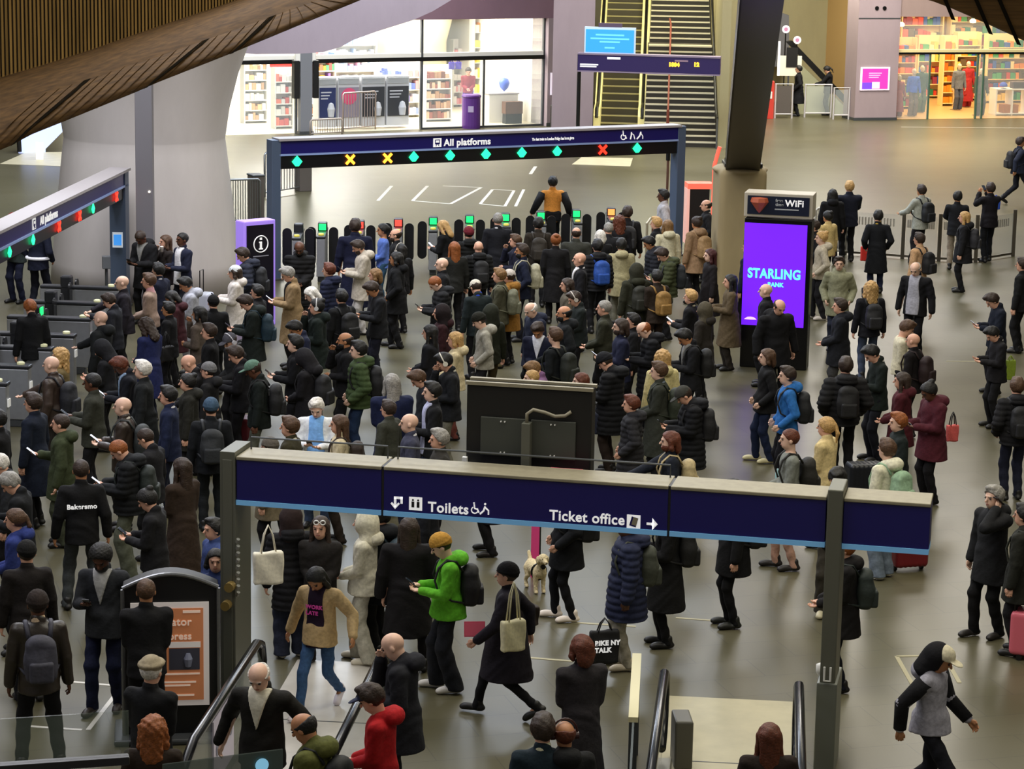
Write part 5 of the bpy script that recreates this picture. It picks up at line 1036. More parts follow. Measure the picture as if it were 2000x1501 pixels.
# far left background: lit escalator end
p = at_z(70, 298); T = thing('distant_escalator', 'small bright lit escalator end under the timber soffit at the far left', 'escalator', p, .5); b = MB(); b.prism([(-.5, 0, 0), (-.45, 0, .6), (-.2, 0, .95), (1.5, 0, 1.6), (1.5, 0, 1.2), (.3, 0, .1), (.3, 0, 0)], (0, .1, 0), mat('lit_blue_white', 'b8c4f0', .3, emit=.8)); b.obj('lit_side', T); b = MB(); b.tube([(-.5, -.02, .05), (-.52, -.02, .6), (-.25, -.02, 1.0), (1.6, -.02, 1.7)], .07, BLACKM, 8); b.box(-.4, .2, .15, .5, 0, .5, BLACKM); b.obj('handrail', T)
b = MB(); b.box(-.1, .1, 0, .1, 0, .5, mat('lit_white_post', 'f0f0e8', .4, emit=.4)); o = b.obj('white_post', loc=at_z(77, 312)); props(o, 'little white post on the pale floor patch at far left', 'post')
# glass fence on the right with posts
fp = [(1650, 497), (1762, 505), (1833, 510), (1905, 512), (1978, 500)]
tp = mat('fence_post', '5c564c', .4, .4)
T = thing('glass_fence', 'clear glass fence with slim dark posts on the right of the concourse', 'fence', at_z(*fp[1]))
for i, p in enumerate(fp):
    c = at_z(*p)-at_z(*fp[1]); b = MB(); b.box(c.x-.04, c.x+.04, c.y-.03, c.y+.03, 0, 1.08, tp); b.obj('post', T)
for p, q in zip(fp[:-1], fp[1:]):
    a = at_z(*p)-at_z(*fp[1]); c = at_z(*q)-at_z(*fp[1]); d = (c-a).normalized()*.06; b = MB(); b.prism([a+d+Vector((0, 0, .1)), c-d+Vector((0, 0, .1)), c-d+Vector((0, 0, 1.0)), a+d+Vector((0, 0, 1.0))], (0, .012, 0), mat('fence_glass', 'c8d0cc', .05, alpha=.18)); g = b.obj('glass_pane', T)
    b = MB(); n = 14
    for k in range(n): e = a.lerp(c, .12+.76*k/n); b.box(e.x-.018, e.x+.018, e.y-.004, e.y, .72, .9, mat('frosted_dash', 'a09c94', .6, alpha=.6))
    b.obj('frosted_dashes', g); b = MB(); b.prism([a+Vector((0, 0, .04)), c+Vector((0, 0, .04)), c+Vector((0, 0, .09)), a+Vector((0, 0, .09))], (0, .03, 0), tp); b.obj('bottom_rail', T)
a = at_z(1990, 470); railing('railing', 'white barred railing between the kiosk and the glass fence', ((1590, 500), (1662, 500)), 1.1, 16, col=mat('rail_white', 'b8b4a8', .4, .3))
# small props on the ground
c = at_z(1044, 1122); b = MB(); b.box(-.05, .05, -.12, .12, 0, 1.1, mat('pink_banner', 'c43a74', .5, emit=.15)); b.box(-.055, .055, -.13, .13, 1.0, 1.1, mat('pink_banner_light', 'e070a8', .5, emit=.15)); b.box(.05, .07, -.12, .12, 0, 1.1, BLACKP); o = b.obj('banner_stand', loc=c); props(o, 'slim pink stand seen edge on behind the little dog', 'stand')
# ------------------------------------------------------------------ light
def area(name, loc, size, power, col, rot=(0, 0, 0), sy=None):
    l = bpy.data.lights.new(name, 'AREA'); l.energy = power; l.color = col; l.size = size
    if sy: l.shape = 'RECTANGLE'; l.size_y = sy
    o = bpy.data.objects.new(name, l); C.objects.link(o); o.location = loc; o.rotation_euler = rot; return o
for x, y, p, c in ((-9, 30, 900, (.93, .92, 1)), (0, 24, 780, (1, .95, .82)), (8, 30, 600, (1, .92, .70)), (-8, 44, 2000, (.93, .94, 1)), (13, 82, 2200, (1, .95, .88)), (-16, 66, 1200, (.95, .95, 1)), (1, 42, 1000, (.99, .96, .90)), (9, 46, 560, (1, .93, .74)),
                   (-6, 62, 2100, (.72, .84, 1)), (3, 62, 1500, (.80, .88, 1)), (11, 62, 1100, (1, .92, .80)), (-6, 74, 1500, (.85, .90, 1)), (8, 76, 1500, (1, .92, .8)), (-12, 20, 500, (.95, .94, 1)), (8, 18, 380, (1, .92, .70))):
    area('ceiling_lamp', (x, y, 12.5), 7, p*LK, c)
o = area('shop_lamp', FA.w((uL+uR)/2, 4, hT+.9), 9, 1500*LK, (1, .98, .92), sy=5); o.rotation_euler = (0, 0, FA.rz)
o = area('shop_lamp', FA.w((uL+uR)/2, 1.0, hT+.3), 9, 500*LK, (1, .98, .92), sy=1.2); o.rotation_euler = (math.radians(-25), 0, FA.rz)
o = area('warm_shop_lamp', FR.w((uP+UR)/2, 4, hR+1.2), 6, 800*LK, (1, .78, .42), sy=5); o.rotation_euler = (0, 0, FR.rz)
o = area('warm_shop_lamp', FR.w((uP+UR)/2, .8, hR+.3), 6, 220*LK, (1, .78, .42), sy=1.2); o.rotation_euler = (math.radians(-25), 0, FR.rz)
area('back_wall_fill', (10.3, 86, 8), 3, 500*LK, (1, .95, .8)); area('back_wall_fill', (10.5, 90, 6), 2, 200*LK, (1, .95, .78))  # unseen fill lights, added to brighten the tan wall at back right
area('stair_lamp', FS.w(.5, 4, 8), 3, 500*LK, (1, .95, .7))
W = bpy.data.worlds.new('world'); bpy.context.scene.world = W; W.use_nodes = True
W.node_tree.nodes['Background'].inputs[0].default_value = (.46, .44, .42, 1); W.node_tree.nodes['Background'].inputs[1].default_value = .34
vsn = bpy.context.scene.view_settings; vsn.view_transform = 'Standard'; vsn.look = 'None'; vsn.exposure = 0; vsn.gamma = 1; vsn.use_curve_mapping = False

bpy.context.scene.cycles.sample_clamp_indirect = 2.0
# ------------------------------------------------------------------ the crowd
K = '131316'; N = '191d30'; G = '2c2d31'; O = '33352a'; BR = '2e2620'
CROWD = 0
GRP = 'commuters waiting in the concourse'
def p(x, y, h, d, a, l, hd, top, tc, bc, hair, hc, sk, label, ex='', fit='reg', shoe='141312', bp=None, ph=None, lit=0, hand=1):
    ctx = person(x, y, h, d, a, l, hd, top, tc, bc, hair, hc, sk, label, ex, fit, shoe); ctx[0]['group'] = GRP
    if bp: backpack(ctx, bp[0], bp[1])
    if ph: phone(ctx, ph, lit, hand=hand)
    return ctx
# --- left gates and around the round column
p(31, 412, 1.80, 150, 'cr', 's', 'd', 'ja', '2a3230', N, 'cap', '8a2a24', 'm', 'staff member in red cap behind the left gate sign, head showing above it')
p(73, 424, 1.82, -20, 'po', 'f', 'u', 'ja', '14182a', '10121e', 'short', 'k', 'm', 'staff member with white reflective waist band behind the left gates', 'band:e8e8f0', bp=None)
p(282, 444, 1.82, 150, 'ph', 's', 'D', 'pa', K, K, 'buzz', 'b', 'd', 'man in long black jacket looking down at his hands by the round column', 'vee:8a8a88', ph='dark phone held by the man leaning at the round column')
p(324, 459, 1.66, 120, 'mo', 's', 'u', 'ja', '2a2422', K, 'long', 'm', 'l', 'woman with long light brown hair eating beside the round column')
p(357, 454, 1.78, 130, 'ph', 's', 'u', 'su', '1e2236', '181a24', 'buzz', 'k', 'd', 'man in dark suit and open white shirt standing at the round column', 'shirt:e6e4e8 collar:e8e6ea', ph='phone held by the man in dark suit at the round column')
p(240, 537, 1.76, 100, 're', 'f', 'u', 'ja', '232028', K, 'none', 'g', 'p', 'bald man in dark jacket passing the left gates below the blue notice')
p(222, 570, 1.68, 80, 'pn', 's', 'd', 'ja', '1f2128', K, 'short', 'b', 'l', 'person in dark jacket stretching an arm over a left gate reader')
p(292, 534, 1.76, 88, 'cr', 'f', 'u', 'sh', '9c8678', N, 'short', 'm', 'l', 'man in beige jumper with pink shirt collar near the left gates', 'collar:dca8b0')
p(310, 514, 1.72, 60, 'st', 's', 'u', 'ja', N, N, 'short', 'k', 'l', 'person in navy jacket with light collar behind the beige jumper man', 'collar:c8c8d0')
p(372, 538, 1.72, 95, 'ph', 's', 'd', 'pa', 'a9acb8', '8e9098', 'short', 'k', 'm', 'person in pale grey blue coat with black hair below the suited man')
p(344, 566, 1.62, 85, 'st', 's', 'd', 'pa', '3c1c22', K, 'bob', 'k', 'm', 'person in dark maroon coat between the beige jumper and pale coat')
p(62, 584, 1.72, 30, 'st', 's', 'd', 'ja', '101114', K, 'short', 'o', 'l', 'person in black jacket with reflective back patch inside the left gates')
p(198, 606, 1.78, 70, 're', 'f', 'u', 'pa', '1a1d1f', K, 'none', 'w', 'p', 'bald man in dark coat at the reader of the left gates')
p(292, 620, 1.66, 55, 'cr', 's', 'd', 'co', '232a55', N, 'curly', 'b', 'l', 'woman with wavy brown hair in a blue coat with black shoulder bag')
p(390, 598, 1.66, 70, 'mo', 's', 'u', 'ja', '544a42', K, 'bob', 'k', 'm', 'person with black bob and brown grey coat beside the maroon coat')
p(417, 577, 1.64, 20, 'st', 's', 'u', 'ja', '101113', K, 'beanie', '0f0f10', 'l', 'black hooded figure in front of the white capped woman')
p(460, 519, 1.66, 92, 'ph', 's', 'u', 'pa', 'd6cfc9', 'c8bcb0', 'beanie', 'cfd3d6', 'l', 'woman in white coat and pale beanie holding a tablet by the column', 'u:bob-b', ph='dark tablet held by the woman in white coat')
p(484, 481, 1.80, 85, 'po', 's', 'd', 'pu', '262a38', K, 'short', 'b', 'l', 'man in navy puffer standing directly before the letter i totem', 'collar:b8bac4', bp=('16181e', 'black backpack worn by the navy puffer man at the totem'))
p(208, 664, 1.66, 80, 'ph', 's', 'd', 'ja', '191a1e', K, 'hood', '1a1b1f', 'l', 'person with dark hood up left of the phone reading suit man')
p(118, 680, 1.64, 90, 'st', 's', 'u', 'ja', '6e6040', K, 'curly', 'y', 'l', 'woman with blonde wavy hair behind the bald man in leather')
p(102, 694, 1.78, 78, 're', 'f', 'u', 'ja', '3a2e28', '2a2624', 'none', 'g', 'p', 'bald man in brown leather jacket reaching the near left gates', 'lea', bp=('181a22', 'dark backpack with white mark on the brown leather man'))
p(250, 690, 1.76, 95, 'ph', 's', 'D', 'su', '15171f', K, 'short', 'r', 'd', 'man in black suit and pale blue shirt looking down at a phone', 'vee:8fa8c8', ph='white phone held by the man in pale blue shirt', lit=1)
p(280, 704, 1.78, 88, 'st', 's', 'u', 'co', '1b1e20', K, 'short', 'w', 'p', 'white haired man in long black coat in the left crowd')
p(330, 590, 1.60, 80, 'st', 's', 'u', 'ja', K, K, 'short', 'k', 'm', 'short dark figure half hidden behind the maroon coat')
p(182, 728, 1.80, 85, 'ph', 's', 'u', 'ja', '35372f', K, 'buzz', 'k', 'd', 'tall man in dark olive jacket right of the bald leather man', ph='phone held by the tall man in dark olive jacket')
p(66, 768, 1.78, 72, 'st', 's', 'u', 'co', '161d2c', K, 'short', 'b', 'l', 'man in long dark navy coat facing the near left gates')
p(120, 808, 1.72, 90, 'p1', 's', 'u', 'pa', '38402a', '3b3f30', 'buzz', 'b', 'l', 'man in green parka holding up a phone at lower left', ph='phone raised by the man in green parka', lit=.4)
p(242, 774, 1.78, 88, 'ph', 's', 'u', 'ja', '352c27', K, 'none', 'b', 'p', 'bald man in brown leather jacket with white shirt collar', 'lea collar:e6e2da', bp=('2a2f30', 'grey backpack on the bald man with white collar'), ph='pale blue phone of the bald man with white collar', lit=.6)
p(296, 834, 1.70, 70, 'st', 's', 'd', 'ja', '1b1b1f', K, 'buzz', 'b', 'l', 'person with cropped brown hair behind the man with copper hair')
p(250, 852, 1.76, 92, 'ph', 's', 'D', 'pu', '15171a', '565a4c', 'buzz', 'o', 'l', 'man with short copper hair and loose olive trousers using his phone', '', 'wide', bp=('1c2522', 'dark backpack of the man with short copper hair'), ph='white phone of the man with short copper hair', lit=.6)
p(12, 882, 1.74, 100, 'st', 's', 'd', 'ja', '26282c', K, 'short', 'w', 'l', 'white haired person cut by the left edge')
p(-4, 800, 1.74, 80, 'st', 's', 'u', 'ja', K, K, 'short', 'k', 'l', 'dark coated figure mostly outside the left edge')
p(38, 915, 1.76, 85, 'ph', 's', 'D', 'ja', '17191c', '1a1e30', 'short', 'g', 'l', 'grey haired man in black jacket bowing his head at the left edge')
p(31, 994, 1.64, 88, 'cr', 's', 'u', 'ho', '2d3a78', K, 'pony', 'm', 'l', 'woman with brown ponytail in blue fleece at the left edge')
p(52, 1057, 1.72, 20, 'st', 's', 'u', 'co', '1e1a19', K, 'beanie', '131313', 'l', 'figure in black beanie and dark coat below the blue fleece woman')
c = p(158, 895, 1.80, 15, 'ba', 'v', 'u', 'ja', '121214', '3e4244', 'buzz', 'b', 'm', 'man in black jacket with white lettering on the back and grey trousers')
text('Bakersmo', .075, TXT, c[0], (-.17, -.1415, 1.22), (math.pi/2, 0, 0), 'back_lettering', .002)
p(356, 894, 1.70, 50, 'cr', 's', 'u', 'lo', '33271f', '2a201a', 'xlong', 'b', 'l', 'woman with very long dark hair in a long brown coat')
p(301, 952, 1.70, 80, 'ph', 's', 'd', 'ja', '1a1a1d', '141418', 'bun', 'k', 'l', 'person with black hair bun and black jacket looking at a phone', ph='dark phone of the person with black hair bun')
p(412, 778, 1.76, 10, 'st', 's', 'u', 'ja', '14171b', '15191c', 'beanie', '3c5268', 'l', 'person in blue grey beanie with black backpack in left crowd', bp=('22262a', 'black backpack of the blue grey beanie wearer'))
p(421, 1072, 1.62, 185, 'st', 's', 'u', 'ja', '2c3a66', K, 'bob', 'k', 'l', 'dark haired face looking up between advert board and sign post')
p(419, 1012, 1.62, 120, 'st', 's', 'u', 'ja', '3a4a7c', K, 'short', 'k', 'l', 'person in blue top half hidden behind the left sign post')
p(202, 1057, 1.80, 172, 'p1', 'f', 'd', 'ja', '25272b', '181d36', 'afro', 'k', 'd', 'bearded man in dark grey jacket walking towards the camera', 'beard:k vee:a8a8a6', ph='dark phone held by the man in grey quarter zip', shoe='2a221e')
p(73, 1152, 1.80, 15, 'st', 'v', 'u', 'ja', '2b241d', K, 'beanie', '2b2320', 'd', 'person in brown leather jacket with grey shoulder bag at lower left', 'lea collar:c8b090', bp=('3c3c48', 'shiny grey backpack at the lower left corner'))
p(285, 1130, 1.76, 12, 'cr', 's', 'u', 'ja', '161618', K, 'buzz', 'm', 'm', 'man with cropped hair standing in front of the orange advert board')
p(294, 1284, 1.74, -20, 'cr', 's', 'u', 'ja', '17181a', K, 'flat', '9c9078', 'l', 'person in beige flat cap and black jacket below the advert board', 'u:bald-w')
p(298, 1400, 1.66, 0, 'st', 's', 'u', 'ja', '2a2018', K, 'curly', 'o', 'l', 'woman with long auburn curls cut by the bottom edge')
# --- centre left crowd
p(380, 688, 1.76, 92, 'cr', 's', 'd', 'ja', '1f1f22', K, 'none', 'b', 'l', 'bald man in dark jacket beside a fluffy grey bobble')
p(410, 632, 1.72, 88, 'cr', 's', 'u', 'ja', '18181b', K, 'short', 'b', 'l', 'man with short brown hair in black jacket left of the grey cap')
p(458, 646, 1.68, 130, 'cr', 's', 'd', 'ja', '1d1e20', K, 'cap', '4a4a52', 'l', 'person in grey cap with pale headphones', 'phones:c8c8d0')
p(472, 672, 1.76, 88, 'ph', 's', 'd', 'ja', '131318', '111116', 'short', 'b', 'l', 'man in black jacket holding a small white flower of paper')
p(506, 700, 1.76, 92, 'st', 's', 'd', 'ja', '131a18', '505248', 'cap', '5a7868', 'd', 'man in sage green cap with black jacket and backpack', bp=('101114', 'black backpack of the man in sage green cap'))
p(368, 730, 1.66, 95, 'st', 's', 'u', 'pa', '24241f', K, 'bun', 'k', 'l', 'woman with black tied hair behind the navy suit man')
p(330, 754, 1.76, 88, 'st', 's', 'u', 'su', '1d2540', N, 'short', 'k', 'l', 'man in navy suit with white collar in left crowd', 'collar:e8e8ec')
p(408, 708, 1.62, 80, 'st', 's', 'u', 'pa', '1c1c1e', K, 'beanie', '6e6e70', 'l', 'short person in grey bobble hat behind the bald man')
p(494, 570, 1.76, 92, 'ph', 's', 'D', 'pa', '1a211f', K, 'short', 'b', 'l', 'man bowed over a phone with teal backpack below the totem', bp=('17303e', 'teal blue backpack below the letter i totem'), ph='phone of the man with teal backpack')
p(504, 556, 1.66, 75, 'st', 's', 'u', 'ja', K, K, 'short', 'k', 'l', 'dark haired figure behind the man with teal backpack')
p(586, 466, 1.84, 178, 'cr', 's', 'd', 'ru', '141416', K, 'bald', 'k', 'd', 'bald bearded man in black puffer facing the camera at the far gates', 'beard:k')
p(572, 518, 1.80, 95, 'ph', 's', 'd', 'co', '8e7757', '17171c', 'short', 'g', 'l', 'man in long tan trench coat looking at a white phone', 'vee:20222a', ph='white phone of the tan trench coat man', lit=.8)
p(617, 558, 1.68, 95, 'cr', 's', 'd', 'ja', '15181a', K, 'bob', 'w', 'p', 'person with pale blonde bob in black right of the trench coat')
p(644, 514, 1.72, 70, 'st', 's', 'u', 'pu', '1b2038', K, 'short', 'r', 'l', 'person with reddish brown hair and navy puffer near the far gates')
p(694, 428, 1.92, 10, 'st', 's', 'u', 'lo', '12162e', '12162e', 'short', 'b', 'm', 'tall broad man in long navy coat at the far gates', 'w:1.15')
p(709, 466, 1.78, 98, 'ph', 's', 'd', 'pa', 'b9b0a2', 'b8b4b0', 'short', 'b', 'l', 'bearded man in cream jacket looking at his phone', 'beard:b', ph='phone of the bearded man in cream jacket')
p(749, 437, 1.68, 100, 'cr', 's', 'u', 'sh', '5b78c4', '2c4a62', 'pony', 'k', 'm', 'woman in light blue cardigan near the far gates')
p(774, 446, 1.74, 92, 'st', 's', 'u', 'ja', '1c1d20', K, 'bald', 'b', 'l', 'bald bearded man right of the light blue cardigan', 'beard:b')
p(740, 544, 1.78, 100, 'ph', 's', 'D', 'ja', '1a1b1f', '1a1c2a', 'short', 'b', 'm', 'man in black jacket bowed over a phone in the empty gap', ph='phone of the man bowed in the empty gap')
p(734, 524, 1.64, 90, 'st', 's', 'u', 'ja', '24242a', K, 'bob', 'l', 'l', 'person with fair brown hair behind the bowed man')
p(775, 492, 1.74, 85, 'po', 'f', 'u', 'pa', '121316', K, 'bob', 'k', 'm', 'person in long black coat with white collar facing left', 'collar:e0dce4')
p(783, 476, 1.68, 40, 'st', 's', 'u', 'ja', K, K, 'bob', 'k', 'm', 'dark haired person with pale headband behind the white collar', 'phones:b8b4ac')
p(620, 584, 1.74, 92, 'mo', 's', 'u', 'pa', '18211e', K, 'bun', 'k', 'l', 'person in dark jacket with white piping holding hand to face', 'phones:d8d8d8')
p(590, 620, 1.68, 110, 'st', 's', 'D', 'ja', '1d2238', K, 'short', 'k', 'm', 'dark haired person in navy bowing beside the piped jacket')
p(668, 566, 1.72, 40, 'st', 's', 'u', 'ja', '131416', K, 'short', 'k', 'l', 'person in black jacket seen from behind with a large backpack', bp=('0f1012', 'large black backpack in front of the tall navy coat'))
p(676, 648, 1.76, 95, 'mo', 's', 'u', 'ja', '151518', K, 'bald', 'b', 'm', 'bearded man with hand at his mouth beside the green puffer', 'beard:k')
p(702, 666, 1.80, 97, 'po', 's', 'u', 'pu', '3a4a2b', '1b2c48', 'short', 'k', 'p', 'man in bright moss green puffer and blue jeans facing left', shoe='cfc8b8', bp=('14151a', 'black backpack of the moss green puffer man'))
p(578, 654, 1.78, 92, 'ph', 's', 'u', 'ja', '121317', '16161a', 'short', 'k', 'p', 'dark haired pale man in black jacket looking left with a phone', ph='white phone of the dark haired pale man')
p(603, 682, 1.74, 70, 'cr', 's', 'd', 'pa', '1a191d', K, 'hood', '1b1a1e', 'l', 'person with black hood up right of the dark haired pale man', bp=('15161a', 'bulky black bag behind the hooded person'))
p(568, 814, 1.76, 80, 'st', 's', 'u', 'ja', '33301f', K, 'short', 'm', 'l', 'man with brown hair and dark olive jacket behind the foreground sign', 'collar:e0dccc')
p(528, 855, 1.6, 80, 'st', 's', 'u', 'pa', '6e6450', K, 'beanie', '5c564e', 'l', 'person in fluffy grey brown hood just above the foreground sign')
p(620, 771, 1.76, 175, 'ph', 's', 'd', 'sh', 'e8ecf4', '40506c', 'short', 'w', 'p', 'grey haired man in light blue gilet and white shirt with glasses', 'shirt:7fb4f4 w:1.08', ph='white phone of the man in light blue gilet', lit=.6)
p(664, 810, 1.68, 92, 'ph', 's', 'u', 'ja', 'd2c4a2', '2c241e', 'xlong', 'm', 'l', 'woman with long brown hair and cream jacket above the sign', bp=('2a1e16', 'brown bag on the woman in cream jacket'))
p(766, 730, 1.82, 15, 'cr', 's', 'u', 'co', '182040', N, 'long', 'g', 'l', 'person with ash blonde hair in a broad navy coat', 'w:1.1')
p(760, 782, 1.6, 60, 'st', 's', 'u', 'ja', '3a3c34', K, 'short', 'b', 'l', 'person in grey green jacket hidden behind the navy coat')
p(802, 806, 1.78, 92, 'st', 's', 'u', 'su', '3d3f52', '2a2c3c', 'none', 'y', 'p', 'bald man in grey suit and white collar above the sign', 'collar:ececf2')
p(860, 838, 1.76, 100, 'st', 's', 'u', 'ja', '2e2c28', K, 'short', 'g', 'l', 'grey haired man in dark jacket left of the monitor post')
p(846, 746, 1.80, 100, 'ph', 's', 'u', 'su', '16171a', '3a4560', 'short', 'k', 'p', 'man in black coat and pale shirt left of the monitor', 'shirt:b8bcdc')
p(832, 716, 1.72, 100, 'st', 's', 'D', 'ja', '262930', K, 'short', 'm', 'l', 'man with brown hair and burgundy collar bowing his head', 'collar:5c2530')
p(880, 686, 1.78, 95, 'mo', 's', 'd', 'ja', '1a1c20', '6e6c60', 'short', 'k', 'l', 'man in black jacket with big white hood beside the monitor', 'collar:d8d4c4 phones:d8d4c4')
p(890, 648, 1.66, 85, 'cr', 's', 'u', 'ho', 'cdbf9a', '5c3028', 'bob', 'y', 'l', 'blonde woman in cream top behind the white hooded man')
p(841, 634, 1.68, 75, 'cr', 's', 'u', 'ja', '191a20', K, 'xlong', 'k', 'l', 'woman with long black hair and black jacket facing left')
p(862, 596, 1.70, 95, 'st', 's', 'u', 'pa', '2e1418', K, 'hood', '1e1618', 'l', 'person in dark red coat with dark hood up')
p(863, 534, 1.76, 98, 'ph', 's', 'D', 'pu', '18191c', K, 'buzz', 'o', 'p', 'man with cropped ginger hair holding a red phone', ph='red phone of the cropped ginger man', lit=0)
p(865, 502, 1.76, 92, 'st', 's', 'u', 'ja', '15161a', K, 'none', 'b', 'p', 'bald man in black jacket behind the ginger man')
p(872, 429, 1.68, 60, 'ph', 's', 'd', 'ja', '121215', '1a1c28', 'long', 'y', 'l', 'blonde woman in black holding up a phone at the far gates', ph='phone held by the blonde woman at far gates', lit=.4)
p(888, 472, 1.70, 20, 'st', 's', 'u', 'ja', '20211f', K, 'xlong', 'o', 'l', 'woman with very long light brown hair seen from behind')
p(916, 443, 1.74, 20, 'st', 's', 'u', 'pu', '141515', K, 'beanie', '6a1f2a', 'l', 'person in burgundy beanie and black puffer at the far gates')
p(935, 470, 1.68, 15, 'st', 's', 'u', 'pu', '18191a', K, 'none', 'k', 'l', 'dark puffer coat figure behind the burgundy beanie', bp=('16171a', 'black backpack below the burgundy beanie'))
p(973, 415, 1.90, 5, 'st', 's', 'u', 'co', '16171d', N, 'buzz', 'g', 'l', 'tall man with shaved head in long black coat at the far gates', 'collar:d8d8dc')
p(1008, 458, 1.70, 90, 'mo', 's', 'u', 'ja', '1c1e30', K, 'short', 'm', 'l', 'person with brown hair raising a hand to the face')
p(1021, 476, 1.80, 95, 'po', 's', 'u', 'ja', '161c30', '14141c', 'short', 'b', 'm', 'bearded man in navy jacket with cream backpack', 'beard:k', bp=('a8a48c', 'cream and grey backpack of the bearded navy man'))
p(934, 545, 1.72, 30, 'st', 's', 'd', 'ja', '1b2426', K, 'cap', 'c8c2b4', 'l', 'person in off white cap with bright blue hood', 'collar:2a4ac8')
p(977, 524, 1.74, 85, 'cr', 's', 'u', 'ja', '4b4a3a', '5a5138', 'short', 'l', 'l', 'man in camouflage trousers with striped fleece bag', bp=('6b6c58', 'olive striped fleece bag beside the mustard coat'))
p(996, 526, 1.68, 60, 'st', 's', 'u', 'pa', '8a6128', K, 'cap', 'b8b0a8', 'l', 'person in mustard brown coat and pale cap')
p(946, 608, 1.70, 95, 'po', 's', 'd', 'ho', '9d9a8e', '1a1a1c', 'beanie', '1c1d16', 'p', 'person in pale grey hoodie and black beanie facing left')
p(958, 596, 1.70, 30, 'st', 's', 'u', 'ja', '23261b', '4a4128', 'hood', '23261c', 'l', 'dark green hooded figure behind the pale grey hoodie')
p(1052, 425, 1.78, 5, 'st', 's', 'u', 'ja', '2c261f', K, 'short', 'k', 'l', 'man in dark brown jacket with backpack under the orange vest', bp=('2a241c', 'dark brown backpack under the orange vest'))
p(1086, 457, 1.72, 5, 'st', 's', 'u', 'co', '141315', K, 'bun', 'o', 'l', 'woman with auburn pinned hair in long black coat')
p(1126, 443, 1.76, 0, 'st', 's', 'u', 'ja', '34352f', K, 'bald', 'b', 'l', 'man with thinning hair in dark grey green coat at the gates', 'w:1.1')
p(1134, 492, 1.80, 92, 'st', 's', 'u', 'su', '131318', K, 'none', 'b', 'l', 'bald man in black suit and white shirt in centre crowd', 'vee:e8e6ea collar:e8e6ea')
p(1109, 543, 1.66, 95, 'st', 's', 'u', 'ja', '5a5448', K, 'bob', 'b', 'l', 'woman with brown bob and taupe jacket facing left')
p(1132, 566, 1.68, 100, 'cr', 's', 'd', 'ja', '1d2322', K, 'short', 'b', 'l', 'person wearing pale over ear headphones in centre crowd', 'phones:cfc6bc')
p(1046, 586, 1.74, 120, 'st', 's', 'd', 'pa', '1d2234', K, 'bald', 'w', 'p', 'elderly white haired man in navy jacket looking down')
p(1104, 596, 1.78, 95, 'po', 's', 'u', 'pa', '16191c', K, 'bald', 'k', 't', 'bald man with dark beard and light collar', 'beard:k collar:b8b0a0')
p(1054, 620, 1.78, 165, 'cr', 's', 'D', 'su', '171b30', '14182a', 'short', 'b', 'm', 'man in navy suit and white shirt looking down near the monitor', 'vee:d8dce8')
p(1086, 640, 1.76, 60, 're', 's', 'u', 'sh', '15191d', K, 'short', 'm', 'p', 'man with brown hair pointing his bare arm to the left', bp=('20251f', 'dark strapped bag on the pointing man'))
p(1056, 700, 1.62, 90, 'st', 's', 'D', 'ja', '76547a', K, 'short', 'l', 'l', 'person with mauve scarf just above the monitor')
p(1040, 722, 1.62, 100, 'st', 's', 'u', 'ja', '4a4038', K, 'buzz', 'y', 'p', 'person with short blond hair peeking over the monitor')
p(1136, 728, 1.62, 95, 'st', 's', 'u', 'ja', '2c2420', K, 'bob', 'r', 'p', 'brown haired person peeking over the right monitor corner')
# --- far staff and centre right
c = p(1080, 345, 1.80, 8, 'al', 's', 'u', 'ja', 'd08a3c', '121214', 'short', 'k', 'l', 'staff member in orange vest walking away beyond the far gates')
inst('sleeves', top_mesh('al', 's', 'sh'), cloth('121214'), c[0], M=Matrix.Diagonal((1.0, .5, 1, 1))); b = MB(); b.box(-.17, .17, -.17, .17, .80, 1.04, cloth('121214')); b.obj('lower_jacket', c[0], bevel=.05)
for q in (1, -1):
    S_, E_2, W_2 = c[2][q][:3]; b = MB(); b.tube([S_+Vector((q*.03, 0, 0)), E_2, W_2], [.092, .082, .06], cloth('121214'), 12); b.obj('sleeve', c[0], smooth=True)
p(1297, 370, 1.84, 88, 'po', 's', 'u', 'ja', 'b9b6bc', K, 'short', 'k', 'd', 'staff member in pale reflective top at the right gate sign post')
p(1381, 389, 1.76, 92, 'po', 's', 'u', 'co', '1b1b1e', K, 'bald', 'b', 'l', 'man with receding hair in black coat at the plinth', 'collar:c8c0b8')
p(1226, 403, 1.82, 5, 'st', 's', 'u', 'ja', '151417', K, 'short', 'b', 'm', 'tall dark clad person at the right end of the gates', bp=('26262a', 'patterned black backpack at the right end of gates'))
p(1210, 421, 1.68, 10, 'st', 's', 'u', 'ja', '17161a', K, 'curly', 'r', 'l', 'woman with red brown curly hair seen from behind')
p(1189, 434, 1.76, 8, 'st', 's', 'u', 'ja', '1d1e22', K, 'buzz', 'g', 'l', 'man with short grey hair and dark suit jacket seen from behind')
p(1173, 449, 1.66, 15, 'st', 's', 'u', 'ja', K, K, 'bob', 'w', 'l', 'person with pale blonde hair behind the grey haired man')
p(1283, 424, 1.72, 70, 'st', 's', 'u', 'ja', '16171a', K, 'short', 'y', 'l', 'person with wavy blond hair in black facing left near the gates')
p(1305, 429, 1.70, 15, 'st', 's', 'u', 'ho', 'cdc6a8', 'a8a088', 'long', 'l', 'l', 'woman with fair hair and cream hooded coat seen from behind')
p(1362, 423, 1.76, 40, 'st', 's', 'u', 'pa', '94775a', '17161a', 'bun', 'b', 'm', 'person in tan coat left of the plinth', bp=('a08058', 'tan backpack of the tan coat wearer'))
p(1388, 486, 1.66, 105, 'st', 's', 'u', 'co', '1c181a', K, 'long', 'v', 'p', 'pale woman with red hair and black coat under the plinth')
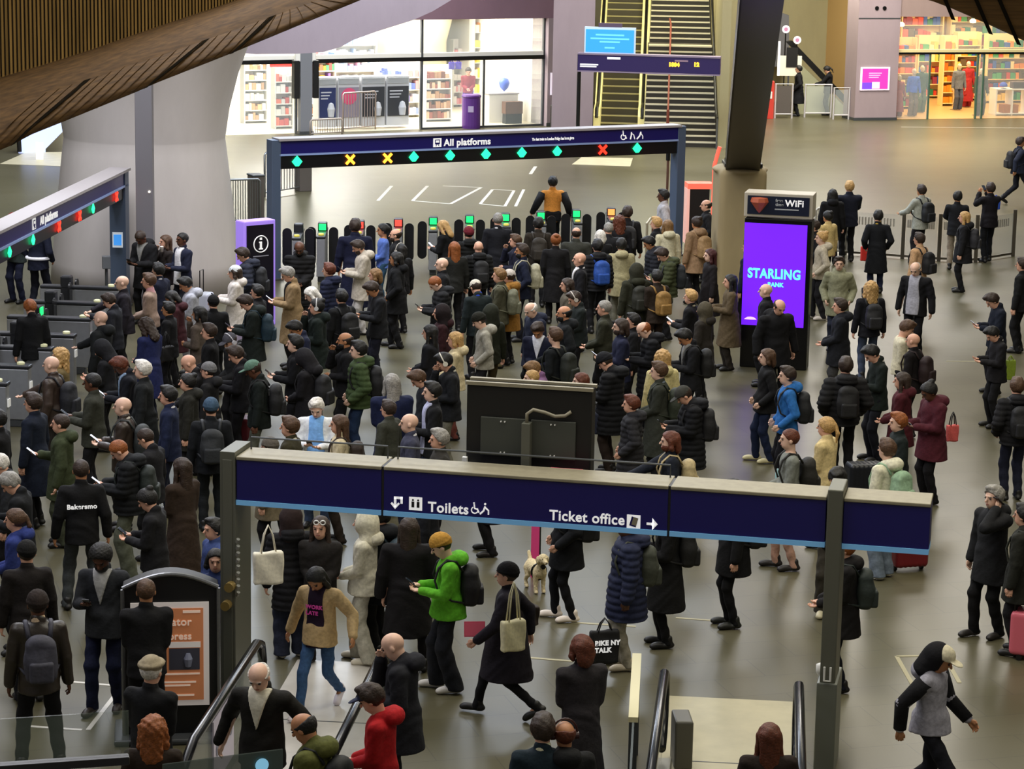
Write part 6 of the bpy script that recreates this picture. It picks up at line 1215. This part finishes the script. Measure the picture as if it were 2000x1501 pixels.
p(1168, 468, 1.76, 20, 'st', 's', 'u', 'pu', '1a1a1c', K, 'short', 'k', 'l', 'black haired man in black puffer with a blue bag', bp=('1f4a9c', 'bright blue drawstring bag in the centre crowd'))
p(1214, 466, 1.70, 5, 'st', 's', 'u', 'pa', 'a8a07c', '6c6a5c', 'short', 'k', 'l', 'person in pale beige hooded jacket seen from behind')
p(1277, 459, 1.74, 95, 'st', 's', 'd', 'pu', '20222a', K, 'short', 'k', 'm', 'black haired man in dark puffer with down turned face')
p(1306, 479, 1.76, 100, 'ph', 's', 'D', 'pu', '3f442c', K, 'short', 'b', 'l', 'man in olive green puffer bowed over a phone', bp=('20242a', 'dark teal backpack of the olive puffer man'), ph='phone of the olive puffer man', lit=.8)
p(1243, 516, 1.72, 20, 'st', 's', 'u', 'pa', '2b2c20', '2a2e2e', 'hood', '2b2b20', 'l', 'person in dark olive parka in the centre right crowd', bp=('23241c', 'dark olive shoulder bag on the parka wearer'))
p(1284, 528, 1.66, 30, 'cr', 's', 'u', 'ja', '2c231c', '281c14', 'short', 'k', 'l', 'person with brown coat and mustard leather backpack', bp=('8c6a34', 'mustard leather backpack in the centre right crowd'))
p(1428, 536, 1.68, 95, 'ph', 's', 'u', 'co', '574a36', '2b2620', 'xlong', 'k', 'l', 'woman with long black hair and patterned brown coat by the kiosk', ph='lit phone of the long haired woman by the kiosk', lit=1.5)
p(1351, 566, 1.68, 70, 'ph', 's', 'u', 'ja', '151417', K, 'short', 'y', 'l', 'person with short wavy blond hair and black jacket', 'collar:b8b098', ph='white phone of the wavy blond haired person', lit=.6)
p(1376, 592, 1.64, 60, 'st', 's', 'u', 'pa', '2e2a26', K, 'hood', '4a4436', 'l', 'person in dark coat with furry hood left of the kiosk')
p(1182, 586, 1.78, 80, 'cr', 's', 'u', 'ja', '35362a', K, 'buzz', 'g', 'l', 'man with thinning grey hair and olive jacket')
p(1214, 622, 1.76, 95, 'ph', 's', 'u', 'ja', '20243c', K, 'bob', 'b', 'p', 'bearded man with shoulder length brown hair and navy jacket', 'beard:b collar:d8d8c8', ph='white phone of the long haired bearded man', lit=.8)
p(1238, 612, 1.66, 90, 'st', 's', 'u', 'ja', K, K, 'short', 'k', 'l', 'dark haired person between the long haired man and bald man')
p(1272, 622, 1.78, 95, 'ph', 's', 'D', 'ru', '131419', K, 'bald', 'o', 'p', 'bald man in black coat bowed over a bright phone', ph='bright phone of the bald man in black coat', lit=1.5)
p(1352, 636, 1.76, 98, 'ph', 's', 'D', 'ja', '17181c', K, 'short', 'k', 'm', 'black haired man in black jacket looking down at phone', 'vee:8a8a88', bp=('0f1013', 'black backpack of the black haired man left of the kiosk'), ph='phone of the black haired man left of the kiosk')
p(1464, 470, 1.80, 60, 'st', 's', 'u', 'ja', '1a1e34', K, 'short', 'b', 'l', 'person in navy almost hidden behind the kiosk left edge')
p(1197, 684, 1.80, 70, 'ph', 's', 'D', 'ru', '141518', '2e241f', 'beanie', '16171c', 'l', 'big person in black puffer coat and black beanie', 'w:1.12', ph='phone of the big person in black puffer coat')
p(1235, 772, 1.66, 85, 'po', 's', 'u', 'ru', '28282c', K, 'short', 'r', 'l', 'short haired woman in charcoal quilted coat facing left')
p(1289, 707, 1.78, 85, 'cr', 's', 'u', 'co', '33362f', K, 'short', 'm', 'p', 'man in long grey green coat facing left', 'collar:7c8894', bp=('2a3124', 'dark green backpack of the long grey green coat'))
p(1295, 684, 1.68, 20, 'st', 's', 'u', 'ho', 'cfc38e', '7a7460', 'curly', 'y', 'l', 'person with blond curls and cream hooded top')
p(1352, 747, 1.76, 97, 'ph', 's', 'D', 'ru', '121317', '101014', 'cap', '3c3c38', 'l', 'man in grey cap and black puffer using a phone', 'w:1.08', bp=('121318', 'black backpack of the man in grey cap'), ph='phone of the man in grey cap')
p(1311, 842, 1.74, 93, 're', 's', 'u', 'ja', '1a1f2a', K, 'bob', 'r', 'p', 'bearded long haired person with cream backpack above the sign', 'beard:r', bp=('b8a67c', 'cream backpack just above the foreground sign'))
# --- around the kiosk and fence
p(1627, 369, 1.68, 0, 'st', 's', 'u', 'pa', '111114', K, 'long', 'k', 'l', 'woman with black hair in black coat at the fence')
p(1660, 354, 1.80, 12, 'ra', 's', 'u', 'ja', '1b1e2c', K, 'short', 'y', 'l', 'blond man in dark jacket leaning on the fence', 'w:1.12')
p(1618, 412, 1.66, 40, 'st', 's', 'u', 'ja', 'c8b078', K, 'bun', 'k', 'm', 'woman in pale yellow top behind the kiosk')
p(1592, 430, 1.68, 90, 'po', 's', 'u', 'ja', '18181c', K, 'short', 'b', 'l', 'dark clad person partly hidden behind the kiosk right edge')
c = p(1606, 452, 1.72, 92, 'po', 'f', 'u', 'ho', 'b5ab98', '16151a', 'bun', 'y', 'p', 'woman in black and white checked fleece beside the kiosk', shoe='c8c0b8')
p(1640, 501, 1.72, 172, 'po', 's', 'u', 'pa', '8a8a70', '232838', 'short', 'b', 'p', 'young man in sage green jacket with dark shoulders facing camera', 'collar:3a362e')
p(1716, 411, 1.72, 0, 'po', 's', 'u', 'co', '121419', '232a44', 'short', 'k', 'l', 'person in black coat with yellow collar at the fence', 'collar:b89a3c')
p(1643, 583, 1.74, 85, 'cr', 's', 'u', 'pa', '181a20', '3a3a3a', 'short', 'b', 'l', 'man with short brown curls and dark navy coat below the sage jacket')
p(1702, 550, 1.70, 10, 'st', 's', 'u', 'ja', '131319', '3a4458', 'curly', 'y', 'l', 'woman with long blonde hair seen from behind', bp=('1c1c20', 'dark backpack beside the long blonde hair'))
p(1498, 553, 1.76, 75, 'st', 's', 'u', 'ja', '17171c', K, 'none', 'b', 'p', 'bald man passing directly in front of the purple screen')
p(1518, 579, 1.80, 205, 'ba', 's', 'd', 'pa', '101013', '101012', 'bald', 'b', 'l', 'heavy man in black coat in front of the kiosk', 'w:1.15')
p(1801, 361, 1.76, 35, 'ra', 's', 'u', 'ja', 'a3a69c', '1c1b20', 'short', 'b', 'm', 'man in pale grey jacket leaning on the glass fence', bp=('16181c', 'black backpack of the pale grey jacket man'))
p(1871, 374, 1.72, -10, 'ra', 's', 'u', 'ja', '17181d', '8c8070', 'short', 'k', 'm', 'man in dark jacket leaning on the fence with striped sleeve')
p(1885, 413, 1.68, 75, 'st', 's', 'u', 'pa', '1a1a1e', K, 'long', 'y', 'l', 'woman with dark blonde hair and grey backpack near the fence', bp=('26262c', 'grey black backpack of the woman near the fence'))
p(1936, 357, 1.78, 20, 'pt', 'f', 'u', 'ja', '161318', '14161c', 'short', 'b', 'm', 'man raising a phone to photograph at the fence', ph='phone raised at the fence')
p(1993, 265, 1.80, -80, 'wa', 'w', 'u', 'ja', '232838', '14141a', 'short', 'b', 'm', 'man striding right at the right edge above the fence', bp=('17181e', 'round black backpack of the striding man'))
p(1797, 455, 1.70, 50, 'st', 's', 'u', 'ja', 'c9a27c', K, 'short', 'b', 'l', 'person in peach top with black backpack', bp=('14151a', 'black backpack on the peach top'))
p(1792, 507, 1.80, 150, 'ba', 's', 'd', 'su', '131317', '101014', 'bald', 'g', 'p', 'man in open black jacket over a light grey shirt', 'shirt:a8a8b4 w:1.1')
p(1952, 567, 1.76, 95, 'ph', 's', 'D', 'ja', '141a28', '14141a', 'short', 'b', 'l', 'man in dark navy bowed over a glowing phone at right', ph='glowing phone at the right edge', lit=2)
p(1999, 504, 1.74, 60, 'st', 's', 'u', 'ja', '17181a', K, 'short', 'b', 'l', 'dark clad person cut by the right edge behind the glowing phone')
p(1952, 632, 1.66, 100, 'ph', 's', 'D', 'ja', '18171a', K, 'short', 'k', 'l', 'black haired person with white scarf holding a yellow cup at right', 'collar:e8e4e4')
p(1988, 738, 1.74, 10, 'po', 's', 'u', 'pu', '19191c', '1d2032', 'short', 'm', 'l', 'person with brown hair in black jacket at the right edge', bp=('15161a', 'black bag on the brown haired person at the right edge'))
p(1762, 622, 1.74, -90, 'cr', 's', 'd', 'sh', 'cfc8ae', K, 'short', 'm', 'l', 'man in cream shirt facing right and eating from a paper bag')
p(1786, 650, 1.66, 60, 'st', 's', 'u', 'ja', '161214', K, 'none', 'k', 'l', 'dark coat behind the cream shirted man', bp=('241214', 'dark red backpack beside the cream shirted man'))
p(1718, 667, 1.80, 100, 'ph', 's', 'D', 'su', '18201d', '12141c', 'short', 'k', 'l', 'man in dark green suit holding a white phone', 'collar:d8d4cc', ph='white phone of the man in dark green suit', lit=.5)
p(1764, 727, 1.66, 75, 'cr', 's', 'u', 'pa', '4a1a22', K, 'xlong', 'b', 'l', 'woman with long brown hair and dark red coat')
p(1826, 743, 1.74, 110, 'ph', 's', 'd', 'pa', '4b1b26', '121114', 'bun', 'k', 'd', 'woman in burgundy coat with black hair bun', 'w:1.06', ph='phone of the woman in burgundy coat', lit=.6)
p(1757, 806, 1.72, 95, 'st', 's', 'u', 'ja', '18201f', K, 'short', 'o', 'p', 'young man with ginger blond hair and dark green jacket')
p(1735, 858, 1.76, 45, 'st', 's', 'u', 'ho', 'e2dfc6', '6a7684', 'short', 'm', 'p', 'young man in white hoodie with sage green backpack', '', 'wide', 'e6e2cc', bp=('93b394', 'sage green backpack on the white hoodie'))
p(1500, 681, 1.70, 95, 'po', 'f', 'u', 'ja', '141416', '16203a', 'bob', 'm', 'p', 'woman with shoulder length brown hair below the kiosk', shoe='c8c098')
p(1540, 716, 1.76, 93, 'po', 's', 'u', 'ho', '2c6ab0', '121218', 'short', 'b', 'p', 'man in bright blue jacket facing left', bp=('17191d', 'black backpack of the bright blue jacket man'))
p(1653, 698, 1.80, 5, 'po', 's', 'u', 'pu', '1b1b1d', '0f0f12', 'short', 'b', 'l', 'man in wide black puffer seen from behind right of the blue jacket', 'w:1.1', bp=('101012', 'black backpack with white tags on the wide black puffer'))
p(1545, 837, 1.80, 95, 'cr', 'f', 'u', 'sh', '82867f', 'b08a78', 'buzz', 'r', 'p', 'young man in grey jumper holding a bottle above the sign', '', 'slim', '201c1c', bp=('16140f', 'black backpack of the young man in grey jumper'))
p(1616, 815, 1.72, 60, 'cr', 's', 'u', 'ja', 'd5c08c', 'c8b488', 'pony', 'y', 'l', 'woman with blonde ponytail and cream jacket above the sign')
p(1637, 905, 1.84, 172, 'ph', 's', 'd', 'ja', '17171b', '38342c', 'short', 'k', 'l', 'black haired young man facing camera behind the right sign post', '', 'wide', 'd0c8a8', ph='glowing phone of the young man behind the right sign post', lit=2.5)
# --- below the foreground sign
p(1652, 1048, 1.70, 92, 'cr', 's', 'u', 'pa', '161415', '10141e', 'bun', 'o', 'l', 'person in black leggings right of the right sign post', '', 'slim', bp=('26302e', 'dark teal backpack with red patch right of the sign post'))
p(1110, 926, 1.74, 95, 'po', 'f', 'u', 'pa', '101216', '0e1014', 'short', 'k', 'l', 'person in black with white trainers standing right of the dog', '', 'slim', 'e8dcd0', bp=('101114', 'large black bag under the Ticket office lettering'))
p(1228, 1004, 1.74, 95, 'st', 's', 'u', 'ru', '232840', '9a9484', 'short', 'k', 'd', 'person in navy padded coat and pale trousers carrying a black tote', 'w:1.15', 'reg', 'c8bca4', bp=('3b3f35', 'olive grey backpack on the navy padded coat'))
p(1306, 972, 1.72, 95, 'ph', 's', 'u', 'co', '131314', '0f0f10', 'short', 'k', 'l', 'person in long black coat under the right arrow', '', 'slim', bp=('131314', 'black backpack on the long black coat under the arrow'))
p(1438, 938, 1.74, 97, 'st', 's', 'u', 'pa', '111113', '0d0d0f', 'short', 'k', 'l', 'person in black with legs showing under the blank sign panel', '', 'slim', '1c1e1a', bp=('121214', 'dark backpack under the blank sign panel'))
p(962, 826, 1.7, 95, 'st', 'v', 'u', 'co', '10121a', K, 'short', 'k', 'l', 'dark coated person with boots directly under the sign centre')
p(836, 925, 1.72, 80, 'st', 's', 'u', 'co', '14161c', K, 'short', 'k', 'l', 'dark figure standing behind the green jacket boy')
p(745, 985, 1.72, 60, 'st', 's', 'u', 'pa', '15171c', '141414', 'short', 'k', 'l', 'dark figure between the grey tracksuit and long haired woman', bp=('334450', 'grey and teal rucksack beside the grey tracksuit'))
p(568, 990, 1.70, 15, 'st', 's', 'u', 'ru', '17171a', '2b3040', 'hood', '2c201f', 'l', 'person in brown hood and long black coat carrying a white tote', '', 'wide', 'd8d4cc')
p(626, 1008, 1.66, 170, 'cr', 's', 'u', 'ja', '211e1c', '1d1b1a', 'xlong', 'b', 'l', 'woman in black with white framed sunglasses on her head')
p(714, 1000, 1.70, 80, 'cr', 'f', 'u', 'ho', 'c9c4b0', 'b6b2a2', 'hood', 'd0cbb4', 'l', 'person in pale grey tracksuit with cream hood', '', 'wide', 'd8d0bc')
p(799, 1008, 1.74, 0, 'st', 'v', 'u', 'co', '141214', '121012', 'xlong', 'b', 'l', 'woman with long dark hair and wide black coat under Toilets', 'w:1.15', 'slim')
p(877, 1038, 1.74, 95, 'ph', 'f', 'd', 'ho', '62b52c', '1c1e24', 'beanie', 'b98a3a', 'p', 'boy in bright green jacket and mustard beanie', '', 'wide', 'e6e2da', bp=('17171a', 'large black backpack of the bright green jacket boy'), ph='phone of the bright green jacket boy')
c = p(993, 1093, 1.68, 80, 'wa', 'w', 'u', 'co', '1e1a22', K, 'beanie', '0e0d0e', 'l', 'person in black hat and dark coat walking left with a white tote', '', 'slim')
c = p(625, 1090, 1.64, 160, 'al', 'w', 'D', 'ja', 'c2a678', '3a5880', 'long', 'k', 'm', 'girl in beige jacket and jeans stepping onto the escalator', 'shirt:231428', 'slim', 'e4dce4')

for w_, z_ in (('WORK', 1.24), ('LATE', 1.17)): text(w_, .058, mat('pink_shirt_print', 'c03c8c', .5, emit=.1), c[0], (.085, .162, z_), (math.pi/2, 0, math.pi), 'shirt_lettering', .002)
c = p(512, 1282, 1.78, 165, 'al', 's', 'd', 'su', '1a1916', '161514', 'bald', 'w', 'p', 'elderly bald man in black jacket and open white shirt on the escalator', 'vee:e0dcc8 collar:e0dcc8 w:1.1')
p(786, 1230, 1.78, 80, 'mo', 's', 'd', 'pa', '1d1e24', '15151a', 'none', 'b', 'p', 'bald man in dark coat with hand on face beside the escalator')
p(744, 1332, 1.74, 80, 'cr', 's', 'd', 'ho', 'a8181e', K, 'cap', '2a3048', 'l', 'person in red hooded jacket and navy cap beside the escalator', 'u:short-b')
p(612, 1388, 1.78, 70, 'cr', 's', 'd', 'pa', '575a2c', K, 'bald', 'k', 'm', 'man with balding dark hair and olive jacket at the bottom edge', bp=('15181a', 'black rucksack of the olive jacket man at the bottom edge'))
p(1138, 1240, 1.72, 20, 'cr', 's', 'u', 'lo', '2d2a2d', K, 'bob', 'r', 'l', 'woman with auburn hair and long dark coat with plum collar', 'collar:4a3048')
p(1104, 1407, 1.70, 10, 'st', 's', 'u', 'pa', '191a1c', K, 'bald', 'r', 'm', 'balding person with headphones at the bottom edge', 'phones:3a1c1c')
p(1061, 1397, 1.76, 8, 'st', 's', 'u', 'ja', '1c2a33', K, 'short', 'b', 'l', 'brown haired man with cream collar at the bottom edge', 'collar:e0dcb8')
p(1504, 1413, 1.66, 0, 'st', 's', 'u', 'ja', '2a201c', K, 'xlong', 'r', 'l', 'woman with long auburn hair on the right escalator')
c = p(1826, 1245, 1.72, -120, 'wa', 'w', 'd', 'ho', '9b9aa6', '15161e', 'cap', 'd8d0b4', 'm', 'man in white cap and pale grey hoodie with black sleeves striding right', '', 'reg', 'e0dccc')
for q in (1, -1):
    S_, E_2, W_2 = c[2][q][:3]; b = MB(); b.tube([S_+Vector((0, 0, .02)), S_.lerp(E_2, .5), E_2, W_2], [.082, .078, .068, .058], cloth('17171b'), 12); b.obj('sleeve', c[0], smooth=True)
inst('hood', hair_mesh('hood'), cloth('17171b'), c[0], M=headM(c[2], 'd') @ Matrix.Translation((0, -.03, -.02)))
p(1944, 949, 1.78, 125, 'cl', 'f', 'u', 'pa', '1c1d20', '101012', 'short', 'g', 'p', 'grey haired man holding a phone to his ear at right', shoe='2a2624', ph='phone at the ear of the grey haired man at right', hand=-1)
p(2004, 985, 1.74, 60, 'st', 's', 'u', 'pa', '23241f', K, 'short', 'k', 'l', 'dark clad person cut by the right edge behind the phone call', bp=('2a2e26', 'dark backpack cut by the right edge'))
# --- inside and beyond
p(915, 130, 1.76, 180, 'cr', 's', 'd', 'sh', '7a3038', '4a2c70', 'short', 'b', 'l', 'shop worker in maroon top behind the purple stand')
p(1561, 128, 1.76, 80, 'po', 's', 'u', 'co', '141418', '121216', 'short', 'k', 'l', 'staff member in black standing between the back gates')
p(1620, 128, 1.74, 70, 'ra', 's', 'd', 'ja', '121216', '15151a', 'pony', 'k', 'l', 'dark haired staff member leaning over at the back counter')
# --- carried and standing things
def at(px, py, z): q = at_z(px, py, z); return q
suitcase(at_z(482, 896), 1.3, '5c2028', 'dark red suitcase standing among the crowd left of the foreground sign', .4, .58, .26)
suitcase(at_z(1686, 996), .2, '10141c', 'large black suitcase beside the white hoodie', .52, .62, .3, 0)
suitcase(at_z(1773, 1112), .3, '7a1820', 'red suitcase showing under the right end of the foreground sign', .46, .36, .28, 0)
suitcase(at_z(1994, 1282), 1.2, 'd86878', 'pink suitcase cut by the right edge', .34, .5, .24, .4)
suitcase(at_z(402, 612), 1.3, 'b8bcc4', 'pale suitcase with raised black handle beside the round column', .36, .35, .24, .5)
bag('tote_bag', 'bag', at(524, 1108, 1.2), .3, 'e0dac6', 'white canvas tote hanging left of the brown hooded person', .95, 1.05, strap=.32, sy=1.2)
bag('tote_bag', 'bag', at(1002, 1240, 1.02), .5, 'd8d0a8', 'cream tote swinging from the walking person in black hat', .75, .95, strap=.42, sy=1.2)
c = bag('tote_bag', 'bag', at(1180, 1262, .34), .25, '0e0e10', 'black tote with white lettering hanging near the floor', .95, 1.1, strap=.16)
for w_, z_ in (('BIKE NY', .03), ('TALK', -.05)): text(w_, .075, TXT, c, (-.12, -.05, z_), FRONT, 'lettering', .003)
bag('handbag', 'bag', at(1028, 1200, 1.0), .6, '2c1e16', 'brown furry handbag behind the walking person in black hat', .62, .62, strap=0, sy=2.4)
bag('shopping_bag', 'bag', at(1688, 495, .62), .2, 'c0281e', 'red bag hanging left of the yellow collared black coat', .45, .9, strap=.15)
bag('shopping_bag', 'bag', at(1945, 398, .95), .2, '2a52b8', 'blue and white bag on the man photographing at the fence', .6, .75, strap=.1)
bag('handbag', 'bag', at(1860, 845, .85), .3, 'd8605c', 'coral pink bag behind the burgundy coat', .5, .7, strap=.2, scol='17171a')
bag('shopping_bag', 'bag', at(1973, 722, .40), .3, '8aa030', 'lime green bag at the right edge', .5, 1.0, strap=.1)
bag('handbag', 'bag', at(1693, 600, .0) + Vector((0, 0, .3)), .3, '2a2a30', 'dark holdall on the floor by the long blonde hair', .6, .6, strap=.0, sy=2)
bag('handbag', 'bag', at(325, 690, .9), .8, '111113', 'black shoulder bag on the wavy haired woman in blue coat', .7, .7, strap=.25, sy=1.5)
bag('handbag', 'bag', at(1166, 825, .75), 1.3, '1f2436', 'navy bag right of the monitor edge', .6, .9, strap=.1, sy=1.5)
bag('handbag', 'bag', at(127, 972, 1.0), .4, '55585a', 'crumpled grey plastic bag beside the lettered black jacket', .5, .5, strap=0, sy=2)
def slab(name, cat, c, rz, w, h, col, what, tilt=60, e=0):
    b = MB(); b.box(-w/2, w/2, -h/2, h/2, -.004, .004, mat('slab', col, .5, emit=e)); b.box(-w/2+.01, w/2-.01, -h/2+.01, h/2-.01, .004, .006, mat('slab_print', 'e8647c' if name == 'folder' else 'e8e8ea', .5, emit=e)); o = b.obj(name, loc=c); o.rotation_euler = (math.radians(tilt), 0, rz); return props(o, what, cat)
slab('folder', 'folder', at(927, 1228, .9), .1, .22, .16, 'e0506c', 'pink folder held out in front of the walking person in black hat', 75)
slab('paper_bag', 'paper', at(1779, 690, 1.35), .2, .1, .13, 'e8dcb0', 'paper food bag held by the cream shirted man', 70)
b = MB(); b.lathe([(.03, 0), (.034, .1), (.03, .16), (.012, .19), (.012, .21)], mat('bottle_blue', 'b8e0e4', .2, alpha=.8), 14); o = b.obj('water_bottle', smooth=True, loc=at(1518, 946, 1.02)); props(o, 'pale blue water bottle held by the young man in grey jumper', 'bottle')
b = MB(); b.lathe([(.028, 0), (.038, .1), (.04, .105), (.0, .12)], mat('cup_white', 'e8e0d8', .5), 14); o = b.obj('paper_cup', smooth=True, loc=at(316, 492, 1.38)); props(o, 'white paper cup held by the woman eating at the round column', 'cup')
b = MB(); b.lathe([(.035, 0), (.045, .12), (.047, .13), (.0, .14)], mat('cup_yellow', 'c8b050', .5), 14); o = b.obj('paper_cup', smooth=True, loc=at(1946, 692, 1.0)); props(o, 'yellow cup held at the right edge', 'cup')
# white framed sunglasses pushed up on the hair
hp = at_head(626, 1014, 1.64); b = MB()
for q in (1, -1): b.tube([(q*.036+.027*math.cos(a), 0, .024*math.sin(a)) for a in [2*math.pi*i/14 for i in range(15)]], .007, WHITEP, 6)
b.tube([(-.01, 0, 0), (.01, 0, 0)], .006, WHITEP, 6); o = b.obj('sunglasses', loc=(hp.x, hp.y-.14, hp.z+.0)); props(o, 'white framed sunglasses resting on the dark haired woman in black', 'sunglasses')
# ------------------------------------------------------------------ dog
dg = at_z(1046, 1152); T = thing('dog', 'small cream curly dog with dark harness by the pink stand', 'dog', dg, .35)
s = SDF((-.18, -.42, 0), (.18, .34, .62), .008)
s.cap((0, -.12, .27), (0, .16, .28), .085, .08, .03); s.cap((0, -.14, .28), (0, -.20, .42), .055, .05, .03)
s.ell((0, -.235, .46), (.062, .066, .062), .02); s.cap((0, -.28, .45), (0, -.335, .435), .034, .026, .015)
for q in (1, -1):
    s.ell((q*.062, -.215, .44), (.022, .03, .05), .01)
    s.cap((q*.05, -.13, .24), (q*.05, -.125, .13), .038, .026, .02); s.cap((q*.05, -.125, .13), (q*.05, -.14, .02), .026, .024, .01); s.cap((q*.05, -.145, .022), (q*.05, -.17, .02), .024, .02, .01)
    s.cap((q*.055, .15, .26), (q*.06, .12, .17), .052, .034, .02); s.cap((q*.06, .12, .17), (q*.06, .19, .10), .032, .022, .01); s.cap((q*.06, .19, .10), (q*.06, .165, .02), .022, .024, .01); s.cap((q*.06, .16, .02), (q*.06, .135, .02), .024, .02, .01)
s.cap((0, .2, .32), (0, .26, .42), .03, .02, .02); s.disp(lambda X, Y, Z: .004*np.sin(110*X+30*Z)*np.sin(100*Y)*np.sin(95*Z))
inst('body', s.mesh('body'), mat('cream_fur', 'd8c8a0', .9, 0, .2, 60, .5), T)
b = MB(); b.tube([(.092*math.cos(a), -.1, .265+.098*math.sin(a)) for a in [2*math.pi*i/20 for i in range(21)]], .016, BLACKM, 6); b.tube([(0, -.16, .36), (0, -.26, .36)], .03, BLACKM, 6); b.obj('harness', T)
b = MB(); b.lathe([(0, 0), (.012, .006), (0, .014)], BLACKP, 8, (0, -.36, .432)); [b.tube([(q*.025, -.292, .475), (q*.026, -.300, .475)], .009, BLACKP, 8) for q in (1, -1)]; b.obj('nose_and_eyes', T)
